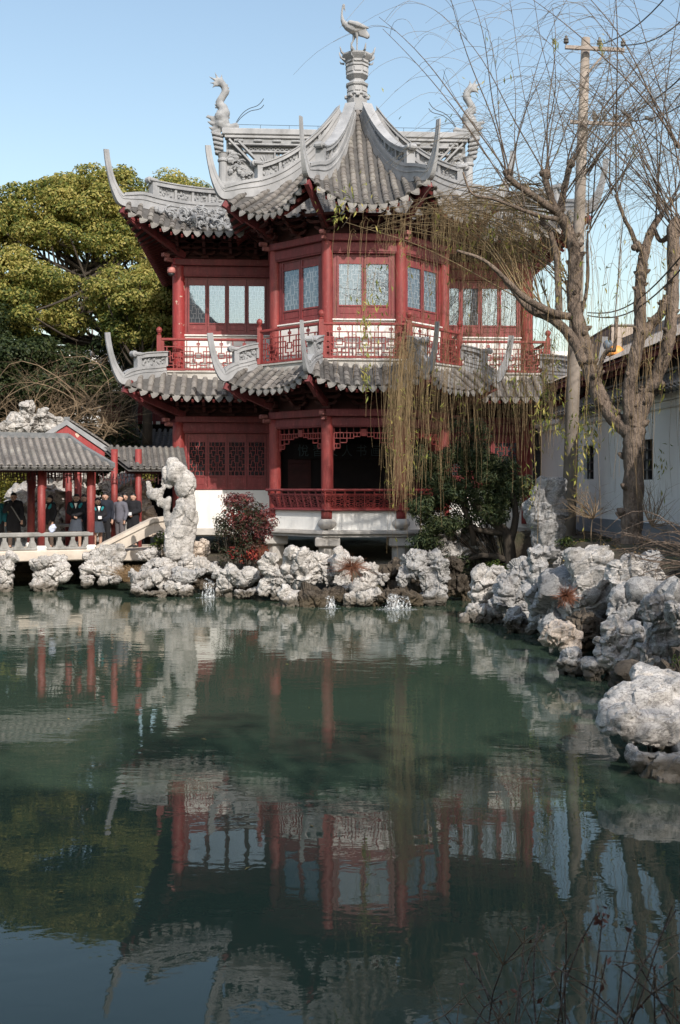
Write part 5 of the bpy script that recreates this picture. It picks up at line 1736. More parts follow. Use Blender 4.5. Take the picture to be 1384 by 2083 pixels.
# long shoots that rise from the pollard heads and fan against the sky
heads = [(1108, 356, 1, 9, -.5, .6), (1031, 358, .3, 9, -.7, .5), (1160, 332, 1.3, 9, -.3, .7), (1134, 430, 1, 8, -.5, .8), (1371, 465, -.3, 12, -.9, .6), (1347, 436, 0, 8, -.4, .9), (1253, 395, 0, 9, -.7, .7), (1195, 470, .8, 6, -.3, .7),
         (1190, 360, .6, 8, .0, 1.0), (1384, 300, -1, 10, -1., .4), (1254, 645, .2, 2, -.5, .6), (1330, 460, 0, 6, -.2, 1.), (1400, 480, -1.2, 10, -.8, .3), (1060, 425, .3, 4, -.9, .2), (1440, 380, -1, 10, -1, .2)]
shoots = []; SR = []; K = 14
tsK = np.linspace(0, 1, K)[:, None]
for (px, py, dd, n, lx, hx) in heads:
    for _ in range(int(n * .85)):
        s0 = np.array(wp(px + rr.uniform(-5, 5), py + rr.uniform(-5, 5), dd))
        ux = rr.uniform(lx, hx); d = np.array([ux, rr.uniform(-.5, .5), 1.0]); d /= np.linalg.norm(d)
        L = rr.uniform(2.6, 5.4)
        w = np.array([rr.uniform(-.3, .3) + ux * .55, rr.uniform(-.3, .3), -.55 * abs(ux)]) * L * .33
        wig = np.array([math.sin(rr.random() * 6), math.cos(rr.random() * 6), 0]) * .06
        shoots.append(s0 + d * L * tsK + w * tsK ** 2 + wig * np.sin(tsK * 7 + rr.random() * 6))
        SR.append(rr.uniform(.010, .022))
shoots = np.array(shoots)
st = Stems(); st.add(shoots - WON, np.array(SR), .005, 4)
inst('shoots', st.mesh('shoots', M_BARK), WIL)
# second order twigs: arch out of the shoots and hang over
fine = []
for sh, r_ in zip(shoots, SR):
    for _ in range(rr.randrange(7, 12)):
        u = rr.uniform(.12, .98); i = u * (K - 1); a = sh[int(i)] + (sh[min(K - 1, int(i) + 1)] - sh[int(i)]) * (i % 1)
        az = rr.random() * 6.28; L = rr.uniform(.8, 2.6)
        d = np.array([math.cos(az) * .8 + rr.uniform(-.4, .1), math.sin(az) * .7, rr.uniform(.25, 1.0)]); d /= np.linalg.norm(d)
        t_ = np.linspace(0, 1, 10)[:, None]
        q = a + d * L * t_ + np.array([d[0] * .3, 0, -rr.uniform(.55, 1.15)]) * L * t_ ** 2 + np.array([.03, .03, 0]) * np.sin(t_ * 9 + rr.random() * 6)
        fine.append(q)
st = Stems(); st.add(np.array(fine) - WON, .0052, .003, 3)
o = inst('fine_twigs', st.mesh('fine_twigs', M_FINE), WIL); o['kind'] = 'stuff'

# long side boughs that sweep left in front of the pavilion
bough = []; BRd = []
src = [(1165, 600, 1), (1168, 505, 1), (1134, 432, 1), (1118, 420, .8), (1132, 520, 1.2), (1080, 395, .6), (1095, 622, .6), (1128, 652, .9), (1060, 600, .5), (1108, 380, 1), (1057, 425, .3), (1150, 560, 1)]
for k in range(84):
    px, py, dd = src[k % len(src)]
    a = np.array(wp(px + rr.uniform(-8, 8), py + rr.uniform(-8, 8), dd))
    ex = 680 + 400 * rr.random() ** .75 if k % 3 else rr.uniform(860, 1080)
    ey = rr.uniform(405, 470) + max(0, (900 - ex)) * .12 * rr.random()
    e_ = np.array(wp(ex, ey, rr.uniform(3.4, 6.6)))
    t_ = np.linspace(0, 1, 12)[:, None]
    arch = rr.uniform(.15, .8)
    q = a + (e_ - a) * t_ + np.array([0, 0, arch]) * np.sin(t_ * math.pi) + np.array([.05, .05, .05]) * np.sin(t_ * 8 + rr.random() * 6) * t_
    bough.append(q); BRd.append(rr.uniform(.007, .018))
bough = np.array(bough)
st = Stems(); st.add(bough - WON, np.array(BRd), .006, 4)
inst('side_boughs', st.mesh('side_boughs', M_WITHE), WIL)
wi = []; wr = []; ends = []


def withe(a, dirx, drop, sway, out, dy=0.0):
    t_ = np.linspace(0, 1, 14)[:, None]
    ph = rr.random() * 6
    q = np.array(a) + np.array([dirx, dy, 0]) * out * (1 - (1 - np.minimum(t_ * 2.4, 1)) ** 2) + np.array([0, 0, 1]) * (out * .55 * np.sin(np.minimum(t_ * 3.2, 1) * math.pi) - drop * np.clip(t_ - .12, 0, 1) / .88)
    q = q + np.array([sway, sway * .6, 0]) * np.sin(t_ * 3.2 + ph) * t_ + np.array([.02, .02, 0]) * np.sin(t_ * 11 + ph)
    return q


for b_ in bough:                                   # upper curtain in front of the eaves and upper windows
    for _ in range(rr.randrange(6, 10)):
        i = rr.uniform(.3, 1.0) * 11; a = b_[int(min(i, 10))] + (b_[int(min(i, 10)) + 1] - b_[int(min(i, 10))]) * (i % 1)
        pxx = a[0] / a[1] * FPX + CX
        drop = rr.uniform(.5, 1.5) if pxx < 830 else rr.uniform(.7, 2.4)
        if rr.random() < .06: drop *= 1.9
        q = withe(a, rr.choice((-1, -1, 1)), drop, rr.uniform(.02, .10), rr.uniform(.05, .3), rr.uniform(-.3, .3))
        wi.append(q); wr.append(rr.uniform(.0026, .0046)); ends.append(q)
for k in range(480):                               # lower curtain
    u = rr.random()
    px = rr.gauss(812, 17) if u < .2 else rr.uniform(795, 1075) if u < .86 else rr.uniform(1060, 1135)
    py = rr.uniform(560, 770) if px > 850 else rr.uniform(640, 770)
    yend = rr.uniform(960, 1045) if (px < 850 and rr.random() < .6) else rr.uniform(830, 1000) if px < 980 else rr.uniform(800, 940)
    if rr.random() < .04: yend += 90
    dd = rr.uniform(2.2, 6.2)
    a = wp(px + 20, py, dd); drop = (yend - py) / FPX * (WD + dd)
    q = withe(a, -1, drop, rr.uniform(.03, .14), rr.uniform(.1, .4))
    wi.append(q); wr.append(rr.uniform(.003, .006)); ends.append(q)
for k in range(150):                               # thin strands hanging on the right, before the sky and the white house
    px = rr.uniform(1090, 1420); py = rr.uniform(380, 760); dd = rr.uniform(-2, 1.5)
    a = wp(px, py, dd); q = withe(a, rr.choice((-1, 1)), rr.uniform(1.2, 4.2), rr.uniform(.04, .16), rr.uniform(.1, .5))
    wi.append(q); wr.append(rr.uniform(.003, .006)); ends.append(q)
for k in range(16):
    px = rr.uniform(690, 780); a = wp(px, rr.uniform(430, 640), rr.uniform(.4, 2)); q = withe(a, -1, rr.uniform(1.4, 3.2), .08, .2)
    wi.append(q); wr.append(.0045); ends.append(q)
st = Stems(); st.add(np.array(wi) - WON, np.array(wr), .003, 3)
o = inst('withes', st.mesh('withes', M_WITHE), WIL); o['kind'] = 'stuff'
# a few last narrow leaves
M_WLEAF = leaf_mat('willow_leaf', [(.16, .2, .04), (.36, .36, .08), (.55, .46, .14)], 2.0, .45)
lc = []; lax = []
for q in ends:
    px = q[-1][0] / q[-1][1] * FPX + CX
    if rr.random() > (.10 if px < 1080 else .34): continue
    for _ in range(rr.randrange(2, 12)):
        i = rr.uniform(6, 13); a = q[int(min(i, 12))]
        lc.append(a + np.array([rr.uniform(-.06, .06), rr.uniform(-.06, .06), rr.uniform(-.1, .05)])); lax.append((rr.uniform(-.5, .5), rr.uniform(-.5, .5), -1))
spots = [(743, 650, 16, 60, 60), (745, 770, 10, 28, 40), (690, 440, 10, 30, 25), (700, 400, 60, 40, 30), (1196, 880, 26, 50, 110), (1180, 940, 20, 40, 40), (1105, 850, 20, 50, 50), (1150, 880, 12, 40, 30), (1350, 940, 14, 40, 25), (1210, 800, 18, 40, 30), (1050, 780, 30, 30, 20), (1230, 540, 80, 150, 40), (1130, 90, 5, 14, 12), (1290, 310, 6, 14, 10), (1225, 90, 5, 20, 14), (1000, 200, 150, 120, 30), (760, 600, 30, 90, 50), (1085, 985, 10, 60, 30)]
for (px, py, a, b, n) in spots:
    for _ in range(n):
        lc.append(np.array(wp(px + rr.gauss(0, a * .6), py + rr.gauss(0, b * .6), rr.uniform(.3, 1.5)))); lax.append((rr.uniform(-.4, .4), rr.uniform(-.4, .4), -1))
lc = np.array(lc); lax = np.array(lax, dtype=float)
nn = RNG.normal(size=lc.shape); nn[:, 1] -= .6
Ls = RNG.uniform(.10, .20, len(lc))
inst('leaves', leaves_mesh('leaves', lc - WON, nn, Ls, Ls * .24, M_WLEAF, RNG, axis=lax), WIL)


# ---- shrubs
def shrub(name, label, D, ells, per, r, mats, seed, leaf, stems_from, cat='shrub', group=None, bark=M_BARKD, nst=26, axis=None, up=.25):
    rng = np.random.default_rng(seed); k = D / FPX
    b = P(stems_from[0], stems_from[1], D); e = empty(name, (b.x, b.y, min(b.z, gz(b.x, b.y)))); tag(e, label, cat, group)
    off = Vector(e.location); lobes = [[] for _ in mats]
    allc = []
    for (px, py, a, bb, n, mi) in ells:
        for _ in range(n):
            d = rng.normal(size=3); d /= np.linalg.norm(d); d *= rng.random() ** .4
            c = P(px + d[0] * a, py + d[2] * bb, D + d[1] * a * k * .8) - off
            q = r * rng.uniform(.6, 1.3)
            lobes[mi].append((tuple(c), (q, q, q * .8))); allc.append(c)
    for mi, (mt, lb) in enumerate(zip(mats, lobes)):
        if not lb: continue
        C, Nn = lobe_leaves(lb, per, rng, up)
        L = rng.uniform(.7, 1.3, len(C)) * leaf[0]
        inst('foliage', leaves_mesh('foliage', C, Nn, L, L * leaf[1] / leaf[0], mt, rng), e)
    t_ = np.linspace(0, 1, 8)[:, None]; ps = []
    for i in range(min(nst, len(allc))):
        c = np.array(allc[int(rng.integers(len(allc)))]); a = np.array([rng.uniform(-.12, .12), rng.uniform(-.1, .1), 0])
        m = a * .5 + c * .5 + rng.normal(size=3) * .12
        ps.append(a * (1 - t_) ** 2 + 2 * m * t_ * (1 - t_) + c * t_ ** 2)
    s = Stems(); s.add(np.array(ps), .022, .006, 4)
    inst('stems', s.mesh('stems', bark), e)
    return e


M_NGR = leaf_mat('nandina_dark_leaf', [(.02, .03, .014), (.05, .05, .025), (.09, .05, .04)], 3, .25)
M_NMR = leaf_mat('nandina_maroon_leaf', [(.06, .02, .022), (.15, .04, .04), (.26, .08, .07)], 3, .25)
M_NRD = leaf_mat('nandina_red_leaf', [(.2, .03, .03), (.42, .05, .05), (.45, .12, .06)], 3, .3)
shrub('nandina_bush', 'red and maroon leaved bush against the left white wall', 30.6,
      [(495, 1075, 52, 60, 70, 0), (500, 1050, 50, 45, 50, 1), (470, 1110, 35, 35, 26, 0), (520, 1085, 34, 50, 30, 1), (500, 1125, 40, 22, 14, 2), (480, 1045, 25, 25, 8, 2), (540, 1060, 20, 30, 14, 1), (490, 1020, 30, 18, 14, 1)],
      900, .22, (M_NGR, M_NMR, M_NRD), 21, (.11, .035), (495, 1155))
M_PINE = leaf_mat('pine_needle', [(.018, .034, .016), (.05, .075, .03), (.11, .125, .05)], 2.2, .15)
shrub('pine_shrub', 'dark green layered podocarpus shrub before the right wing of the pavilion', 30.4,
      [(880, 960, 40, 40, 34, 0), (950, 930, 50, 30, 40, 0), (1000, 965, 55, 40, 52, 0), (930, 1000, 70, 30, 54, 0), (1000, 1040, 50, 30, 36, 0), (870, 1030, 50, 18, 24, 0), (900, 1065, 60, 20, 30, 0), (1020, 1010, 40, 30, 26, 0), (850, 935, 22, 25, 12, 0), (860, 1100, 28, 14, 10, 0), (930, 1145, 36, 16, 14, 0), (905, 1175, 22, 14, 8, 0), (1050, 985, 26, 26, 14, 0), (955, 880, 40, 26, 12, 0)],
      2100, .25, (M_PINE,), 22, (.12, .03), (1035, 1165), nst=40)
pt = bpy.data.objects['pine_shrub']; off = Vector(pt.location)
m = MB()
for ch in ([(1040, 1180, 15), (1038, 1130, 13), (1030, 1085, 11), (1000, 1060, 8), (960, 1020, 6)], [(1036, 1110, 9), (1050, 1050, 7), (1040, 990, 5)], [(1030, 1085, 8), (975, 1078, 6), (905, 1055, 5)], [(965, 1110, 7), (955, 1060, 6), (935, 1010, 4)], [(1036, 1140, 8), (980, 1130, 6), (935, 1150, 4)]):
    m.tube(smooth_path([P(a, b, 30.2) - off for a, b, c in ch], 3), [lerp_at([(i / (len(ch) - 1), c[2] * 30.2 / FPX) for i, c in enumerate(ch)], q / (3 * (len(ch) - 1))) for q in range(3 * (len(ch) - 1) + 1)], 7)
m.build('trunk', M_BARKD, pt, True, fix=False)
M_BRG = leaf_mat('bright_shrub_leaf', [(.06, .08, .015), (.2, .19, .03), (.3, .25, .05)], 2, .3)
shrub('green_shrub', 'yellow green shrub behind the walkway at the left edge', 39.0, [(20, 985, 45, 28, 40, 0), (40, 965, 30, 18, 18, 0), (0, 1020, 40, 20, 18, 0)], 800, .28, (M_BRG,), 23, (.09, .045), (10, 1060), group='leafy shrubs behind the walkway')
shrub('green_shrub', 'bright green shrub between the ramp and the pavilion corner', 38.5, [(300, 975, 18, 26, 22, 0), (292, 1000, 14, 20, 10, 0)], 800, .25, (M_BRG,), 24, (.09, .045), (298, 1060), group='leafy shrubs behind the walkway')
M_FERN = leaf_mat('low_green_leaf', [(.02, .045, .01), (.06, .10, .018), (.13, .15, .03)], 3, .3)
shrub('low_plant', 'low dark green plants around the willow foot', 25.5, [(1190, 1108, 40, 10, 26, 0), (1150, 1104, 20, 8, 10, 0), (1240, 1108, 26, 8, 12, 0)], 1200, .12, (M_FERN,), 25, (.08, .03), (1190, 1125), 'plant', 'low green plants on the right bank')
shrub('low_plant', 'fresh yellow green tuft right of the willow trunk', 22.6, [(1328, 1135, 16, 8, 8, 0)], 1600, .09, (M_WLEAF,), 26, (.07, .03), (1328, 1150), 'plant', 'low green plants on the right bank')
shrub('low_plant', 'mossy green clump in the shade behind the jagged rock', 26.3, [(1030, 1160, 24, 12, 18, 0), (1005, 1150, 16, 8, 8, 0)], 1400, .11, (M_FERN,), 27, (.07, .025), (1030, 1180), 'plant', 'low green plants on the right bank')
shrub('low_plant', 'small green weed growing from the broad flat slab', 12.2, [(1322, 1408, 8, 9, 6, 0)], 2600, .04, (M_FERN,), 28, (.035, .012), (1322, 1424), 'plant', 'low green plants on the right bank')
shrub('low_plant', 'moss cushion at the right edge behind the flat slab', 12.9, [(1382, 1347, 22, 9, 14, 0)], 2600, .06, (M_FERN,), 29, (.03, .015), (1382, 1360), 'plant', 'low green plants on the right bank')
shrub('ivy', 'dark ivy under the stone ramp beside the pierced stone', 32.2, [(328, 1095, 10, 18, 14, 0), (318, 1112, 12, 8, 8, 0)], 1400, .13, (M_FERN,), 30, (.07, .045), (328, 1125), 'plant')


def tuft(name, label, D, cx, cy, w, h, n, mat, seed, hang=False, flop=False, group='dry grass tufts among the rocks', r=.006):
    rng = np.random.default_rng(seed); b = P(cx, cy, D); e = empty(name, tuple(b)); tag(e, label, 'grass tuft', group)
    k = D / FPX; t_ = np.linspace(0, 1, 7)[:, None]; ps = []
    for _ in range(n):
        if flop:
            d = rng.normal(size=3) * np.array([w, w * .8, h]) * k * .42; d[1] = -abs(d[1])
            ps.append(d * .15 + d * t_ + rng.normal(size=3) * .02 * t_ ** 2); continue
        a = np.array([rng.uniform(-.5, .5) * w * k * .6, rng.uniform(-.3, .3) * w * k * .6, 0])
        d = np.array([rng.normal() * .26 * w * k, rng.normal() * .2 * w * k - (.12 if hang or flop else 0), (-1 if hang else 1) * rng.uniform(.4, 1.0) * h * k])
        ps.append(a + d * t_ + np.array([d[0] * .5, d[1] * .5, -abs(d[2]) * .35]) * t_ ** 2)
    s = Stems(); s.add(np.array(ps), r, .002, 3); inst('blades', s.mesh('blades', mat), e)['kind'] = 'stuff'
    return e


M_DRY = mk('dry_grass', (.24, .15, .08), (.42, .29, .16), 3, .9, 0)
M_RUST = mk('rust_dead_stalks', (.14, .055, .03), (.28, .12, .07), 6, .9, 0)
tuft('dry_grass', 'tan dry grass clump spilling beside the stone ramp', 31.4, 272, 1182, 62, 52, 420, M_DRY, 1)
tuft('dry_grass', 'reddish dry tuft hanging in the hollow of the flat topped rock', 27.35, 716, 1152, 40, 26, 300, M_RUST, 2, flop=True)
tuft('dry_grass', 'orange stalks at the right foot of the red leaved bush', 30.2, 538, 1150, 22, 70, 120, M_RUST, 3)
tuft('dry_grass', 'rust brown dead plant clinging to the big smooth white rock', 18.9, 1152, 1212, 26, 24, 380, M_RUST, 4, flop=True)


def bare_shrub(name, label, D, bx, by, tips, n, spread, seed, r0=.03, group='bare twiggy shrubs', mat=M_TWIG, stem_px=None, sub=7, tl=.5, base_px=None, wild=.12):
    rng = np.random.default_rng(seed); b = P(bx, by, D); e = empty(name, tuple(b)); tag(e, label, 'shrub', group)
    off = np.array(b); t_ = np.linspace(0, 1, 9)[:, None]; main = []; tw = []
    j = np.array(P(*stem_px, D)) - off if stem_px else np.zeros(3)
    if stem_px:
        mm = np.array([.5 * j + rng.normal(size=3) * .05])
        main.append(mm[0] * 2 * t_ * (1 - t_) + j * t_ ** 2)
    for _ in range(n):
        if base_px:
            bp = base_px[int(rng.integers(len(base_px)))]; j = np.array(P(bp[0] + rng.normal() * 10, bp[1], D + rng.normal() * .5)) - off
        tp = tips[int(rng.integers(len(tips)))]
        c = np.array(P(tp[0] + rng.normal() * spread, tp[1] + rng.normal() * spread, D + rng.normal() * .35)) - off
        m = j * .55 + c * .45 + rng.normal(size=3) * wild * np.linalg.norm(c - j)
        q = j * (1 - t_) ** 2 + 2 * m * t_ * (1 - t_) + c * t_ ** 2; main.append(q)
        for _ in range(sub):
            i = int(rng.integers(3, 9)); a = q[i]; d = rng.normal(size=3) * .5 + (c - j) / (np.linalg.norm(c - j) + 1e-6) * .8; d /= np.linalg.norm(d)
            L = rng.uniform(.3, 1.0) * tl
            tw.append(a + d * L * t_ + rng.normal(size=3) * .15 * L * t_ ** 2)
    s = Stems(); s.add(np.array(main), r0, r0 * .3, 5); inst('stems', s.mesh('stems', mat), e)
    s = Stems(); s.add(np.array(tw), r0 * .28, r0 * .1, 3); inst('twigs', s.mesh('twigs', mat), e)['kind'] = 'stuff'
    return e


bare_shrub('bare_shrub', 'small vase shaped bare shrub between pole and willow trunk', 25.0, 1205, 1112, [(1175, 1010), (1200, 1000), (1225, 1005), (1245, 1030), (1165, 1035), (1215, 1000)], 20, 9, 41, .016, stem_px=(1206, 1055))
bare_shrub('bare_shrub', 'bare pale stemmed shrub right of the willow trunk', 23.5, 1306, 1120, [(1340, 1000), (1310, 1000), (1365, 1020), (1375, 1060), (1345, 1030), (1325, 990)], 20, 10, 42, .014, stem_px=(1326, 1070))
bare_shrub('bare_shrub', 'spreading leafless branches over the bank at the right edge', 18.8, 1430, 1150, [(1250, 1110), (1280, 1150), (1230, 1095), (1310, 1190), (1330, 1110), (1350, 1210), (1290, 1120)], 30, 18, 43, .013, mat=M_BARK, tl=.6, wild=.4)
bare_shrub('bramble', 'brown leafless bramble tangle above the walkway roof', 42.5, 150, 880, [(60, 815), (100, 800), (130, 810), (160, 790), (190, 790), (215, 815), (235, 830), (245, 800), (130, 770), (20, 830), (0, 850), (200, 850), (180, 830)], 80, 26, 44, .024, mat=M_TWIG, sub=10, tl=1.5, base_px=[(40, 880), (90, 885), (140, 880), (190, 885), (235, 880), (10, 880), (120, 850), (210, 860)], wild=.45)

# ---- withered bush on the near bank, out of focus at the lower right
fb = P(1215, 2200, 4.25); fe = empty('withered_bush', (fb.x, fb.y, gz(fb.x, fb.y))); tag(fe, 'withered twiggy bush with shrivelled pinkish leaves on the near bank', 'shrub')
rng = np.random.default_rng(51); off = np.array(fe.location); t_ = np.linspace(0, 1, 9)[:, None]; main = []; tw = []; lf = []
T = [(1100, 1880, 4.6), (1150, 1860, 4.4), (1216, 1875, 4.3), (1290, 1890, 4.5), (1370, 1870, 4.2), (1384, 1920, 4.4), (950, 1950, 4.8), (1010, 1990, 4.7), (1060, 1930, 4.6), (880, 2060, 4.8), (1180, 1960, 4.3), (1260, 1960, 4.1), (1330, 1980, 4.2), (1120, 2010, 4.5), (1040, 2060, 4.6), (980, 2060, 4.7), (1384, 2010, 4.1), (1230, 1910, 4.4)]
for tp in T + T[::2]:
    c = np.array(P(tp[0] + rng.normal() * 16, tp[1] + rng.normal() * 14, tp[2])) - off
    j = np.array([rng.uniform(-.2, .2), rng.uniform(-.1, .1), -.05]); m = j * .45 + c * .55 + np.array([rng.normal() * .4, rng.normal() * .2, .2 + rng.random() * .25])
    q = j * (1 - t_) ** 2 + 2 * m * t_ * (1 - t_) + c * t_ ** 2 + np.array([.02, .01, .014]) * np.sin(t_ * 9 + rng.random() * 6) * t_; main.append(q)
    for _ in range(8):
        i = int(rng.integers(3, 9)); a = q[i]; d = rng.normal(size=3) * .9 + np.array([0, 0, .5]); d /= np.linalg.norm(d)
        tw.append(a + d * rng.uniform(.06, .2) * t_); lf.append(tw[-1][-1])
s = Stems(); s.add(np.array(main), .006, .003, 5); inst('stems', s.mesh('stems', M_BARK), fe)
s = Stems(); s.add(np.array(tw), .0028, .0014, 4); inst('twigs', s.mesh('twigs', M_TWIG), fe)['kind'] = 'stuff'
lf = np.array(lf); lf = lf[rng.random(len(lf)) < .4]
lf = np.concatenate([lf, np.array([np.array(P(1222 + rng.normal() * 9, 1868 + rng.normal() * 11, 4.3)) - off for _ in range(16)])])
M_SHR = leaf_mat('shrivelled_leaf', [(.12, .045, .03), (.26, .11, .08), (.36, .18, .13)], 8, .2)
Ls = rng.uniform(.02, .045, len(lf)); inst('leaves', leaves_mesh('leaves', lf, rng.normal(size=lf.shape), Ls, Ls * .45, M_SHR, rng), fe)

# fallen leaves on the soil of the right bank
n = 2600; X = RNG.uniform(3.2, 9.5, n); Y = RNG.uniform(10, 34, n); Z = ground_height(X, Y); ok = Z > .1
C = np.stack([X, Y, Z + .015], 1)[ok]; N_ = RNG.normal(size=C.shape) * .35; N_[:, 2] += 1
M_LITTER = leaf_mat('fallen_leaf', [(.10, .06, .03), (.22, .14, .06), (.34, .25, .09)], 4, .1)
o = inst('fallen_leaves', leaves_mesh('fallen_leaves', C, N_, RNG.uniform(.05, .11, len(C)), RNG.uniform(.02, .04, len(C)), M_LITTER, RNG), None); tag(o, 'fallen willow leaves scattered on the soil of the right bank', 'fallen leaves', kind='stuff')

n = 44; C = np.array([(RNG.uniform(-6, 3), RNG.uniform(8, 29), .006) for _ in range(n)]); C = C[pond_sd(C[:, 0], C[:, 1]) < -.4]; N_ = RNG.normal(size=C.shape) * .05; N_[:, 2] = 1
o = inst('floating_leaves', leaves_mesh('floating_leaves', C, N_, RNG.uniform(.04, .09, len(C)), RNG.uniform(.015, .03, len(C)), M_LITTER, RNG), None); tag(o, 'few small dead leaves floating on the green pond', 'floating leaves', kind='stuff')
# ------------------------------------------------------------------ covered walkway on the left
WK_A, WK_B = P(-120, 1148, 31.2), P(190, 1126, 33.0)
wd = Vector((WK_B.x - WK_A.x, WK_B.y - WK_A.y, 0)); WL_ = wd.length; wd.normalize()
WK = empty('covered_walkway', (WK_A.x, WK_A.y, 0), math.atan2(wd.y, wd.x))
tag(WK, 'covered walkway with grey tiled roof and red posts over the water', 'walkway')
ZD = 1.02
LXW = lambda px, D: (P(px, 1000, D) - Vector(WK.location)).dot(wd)
m = MB(); m.bevbox(-2, WL_ + .05, -.05, 2.4, ZD - .20, ZD + .12, .03); m.build('stone_deck', M_TANSTONE, WK)
px_posts = [-115, 87, 187]
posts_x = [LXW(-15 - 100, 31.5), LXW(87, 32.3), WL_ - .05]
m = MB(); m.bevbox(-2, WL_, .0, .24, ZD + .52, ZD + .66, .03); m.build('balustrade_rail', M_GREYSTONE, WK)
m = MB(); m.bevbox(-2, WL_ - .1, .03, .21, ZD + .122, ZD + .2, .02); m.build('balustrade_foot', M_GREYSTONE, WK)
n = int((WL_ + 2) / .40)
bm_me = None
for k in range(n):
    x = WL_ - .2 - k * .40
    b = MB(); b.bevbox(-.055, .055, .04, .20, ZD + .2, ZD + .52, .012); b.prism([(.055, ZD + .2), (.17, ZD + .2), (.12, ZD + .27), (.07, ZD + .4), (.055, ZD + .4)], .06, .18); b.prism([(-.055, ZD + .4), (-.07, ZD + .4), (-.10, ZD + .27), (-.14, ZD + .2), (-.055, ZD + .2)], .065, .175)
    if bm_me is None: bm_me = b.mesh('baluster', M_GREYSTONE)
    inst('baluster', bm_me, WK, Matrix.Translation((x, 0, 0)))
ZE = 3.55
for yy in (.12, 2.2):
    for x in posts_x + [posts_x[0] - 3.2]:
        c = MB(); c.lathe([(.12, ZD + .1), (.12, ZE)], 14); o = c.build('post', M_RED, WK, True, Matrix.Translation((x, yy, 0)))
        c = MB(); c.lathe([(.16, ZD + .12), (.17, ZD + .2), (.13, ZD + .26)], 12); c.build('post_base', M_WHITE, o)
m = MB(); m.bevbox(-2.5, WL_ + .3, .05, .2, ZE - .06, ZE + .14, .02); m.bevbox(-2.5, WL_ + .3, 2.12, 2.27, ZE - .06, ZE + .14, .02); m.build('eave_beam', M_DARKWOOD, WK)
# hanging fret under the eave, seen against the rockery
for yy in (.12, 2.2):
    l = MB(); rr = random.Random(9); x = -2.4
    while x < WL_:
        hgt = .34 if min(abs(x - p) for p in posts_x) < .5 else .22
        l.box(x - .014, x + .014, yy - .02, yy + .02, ZE - .06 - hgt * rr.uniform(.7, 1.15), ZE - .05)
        l.box(x, x + .11, yy - .018, yy + .018, ZE - .06 - rr.uniform(.05, hgt), ZE - .035 - rr.uniform(.05, hgt)) if False else None
        z = ZE - .06 - rr.choice((.08, .16, .24)); l.box(x, x + .12, yy - .017, yy + .017, z - .012, z + .012)
        x += .105
    l.build('hanging_fret', M_DARKWOOD, WK)
    for p in (0.5, 1.4, 2.9, 3.7):
        d = MB(); xx = WL_ - p; d.bevbox(xx - .03, xx + .03, yy - .03, yy + .03, ZE - .55, ZE - .05, .01); d.build('pendant_post', M_RED, WK)


def tiled_roof(parent, M, w, hfun, dmax, sp, tscale, n_ind, slant=(0, 0), nm='roof'):
    """one tiled slope: eave along local x, rising with y; slant shifts the two ends with y"""
    bed = MB(); rows = []
    for q in range(9):
        d = dmax * q / 8
        rows.append([M @ Vector((slant[0] * d + (w + (slant[1] - slant[0]) * d) * u / 12, d, hfun(d))) for u in range(13)])
    bed.grid(rows); bed.grid([[p - Vector((0, 0, .12)) for p in r] for r in rows])
    roof = bed.build(nm, M_BED, parent, True)
    stuff = []; n = int(w / sp); cnt = 0
    for k in range(-40, n + 41):
        x = sp * (k + .5); d = 0.0; first = True
        while d < dmax - .05:
            if x < slant[0] * d + .05 or x > w + slant[1] * d - .05:
                d += .2; first = False; continue
            e = .02; a = Vector((x, d, hfun(d))); ty = Vector((0, e, hfun(d + e) - hfun(d))).normalized(); n_ = Vector((1, 0, 0)).cross(ty)
            T = M @ Matrix(((1, ty.x, n_.x, a.x), (0, ty.y, n_.y, a.y), (0, ty.z, n_.z, a.z), (0, 0, 0, 1)))
            mt = np.array(T @ Matrix.Scale(tscale, 4))
            if d < .3 and cnt < n_ind:
                cnt += 1; inst('roof_tile', ME_COVER, roof, T @ Matrix.Scale(tscale, 4))
            else: stuff.append(COVER_V @ mt[:3, :3].T + mt[:3, 3])
            if first and d == 0:
                inst('drip_tile', ME_DRIP, roof, T @ Matrix.Translation((sp / 2, -.03, .0)) @ Matrix.Rotation(R(18), 4, 'X') @ Matrix.Scale(tscale * 1.05, 4))
                first = False
            d += .22 * tscale / (math.hypot(e, hfun(d + e) - hfun(d)) / e)
    k = len(stuff); nV = len(COVER_V)
    if k:
        F_ = (COVER_F[None] + (np.arange(k) * nV)[:, None, None]).reshape(-1, 4)
        inst('roof_tile_field', fast_mesh('roof_tile_field', np.concatenate(stuff), F_, M_TILE), roof)['kind'] = 'stuff'
    return roof


# long walkway roof: eave towards the water, end edge runs back to the left
def wh(d): return ZE + .10 + .42 * d + .07 * d * d


tiled_roof(WK, Matrix.Translation((-3.2, -.55, 0)), WL_ + 3.75, wh, 1.75, .205, .72, 60, (0, -.62))
rb = MB(); xe = WL_ + .55 - .62 * 1.75
rb.blade([Vector((-3.2, 1.2, wh(1.75))), Vector((xe, 1.2, wh(1.75)))], -.05, .12, .22)
rb.blade([Vector((xe, 1.2, wh(1.75))), Vector((xe + .4, .6, wh(1.1))), Vector((WL_ + .5, -.5, wh(.05)))], -.04, .10, .16)
rb.build('roof_ridge', M_DARKCARVE, WK)
bk = MB()
bk.add([(-3.2, 1.2, wh(1.75)), (xe, 1.2, wh(1.75)), (xe, 2.9, ZE + .1), (-3.2, 2.9, ZE + .1)], [(0, 1, 2, 3)]); bk.build('rear_slope', M_BED, WK)

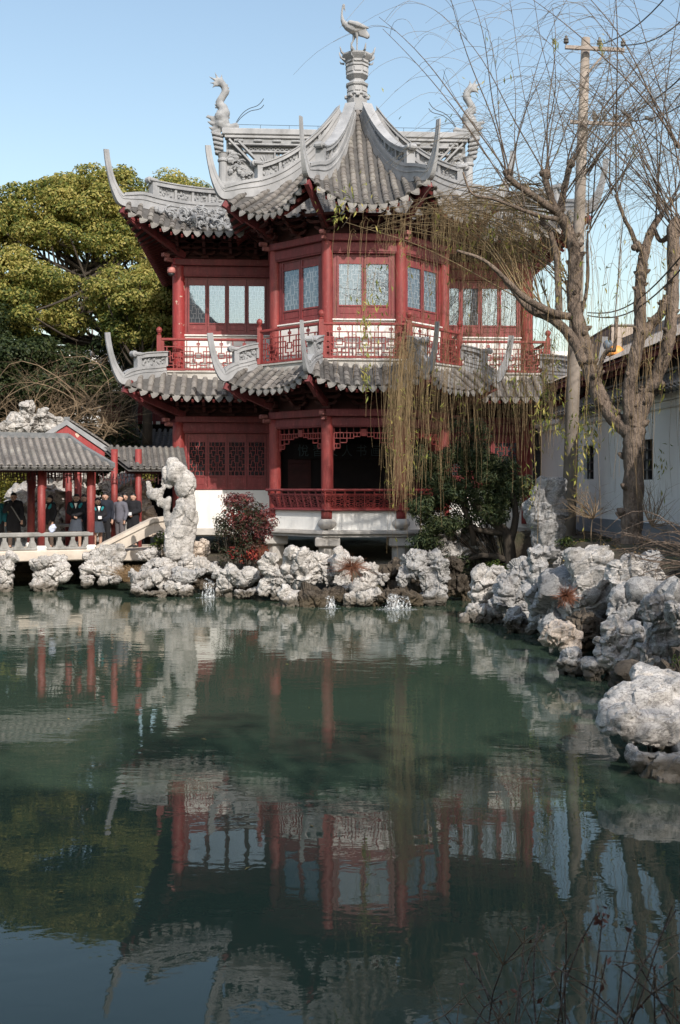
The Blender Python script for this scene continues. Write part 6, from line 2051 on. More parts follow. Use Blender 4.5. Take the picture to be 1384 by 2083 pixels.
# gabled pavilion behind it
gb0 = P(145, 1090, 36.2)
GP = empty('gabled_gateway', (gb0.x, gb0.y, 1.0), R(14)); tag(GP, 'small gabled roof with red gable board behind the walkway', 'gateway')
gl = Vector(GP.location)
def gpt(px, py, D=35.6): return GP.matrix_basis.inverted() @ P(px, py, D)
bpy.context.view_layer.update()
apex = gpt(136, 852); eL = gpt(70, 892); eR = gpt(222, 908)
rise = apex.z - eR.z; rrun = eR.x - apex.x; lrun = apex.x - eL.x
for (nm, px0, sx) in (('roof_slope', eL.x, 1), ('roof_slope', eR.x, -1)):
    pass
m = MB()
m.prism([(eL.x, eL.z), (apex.x, apex.z), (eR.x, eR.z), (eR.x - .05, eR.z - .16), (apex.x, apex.z - .17), (eL.x + .05, eL.z - .16)], -.06, .06)
m.build('gable_coping', M_RIDGE, GP)
m = MB()
m.prism([(eL.x + .1, eL.z - .17), (apex.x, apex.z - .18), (eR.x - .1, eR.z - .17), (eR.x - .12, eR.z - .34), (apex.x + .78, eR.z - .12), (apex.x, apex.z - .55), (apex.x - .6, eR.z + .08), (eL.x + .1, eL.z - .34)], .0, .08)
m.build('gable_board', M_REDC, GP)
m = MB(); m.prism([(apex.x - .62, eR.z + .08), (apex.x, apex.z - .54), (apex.x + .8, eR.z - .12), (apex.x + .8, eR.z - .5), (apex.x - .62, eR.z - .5)], .3, .36); m.build('gable_wall', M_DARKWOOD, GP)
DEEP = 3.0
Mr = Matrix(((0, -1, 0, eR.x + .05), (1, 0, 0, -.05), (0, 0, 1, 0), (0, 0, 0, 1)))
tiled_roof(GP, Mr, DEEP, lambda d: eR.z + rise * (d / rrun) ** .93 if d > 0 else eR.z, rrun, .2, .7, 20, (0, 0), 'right_slope')
m = MB(); m.add([(eL.x, .0, eL.z - .02), (apex.x, .0, apex.z - .02), (apex.x, DEEP, apex.z - .02), (eL.x, DEEP, eL.z - .02)], [(0, 1, 2, 3)]); m.build('left_slope', M_BED, GP)
m = MB(); m.blade([Vector((apex.x, -.05, apex.z)), Vector((apex.x, DEEP, apex.z))], -.05, .1, .2); m.build('roof_ridge', M_DARKCARVE, GP)
for px in (140, 188, 233, 282):
    q = gpt(px, 1000, 35.4 if px > 150 else 36.0)
    c = MB(); c.lathe([(.11, -.1), (.11, eR.z - .1)], 12); c.build('post', M_RED, GP, True, Matrix.Translation((q.x, q.y, 0)))
q0, q1 = gpt(180, 940, 35.4), gpt(340, 940, 35.4)
# lower lean-to roof that joins the pavilion
lm = Matrix.Translation(gpt(262, 951, 35.0)); e1 = gpt(335, 941, 36.6); hz = gpt(262, 951, 35.0).z
def lw(d): return .5 * d + .05 * d * d
tiled_roof(GP, lm, 1.9, lw, 1.25, .2, .7, 14, (-.6, .0), 'lean_to_roof')
m = MB(); m.bevbox(-.1, 2.0, .2, .34, -.2, -.05, .02, lm); m.build('eave_beam', M_DARKWOOD, GP)
l = MB(); rr = random.Random(19)
for k in range(24):
    x = -.9 + k * .11; l.box(x - .014, x + .014, .25, .29, -.2 - rr.uniform(.12, .4), -.19, lm); z = -.2 - rr.choice((.1, .2)); l.box(x, x + .11, .253, .287, z - .012, z + .012, lm)
l.build('hanging_fret', M_DARKWOOD, GP)

# deck seats and ground behind the walkway
DK = MB(); a, b = P(-80, 1100, 35), P(330, 1085, 36); DK.bevbox(a.x, b.x, 33.4, 37.0, .75, 1.08, .03)
o = DK.build('stone_landing', M_TANSTONE); tag(o, 'stone landing that the tourists stand on behind the balustrade', 'landing')
# sloping ramp parapet
RP = empty('stone_ramp', tuple(P(205, 1120, 33.0))); tag(RP, 'sloping pale stone ramp parapet climbing towards the pavilion', 'ramp')
ro = Vector(RP.location)
a, b, c = P(196, 1121, 33.0) - ro, P(310, 1062, 33.6) - ro, P(345, 1058, 34.0) - ro
m = MB(); m.blade([a, b, c], -.34, 0.0, .34); m.build('ramp_wall', M_TANSTONE, RP)
m = MB(); m.blade([a + Vector((-.03, 0, 0)), b, c], .004, .13, .44); m.build('ramp_coping', M_TANSTONE, RP)
m = MB(); m.blade([a + Vector((.05, -.18, 0)), b + Vector((0, -.18, 0)), c + Vector((0, -.18, 0))], -.03, -.015, .02); m.build('ramp_groove', M_GREYSTONE, RP)
# low bench rail right of the ramp top
m = MB(); e_ = P(245, 1068, 35.2); m.bevbox(0, 1.5, -.12, .12, 0, .1, .02); m.bevbox(.1, .25, -.1, .1, -.5, 0, .01); m.bevbox(1.2, 1.35, -.1, .1, -.5, 0, .01)
o = m.build('stone_bench', M_GREYSTONE, None, False, Matrix.Translation(e_) @ Matrix.Rotation(R(10), 4, 'Z')); tag(o, 'grey stone bench rail behind the ramp beside the tourists', 'bench')
m = MB(); e_ = P(108, 1072, 35.6); m.bevbox(0, 1.1, -.12, .12, 0, .1, .02); m.bevbox(.1, .25, -.1, .1, -.5, 0, .01); m.bevbox(.85, 1.0, -.1, .1, -.5, 0, .01)
o = m.build('stone_bench', M_GREYSTONE, None, False, Matrix.Translation(e_) @ Matrix.Rotation(R(10), 4, 'Z')); tag(o, 'grey stone bench in shade between the first two red posts', 'bench')

# ------------------------------------------------------------------ tourists under the walkway roof
M_SKIN = mk('skin', (.42, .25, .18), (.5, .31, .23), 8, .6, 0)
M_HAIR = mk('black_hair', (.008, .007, .007), (.018, .015, .014), 20, .5, 0)
cloth = {}


def cmat(nm, c):
    if nm not in cloth: cloth[nm] = mk(nm, tuple(x * .8 for x in c), c, 12, .9, .3, 60, .004)
    return cloth[nm]


def person(label, px, py_feet, D, H, yaw, coat, legs, seed, collar=None, skirt=False, pose='stand', bag=None, hold=None, group='tourists under the walkway roof'):
    rnd_ = random.Random(seed)
    f = P(px, 1000, D); e = empty('person', (f.x, f.y, ZP), yaw); tag(e, label, 'person', group)
    s = H / 1.7; V3 = lambda x, y, z, r: (x * s, y * s, z * s, r * s)
    hipz, shz = .90, 1.40
    st = .03 * rnd_.uniform(-1, 1)
    if pose == 'chin': ra = [V3(-.19, 0, shz - .02, .06), V3(-.25, -.10, 1.14, .05), V3(-.06, -.20, 1.42, .035), V3(-.03, -.16, 1.47, .035)]
    elif pose == 'fold': ra = [V3(-.19, 0, shz - .02, .06), V3(-.24, -.06, 1.14, .05), V3(-.02, -.20, 1.02, .035), V3(.02, -.2, 1.0, .035)]
    else: ra = [V3(-.19, 0, shz - .02, .06), V3(-.25, .02, 1.13, .048), V3(-.24, -.08, .90, .036), V3(-.24, -.10, .80, .034)]
    if pose in ('fold', 'phone'): la = [V3(.19, 0, shz - .02, .06), V3(.24, -.06, 1.14, .05), V3(.03, -.22, 1.05, .035), V3(-.01, -.22, 1.03, .035)]
    else: la = [V3(.19, 0, shz - .02, .06), V3(.25, .02, 1.13, .048), V3(.24, -.07, .90, .036), V3(.24, -.09, .80, .034)]
    tor = [V3(0, 0, hipz, .14), V3(0, .0, 1.1, .13), V3(0, .01, 1.3, .145)]
    sh = [V3(-.16, 0, shz - .03, .075), V3(0, .005, shz, .085), V3(.16, 0, shz - .03, .075)]
    lg = [[V3(sx * .09, 0, hipz - .04, .095), V3(sx * .1, -.01 + st * sx, .5, .066), V3(sx * .1, .02 + st * sx, .1, .045), V3(sx * .11, -.12 + st * sx, .04, .04)] for sx in (-1, 1)]
    head = [V3(0, .01, 1.57, .098), V3(0, -.015, 1.53, .085)]
    neck = [V3(0, .01, shz, .055), V3(0, .0, 1.5, .05)]
    fing = []
    for hnd in (ra[-1], la[-1]):
        hx, hy, hz, _ = hnd
        for q in range(4): fing.append([(hx + (q - 1.5) * .018 * s, hy, hz, .014 * s), (hx + (q - 1.5) * .02 * s, hy - .02 * s, hz - .07 * s + abs(q - 1.5) * .008 * s, .009 * s)])
        fing.append([(hx - .02 * s, hy - .01 * s, hz, .014 * s), (hx - .05 * s, hy - .03 * s, hz - .03 * s, .010 * s)])
    face = [[V3(0, -.105, 1.555, .02), V3(0, -.118, 1.535, .022)], [V3(-.095, 0, 1.55, .022)], [V3(.095, 0, 1.55, .022)]]
    body = blob_mesh([tor, sh, ra, la, lg[0], lg[1], head, neck] + fing + face, .02, M_SKIN, 'body')
    inst('body', body, e)
    g = lambda ch, k: [(a, b, c, r * k + .016 * s) for a, b, c, r in ch]
    cl = [g(tor, 1.06), g(sh, 1.06), g(ra[:3], 1.1), g(la[:3], 1.1)]
    if coat[2] == 'long': cl += [[V3(-.05, 0, .95, .15), V3(-.07, 0, .62, .15)], [V3(.05, 0, .95, .15), V3(.07, 0, .62, .15)]]
    inst('coat', blob_mesh(cl, .026, cmat(coat[0], coat[1]), 'coat'), e)
    if skirt:
        k = MB(); k.lathe([(.15 * s, .96 * s), (.19 * s, .8 * s), (.25 * s, .56 * s), (.24 * s, .56 * s)], 16); k.build('skirt', cmat(legs[0], legs[1]), e)
    else: inst('trousers', blob_mesh([g(lg[0][:3], 1.02), g(lg[1][:3], 1.02), [V3(-.06, 0, hipz, .12), V3(.06, 0, hipz, .12)]], .028, cmat(legs[0], legs[1]), 'trousers'), e)
    shs = MB()
    for sx in (-1, 1): shs.bevbox((sx * .1 - .05) * s, (sx * .1 + .05) * s, (-.2 + st * sx) * s, (.08 + st * sx) * s, 0, .08 * s, .025 * s)
    shs.build('shoes', M_METAL, e)
    inst('hair', blob_mesh([[V3(0, .028, 1.612, .100), V3(0, .055, 1.54, .085)]] + ([[V3(-.08, .04, 1.5, .05), V3(-.08, .05, 1.38, .04)], [V3(.08, .04, 1.5, .05), V3(.08, .05, 1.38, .04)]] if skirt else []), .022, M_HAIR, 'hair'), e)
    ey = MB()
    for sx in (-1, 1): ey.ball((sx * .036 * s, -.098 * s, 1.56 * s), .012 * s, None, 6)
    ey.bevbox(-.025 * s, .025 * s, -.108 * s, -.098 * s, 1.49 * s, 1.5 * s, .003); ey.build('eyes_and_mouth', M_HAIR, e)
    if collar:
        k = [[V3(-.1, -.1, 1.30, .05), V3(-.15, -.06, 1.38, .055), V3(-.12, .06, 1.42, .06)], [V3(.1, -.1, 1.30, .05), V3(.15, -.06, 1.38, .055), V3(.12, .06, 1.42, .06)]]
        inst('collar', blob_mesh(k, .022, cmat('teal_collar', (.02, .22, .25)), 'collar'), e)
        w = MB(); w.prism([(-.05 * s, 1.42 * s), (.05 * s, 1.42 * s), (.0, 1.24 * s)], -.165 * s, -.145 * s); w.build('shirt_front', M_WHITE, e)
    if bag:
        k = MB(); k.tube([(-.16 * s, -.12 * s, 1.42 * s), (0, -.19 * s, 1.2 * s), (.2 * s, -.1 * s, .85 * s)], .018 * s, 5); k.build('bag_strap', cmat('grey_strap', (.2, .2, .2)), e)
        inst('shoulder_bag', blob_mesh([[V3(.26, .0, .95, .09), V3(.28, .02, .75, .1)]], .028, cmat(bag[0], bag[1]), 'shoulder_bag'), e)
    if hold:
        k = MB(); k.bevbox(-.06 * s, .06 * s, -.27 * s, -.25 * s, 1.0 * s, 1.1 * s, .005); k.build('paper', cmat('white_paper', (.75, .75, .78)), e)
    return e


ZP = 1.085
BLK = ('black_coat', (.012, .012, .016)); NVY = ('navy_coat', (.016, .02, .032)); DK2 = ('dark_trousers', (.015, .015, .018)); TAR = ('tartan_skirt', (.05, .06, .08)); GRY = ('grey_jacket', (.13, .13, .16)); BRN = ('brown_trousers', (.10, .07, .055))
person('person in a teal jacket cut by the left edge of the view', -4, 1090, 34.0, 1.66, .3, ('teal_jacket', (.015, .12, .15), 'short'), DK2, 1)
person('person in a long black coat with one hand at the chin and a camera', 28, 1090, 34.0, 1.78, .25, BLK + ('long',), BRN, 2, pose='chin', bag=('camera_bag', (.02, .02, .02)))
person('person half hidden behind the first red post, teal collar showing', 101, 1090, 34.2, 1.70, -.6, BLK + ('short',), BRN, 3, collar=True)
person('person in black jacket with teal collar and white shirt left of the second front post', 156, 1090, 34.1, 1.74, .1, BLK + ('short',), TAR, 4, collar=True, skirt=True, pose='fold')
person('person in plain dark coat just behind the teal collared one', 171, 1090, 34.7, 1.72, -.1, NVY + ('short',), DK2, 5)
person('person with teal collar and tartan skirt right of the second front post', 199, 1090, 34.0, 1.62, .5, BLK + ('short',), TAR, 6, collar=True, skirt=True, pose='phone', hold=True)
person('person in dark suit standing behind the one in the tartan skirt', 214, 1090, 35.0, 1.78, 0, NVY + ('short',), DK2, 7)
person('person in grey jacket right of the third red post', 245, 1090, 34.9, 1.72, -.5, GRY + ('short',), ('grey_trousers', (.12, .11, .12)), 8)
person('person in black behind the grey jacket', 254, 1090, 35.6, 1.76, .1, BLK + ('short',), DK2, 9)
person('person in black holding something white by the last red post', 271, 1090, 35.2, 1.76, -.2, BLK + ('long',), DK2, 10, pose='fold', hold=True)
cb = P(104, 1088, 32.45)
m = MB(); rr = random.Random(2)
o = inst('crumpled_bag', blob_mesh([[(0, 0, .06, .10), (.03, .0, .16, .09)], [(.06, -.02, .14, .06)]], .02, cmat('pale_blue_plastic', (.55, .6, .75)), 'crumpled_bag', post=lambda V, N: V + N * (.05 * fbm(V * 14, 3, 5))[:, None]), None, Matrix.Translation((cb.x, cb.y + .12, ZD + .66)))
tag(o, 'pale blue plastic bag lying on the balustrade by the first red post', 'bag')

# ------------------------------------------------------------------ security camera by the flaking column
sc_ = P(349, 553, 36.6); e = empty('security_camera', tuple(sc_)); tag(e, 'pinkish dome security camera beside the flaking red column', 'camera')
m = MB(); m.lathe([(.02, .16), (.12, .14), (.14, .06), (.14, -.03), (.12, -.05)], 16); m.build('dome_housing', M_REDC if False else mk('pink_housing', (.45, .17, .15), (.5, .2, .18), 4, .5, 0), e, True)
m = MB(); m.lathe([(.11, -.052), (.1, -.1), (.06, -.14), (.01, -.155)], 14); m.build('lens_dome', M_METAL, e, True)
m = MB(); m.tube([(0, 0, .15), (.02, .05, .26), (.25, .3, .3)], .025, 6); m.build('mount_arm', M_RED, e)

# ------------------------------------------------------------------ utility pole and cables
pb = P(1155, 1095, 30.0); pt_ = P(1192, 78, 30.0)
UP_ = empty('utility_pole', tuple(pb)); tag(UP_, 'tall concrete utility pole with crossarms rising behind the willow', 'utility pole')
tv = pt_ - pb
m = MB(); m.tube([Vector((0, 0, -.4)), tv * .33, tv * .66, tv], [.205, .185, .155, .12], 16); m.build('pole', M_CONCRETE, UP_, True)
m = MB()
for q in (.33, .345, .62, .78):
    m.lathe([(.2 - q * .09, -.03), (.205 - q * .09, .03)], 16, Matrix.Translation(tv * q))
m.build('pole_bands', M_METAL, UP_)
M_ARM = mk('rusty_crossarm', (.24, .2, .175), (.34, .29, .26), 8, .8, .3)


def crossarm(py, xl, xr, ins, brace=None):
    z0 = P(1170, py, 29.8) - pb; a = P(xl, py + 0, 29.75) - pb; b = P(xr, py + 6, 29.75) - pb
    m = MB(); m.beam(a, b, .09, .09); o = m.build('crossarm', M_ARM, UP_)
    for px in ins:
        q = a.lerp(b, (px - xl) / (xr - xl)) + Vector((0, 0, .05))
        i_ = MB(); i_.lathe([(.02, 0), (.02, .06), (.07, .07), (.075, .11), (.05, .13), (.07, .15), (.065, .19), (.03, .22), (.035, .26), (.01, .28)], 10, Matrix.Translation(q)); i_.build('insulator', M_TILE, o)
    if brace:
        m = MB(); m.beam(P(brace[0], brace[1], 29.75) - pb, P(brace[2], brace[3], 29.75) - pb, .05, .05); m.build('arm_brace', M_ARM, o)


crossarm(96, 1150, 1270, (1152, 1220, 1268), (1228, 112, 1196, 148))
crossarm(248, 1160, 1282, (1210, 1230, 1254, 1280))
for (x0, y0, x1, y1, D1, lb) in ((1268, 92, 1500, -90, 20, 'thin black cable leaving the top crossarm up to the right'), (1220, 92, 1480, -180, 20, 'thin black cable rising steeply from the middle insulator of the top crossarm'), (1280, 246, 1560, 40, 18, 'thin black cable from the end of the lower crossarm'), (1230, 246, 1540, -20, 18, 'thin black cable from the middle of the lower crossarm'), (1196, 636, 1420, 480, 20, 'upper of two slack cables running from the pole behind the willow limbs'), (1196, 642, 1420, 510, 20, 'lower of two slack cables running from the pole behind the willow limbs')):
    a, b = P(x0, y0, 29.7), P(x1, y1, D1); n = 14
    m = MB(); m.tube([a.lerp(b, i / n) + Vector((0, 0, -.5 * math.sin(math.pi * i / n))) for i in range(n + 1)], .017, 5)
    if y0 == 246:
        m.bevbox(-.12, .12, -.03, .03, -.04, .04, .02, Matrix.Translation(a.lerp(b, .22) + Vector((0, 0, -.32))) @ Matrix.Rotation(R(25), 4, 'Y'))
    o = m.build('power_cable', M_METAL); tag(o, lb, 'cable', 'cables on the utility pole')

# ------------------------------------------------------------------ white house on the right
hw0 = Vector((7.14 + .065 * 6, 39.0 - 6, 0)); hd = Vector((.065, -1, 0)).normalized()
HS = empty('white_house', (7.14 - .065 * 4, 37.0, 1.5), math.atan2(hd.y, hd.x)); tag(HS, 'white walled house with dark window openings behind the willow', 'house')
# local x runs towards the viewer along the wall, -y... outward is to the left of the view
HL_ = 22.0
def hpt(px, py):
    """point on the wall plane that the photograph shows at px, py; in house coordinates (x along wall, z up)"""
    o = HS.location; d = Vector(((px - CX) / FPX, 1, (HY - py) / FPX)); n = Vector((-1, -.065, 0))
    tt = (Vector((o.x, o.y, 0)) - Vector((0, 0, 0))).dot(n) / d.dot(n)
    p = d * tt + Vector((0, 0, HC)) - o
    return p.dot(hd), p.z
bpy.context.view_layer.update()
wins = [hpt(1198, 945), hpt(1316, 935)]
ws = 0.62; wz0, wz1 = 1.05, 2.35
holes = [(hpt(1188, 940)[0], hpt(1208, 940)[0], hpt(1198, 975)[1], hpt(1198, 906)[1]), (hpt(1302, 935)[0], hpt(1328, 935)[0], hpt(1315, 976)[1], hpt(1315, 894)[1])]
m = MB(); xs = [0.0]
x = 0.0; zt = 3.38
for (a, b, z0, z1) in holes:
    m.box(x, a, 0, .25, -.6, zt); m.box(a, b, 0.002, .248, -.6, z0); m.box(a, b, 0.002, .248, z1, zt); x = b
m.box(x, HL_, 0, .25, -.6, zt); m.build('wall', M_SHADEWALL, HS)
m = MB(); m.box(-.02, HL_, -.03, .02, -.6, .66); m.build('grey_dado', mk('grey_dado', (.17, .19, .22), (.24, .26, .29), 2, .9, .2), HS)
m = MB(); m.bevbox(-.1, HL_, -.10, .25, zt + .002, zt + .16, .02); m.bevbox(-.15, HL_, -.18, .25, zt + .165, zt + .36, .03); m.build('cornice', M_SHADEWALL, HS)
for (a, b, z0, z1) in holes:
    f_ = MB()
    for q in range(4): f_.box(a + (b - a) * q / 3 - .02, a + (b - a) * q / 3 + .02, .1, .14, z0, z1)
    for q in range(5): f_.box(a, b, .103, .137, z0 + (z1 - z0) * q / 4 - .02, z0 + (z1 - z0) * q / 4 + .02)
    o = f_.build('window', M_METAL, HS); g = MB(); g.box(a, b, .2, .21, z0, z1); g.build('pane', M_BLACK, o)
m = MB(); m.box(0, HL_, 4.6, 4.8, -.6, 5.2); m.box(-.05, .15, .25, 4.6, -.6, 5.0); m.build('rear_wall', M_SHADEWALL, HS)
# skirt roof, upper wall, red eave, pale top roof
Ms = Matrix.Translation((3.0, -.45, 0))
tiled_roof(HS, Ms, HL_ - 3.0, lambda d: zt + .38 + .5 * d, 1.1, .24, .8, 70, (0, 0), 'skirt_roof')
m = MB(); m.box(3.2, HL_, .9, 1.0, 3.4, 5.0); m.build('upper_wall', mk('dark_upper_wall', (.035, .04, .05), (.06, .065, .075), 2, .8, .1), HS)
m = MB()
for q in range(12): m.box(4.2 + q * 1.2, 4.28 + q * 1.2, .86, .9, 4.3, 4.95)
m.box(4.0, HL_, .87, .9, 4.5, 4.56); m.build('upper_window_bars', mk('pale_bars', (.3, .33, .36), (.4, .42, .45), 4, .7, 0), HS)
m = MB(); m.beam((.5, .15, 4.86), (HL_, .15, 4.86), .08, .24); m.beam((.5, .45, 4.72), (HL_, .45, 4.72), .1, .12)
for q in range(60): m.beam((.6 + q * .33, .1, 4.80), (.6 + q * .33, 1.2, 5.05), .07, .09)
m.build('red_eave', M_REDB, HS)
rf = MB(); rf.grid([[(x, y, z) for x in (0.4, 8, 15, HL_)] for y, z in ((.0, 5.0), (1.0, 5.45), (2.2, 6.05), (2.8, 6.4), (5.2, 5.0))])
rf.grid([[(x, y, z - .12) for x in (0.4, 8, 15, HL_)] for y, z in ((.02, 5.0), (1.0, 5.45), (2.2, 6.05), (2.8, 6.4), (5.2, 5.0))])
rf.build('top_roof', mk('pale_lichen_roof', (.36, .31, .27), (.48, .43, .38), 5, .95, .6, 20, .02), HS)
m = MB(); m.blade([Vector((.4, 2.8, 6.35)), Vector((HL_, 2.8, 6.35))], -.05, .25, .25); m.build('roof_ridge', M_GREYSTONE, HS)
# gable end wall with grey ridge near the pavilion
GE = empty('grey_gable', tuple(P(1150, 800, 38.5))); tag(GE, 'grey tiled gable end between the pavilion and the white house', 'gable'); go = Vector(GE.location)
G = lambda px, py, D=38.5: P(px, py, D) - go
m = MB(); m.blade([G(1112, 775), G(1135, 752), G(1165, 735), G(1205, 720)], [-.3] * 4, [.22] * 4, .3); m.blade([G(1112, 775), G(1135, 752), G(1165, 735), G(1205, 720)], [.23] * 4, [.32] * 4, .42); m.build('gable_ridge', M_DARKCARVE, GE)
m = MB(); m.prism([(G(1110, 780).x, G(1110, 780).z - .2), (G(1205, 725).x, G(1205, 725).z - .2), (G(1240, 790).x, G(1240, 790).z), (G(1240, 1090).x, -2.2), (G(1060, 1090).x, -2.2), (G(1060, 790).x, G(1110, 780).z - .7), (G(1108, 790).x, G(1110, 780).z - .5)], .2, .5); m.build('gable_wall', mk('dark_gable_wall', (.05, .05, .05), (.09, .09, .088), 3, .9, .3), GE)
tiled_roof(GE, Matrix.Translation(G(1118, 808) + Vector((0, -.5, 0))), 2.2, lambda d: .6 * d, 1.1, .24, .8, 12, (0, 0), 'gable_roof')
GW = MB(); GW.box(P(1030, 0, 41).x, P(1140, 0, 41).x, 41, 41.3, .5, 6.9); o = GW.build('gap_wall', mk('dark_gap_wall', (.03, .03, .03), (.06, .06, .058), 2, .9, .2)); tag(o, 'dark wall added to darken the gap between the pavilion and the white house', 'wall')  # wall added to hide bright sky and keep this gap dark
# rooftop block and an unidentified orange rounded object
m = MB(); a, b = P(1236, 720, 41), P(1330, 720, 41); m.bevbox(a.x, b.x, 40.4, 44, 6.5, P(0, 668, 41).z, .04)
o = m.build('rooftop_block', mk('stained_concrete', (.32, .26, .22), (.46, .39, .34), 1.2, .95, .3, 20, .02, (.2, .16, .13), .7, .6)); tag(o, 'stained concrete rooftop block beyond the willow', 'rooftop block')
m = MB(); m.bevbox(a.x - .02, b.x, 40.35, 44.1, P(0, 668, 41).z + .002, P(0, 664, 41).z, .02); m.build('parapet_cap', M_GREYSTONE, o)
m = MB(); a = P(1212, 720, 43); m.bevbox(a.x, P(1242, 720, 43).x, 42.5, 46, 5.5, P(0, 690, 43).z, .02); m.bevbox(P(1085, 720, 46).x, P(1160, 720, 46).x, 45.8, 49, 3, P(0, 712, 46).z, .02)
oo = None
m2 = MB(); m2.bevbox(a.x, P(1242, 720, 43).x, 42.5, 46, 5.5, P(0, 690, 43).z, .02); o = m2.build('far_building', M_WHITE); tag(o, 'whitewashed far building next to the rooftop block', 'building', 'far buildings')
m2 = MB(); m2.bevbox(P(1090, 720, 50).x, P(1170, 720, 50).x, 50, 56, 7.5, P(0, 715, 50).z, .02); o = m2.build('far_building', M_WHITE); tag(o, 'pale far building seen under the right end of the balcony', 'building', 'far buildings')
e = empty('rooftop_object', tuple(P(1253, 722, 33.5))); tag(e, 'orange rounded object at the roof edge of the white house', 'rooftop object')
m = MB(); m.lathe([(.02, .30), (.14, .27), (.24, .17), (.28, .02), (.27, -.02)], 16); m.build('orange_dome', mk('orange_cover', (.62, .25, .05), (.75, .33, .08), 5, .5, 0), e, True)
m = MB(); m.lathe([(.22, -.025), (.2, -.1), (.03, -.12)], 14); m.build('dome_base', M_METAL, e, True)
m = MB(); m.ball((-.22, .1, .32), .16, None, 12); m.build('blue_cover', mk('blue_grey_plastic', (.1, .13, .17), (.14, .18, .22), 5, .5, 0), e, True)

# ------------------------------------------------------------------ buildings behind the left trees
bb = P(290, 900, 50); BB = empty('rear_hall', (bb.x, bb.y, 1.0)); tag(BB, 'dark rear hall with red upper front behind the tree trunks', 'building', 'far buildings'); bo = Vector(BB.location)
B = lambda px, py, D=50: P(px, py, D) - bo
m = MB(); a, b = B(205, 1000), B(360, 1000); m.box(a.x, b.x, .2, 5, -.5, B(0, 795).z); m.build('wall', M_BLACK, BB)
m = MB(); m.box(a.x, b.x, .05, .19, B(0, 862).z, B(0, 815).z)
for q in range(10): m.box(a.x + .35 * q, a.x + .35 * q + .08, 0, .05, B(0, 862).z, B(0, 815).z)
m.build('red_front', M_REDB, BB)
m = MB()
for px in (272, 290, 303, 318): m.box(B(px, 0).x, B(px + 8, 0).x, -.02, .04, B(0, 863).z, B(0, 857).z)
m.build('lit_sills', M_WHITE, BB)
tiled_roof(BB, Matrix.Translation(B(205, 915) + Vector((0, -1.2, 0))), b.x - a.x, lambda d: .75 * d, 1.1, .26, .85, 0, (0, 0), 'lower_roof')
m = MB(); m.bevbox(P(95, 0, 62).x, P(215, 0, 62).x, 62, 70, 1, P(0, 722, 62).z, .05); o = m.build('far_building', M_WHITE); tag(o, 'white far building glimpsed through a gap in the left trees', 'building', 'far buildings')
m2 = MB(); c_ = P(165, 715, 62); m2.lathe([(2.2, -.6), (2.0, .2), (1.4, .75), (.3, 1.0)], 16, Matrix.Translation((c_.x, 66, c_.z))); m2.build('curved_roof', M_RIDGE, o, True)
m2 = MB()
for px in (180, 188): m2.tube([P(px, 722, 63), P(px, 650, 63)], .06, 5)
m2.build('mast', M_ARM, o)

# ------------------------------------------------------------------ cascades: falling water and foam
def foam_mat():
    t = NT('white_water'); n = t.noise(t.mapping(t.pos(), (1, 1, .35)), 22, 5, .65)
    t.set('Base Color', (.75, .78, .8)); t.set('Roughness', .25)
    f = t.ramp(n, [(.47, 0.0), (.7, .7)])
    tr = t.new('ShaderNodeBsdfTransparent'); ms = t.new('ShaderNodeMixShader')
    t.l(f, ms.inputs[0]); t.l(tr.outputs[0], ms.inputs[1]); t.l(t.b.outputs[0], ms.inputs[2]); t.l(ms.outputs[0], t.out.inputs[0])
    return t.m


M_FOAM = foam_mat(); M_DROP = mk('water_drop', (.72, .75, .78), (.85, .87, .9), 5, .1, 0)


def cascade(label, px, py, w, h, D, n, seed):
    rng = np.random.default_rng(seed); b = P(px, py, D); b.z = 0.0
    e = empty('cascade', tuple(b)); tag(e, label, 'waterfall', 'small cascades into the pond'); k = D / FPX
    m = MB()
    for q in range(3):                         # torn sheets that slide over the stones
        rows = []; ww = w * k * rng.uniform(.35, .55); x0 = rng.uniform(-.3, .3) * w * k; tp = h * k * rng.uniform(.75, 1.0)
        for i in range(12):
            u = i / 11
            rows.append([(x0 + (v / 8 - .5) * ww * (.7 + .6 * u) + rng.normal() * .012, .28 - .34 * u ** .6 - .03 * q + rng.normal() * .012, tp * (1 - u ** 1.5) + .004) for v in range(9)])
        m.grid(rows)
    m.build('falling_water', M_FOAM, e, True, fix=False)['kind'] = 'stuff'
    m = MB()
    for _ in range(int(n * 1.6)):
        a = rng.uniform(0, 6.28); r = abs(rng.normal()) * w * k * .55
        m.ball((r * math.cos(a), -.12 + r * .4 * math.sin(a), abs(rng.normal()) * h * k * .13), rng.uniform(.003, .012), None, 5)
    m.build('splash', M_FOAM, e, True, fix=False)['kind'] = 'stuff'
    m = MB(); m.lathe([(.01, .012), (w * k * .5, .012), (w * k * .95, .004)], 20, Matrix.Translation((0, -.15, 0)) @ Matrix.Diagonal((1, .55, 1, 1))); m.build('foam_patch', M_FOAM, e)


cascade('small cascade falling between the rocks left of the red leaved bush', 424, 1212, 24, 40, 29.8, 70, 1)
cascade('bigger splashing cascade below the grey humped rock', 808, 1246, 46, 30, 27.0, 90, 2)
cascade('thin trickle beside the wet brown ledge', 672, 1236, 24, 24, 27.2, 24, 3)
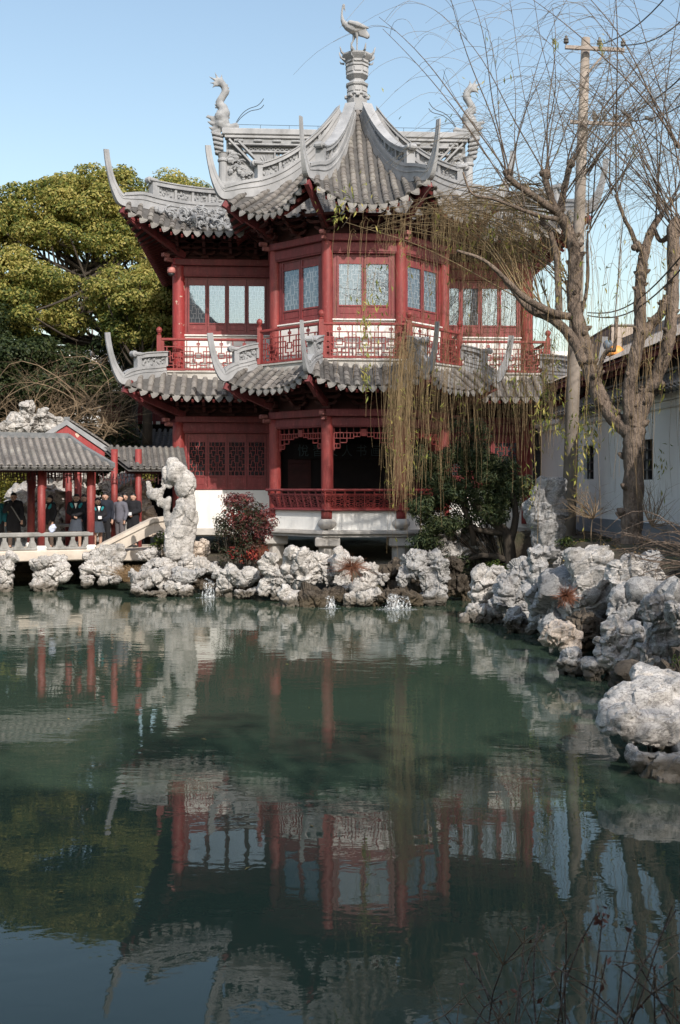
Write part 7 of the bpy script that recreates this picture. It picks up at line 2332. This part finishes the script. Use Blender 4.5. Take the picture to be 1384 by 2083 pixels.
# ------------------------------------------------------------------ the hall on the near bank, behind the viewer: it shades the near water and shows in the panes
HB = empty('opposite_hall', (2, -1.5, 1.0), R(-9)); tag(HB, 'tall tiled hall on the near bank opposite the pavilion', 'hall')
m = MB(); m.box(-10, 10.5, -10, -1.0, -.5, 7.2); m.build('wall', M_REDB, HB)
m = MB()
prof = [(.9, 7.1), (-.4, 8.0), (-2, 9.6), (-4.4, 12.8), (-5.0, 12.8), (-8, 9.2), (-11.6, 6.8)]
m.grid([[(x, y, z + (abs(x) / 12.) ** 4 * .9) for x in np.linspace(-12, 12.5, 17)] for y, z in prof]); m.build('roof', M_BED, HB, True)
m = MB(); m.blade([Vector((-10, -4.7, 12.7)), Vector((-6, -4.7, 12.6)), Vector((6, -4.7, 12.6)), Vector((10.5, -4.7, 12.7))], 0, 1.0, .4); m.build('roof_ridge', M_CARVE, HB)
m = MB(); m.prism([(-11.5, 12.5), (-10.5, 14.6), (-9.0, 16.6), (-7.9, 17.0), (-7.2, 15.9), (-6.3, 14.9), (-5.2, 14.1), (-4.2, 13.6), (-3.0, 13.2), (-2.0, 12.5)], -5.0, -4.4); m.build('gable_ridge', M_TILE, HB)
m = MB(); m.tube([(-7.9, -4.7, 16.9), (-7.7, -4.7, 17.5), (-7.2, -4.7, 18.0), (-6.6, -4.7, 18.2)], [.2, .16, .12, .05], 7); m.build('ridge_horn', M_CARVE, HB)


def plain_tree(label, base, crowns, n, rl, per, seed, mat, leaf=(.15, .085)):
    """evergreen on the near bank, outside the view: its broken shade lies on the water and the right bank"""
    rng = np.random.default_rng(seed); e = empty('evergreen_tree', base); tag(e, label, 'tree', 'evergreen trees on the near bank')
    lobes = []; t = MB(); off = np.array(base)
    for (cx, cy, cz, rx, rz) in crowns:
        for _ in range(n):
            d = rng.normal(size=3); d /= np.linalg.norm(d); d *= rng.random() ** .35
            c = np.array([cx, cy, cz]) + d * np.array([rx, rx, rz]) - off; r = rl * rng.uniform(.6, 1.3)
            lobes.append((tuple(c), (r, r, r * .7)))
            if rng.random() < .5: t.tube(smooth_path([Vector((0, 0, cz * .45)), Vector(c) * .5 + Vector((0, 0, .3)), Vector(c)], 3), [.08, .07, .06, .05, .04, .03, .02], 5)
    t.tube([(0, 0, -.3), (.1, 0, 3), (0, .1, crowns[0][2] * .6), (0, 0, crowns[0][2])], [.3, .24, .16, .05], 8)
    C, Nn = lobe_leaves(lobes, per, rng); L = rng.uniform(.7, 1.3, len(C)) * leaf[0]
    inst('foliage', leaves_mesh('foliage', C, Nn, L, L * leaf[1] / leaf[0], mat, rng), e)
    t.build('trunk', M_BARKD, e, True, fix=False)


plain_tree('loose evergreen tree on the near right bank shading the rocks', (9.2, 7.0, 1.4), [(9.2, 7.0, 8.2, 2.6, 1.8), (8.2, 8.6, 6.6, 1.8, 1.3)], 20, .55, 420, 71, M_CAMD)
plain_tree('tall unseen evergreen added beside the opposite hall to break its shadow edge', (4.5, -3.0, 1.2), [(4.5, -2.6, 11.6, 2.2, 2.0), (7.5, -2.0, 10.6, 1.8, 1.6)], 22, .6, 420, 72, M_CAMD)  # unseen tree, added to roughen the straight edge of the hall's shadow
plain_tree('unseen evergreen added at the other end of the opposite hall to break its shadow', (-2.5, -2.5, 1.2), [(-2.5, -2.2, 11.2, 2.0, 1.8), (0.4, -1.6, 10.6, 1.6, 1.3)], 20, .6, 420, 73, M_CAMD)  # second unseen tree, added to break up the shade on the water
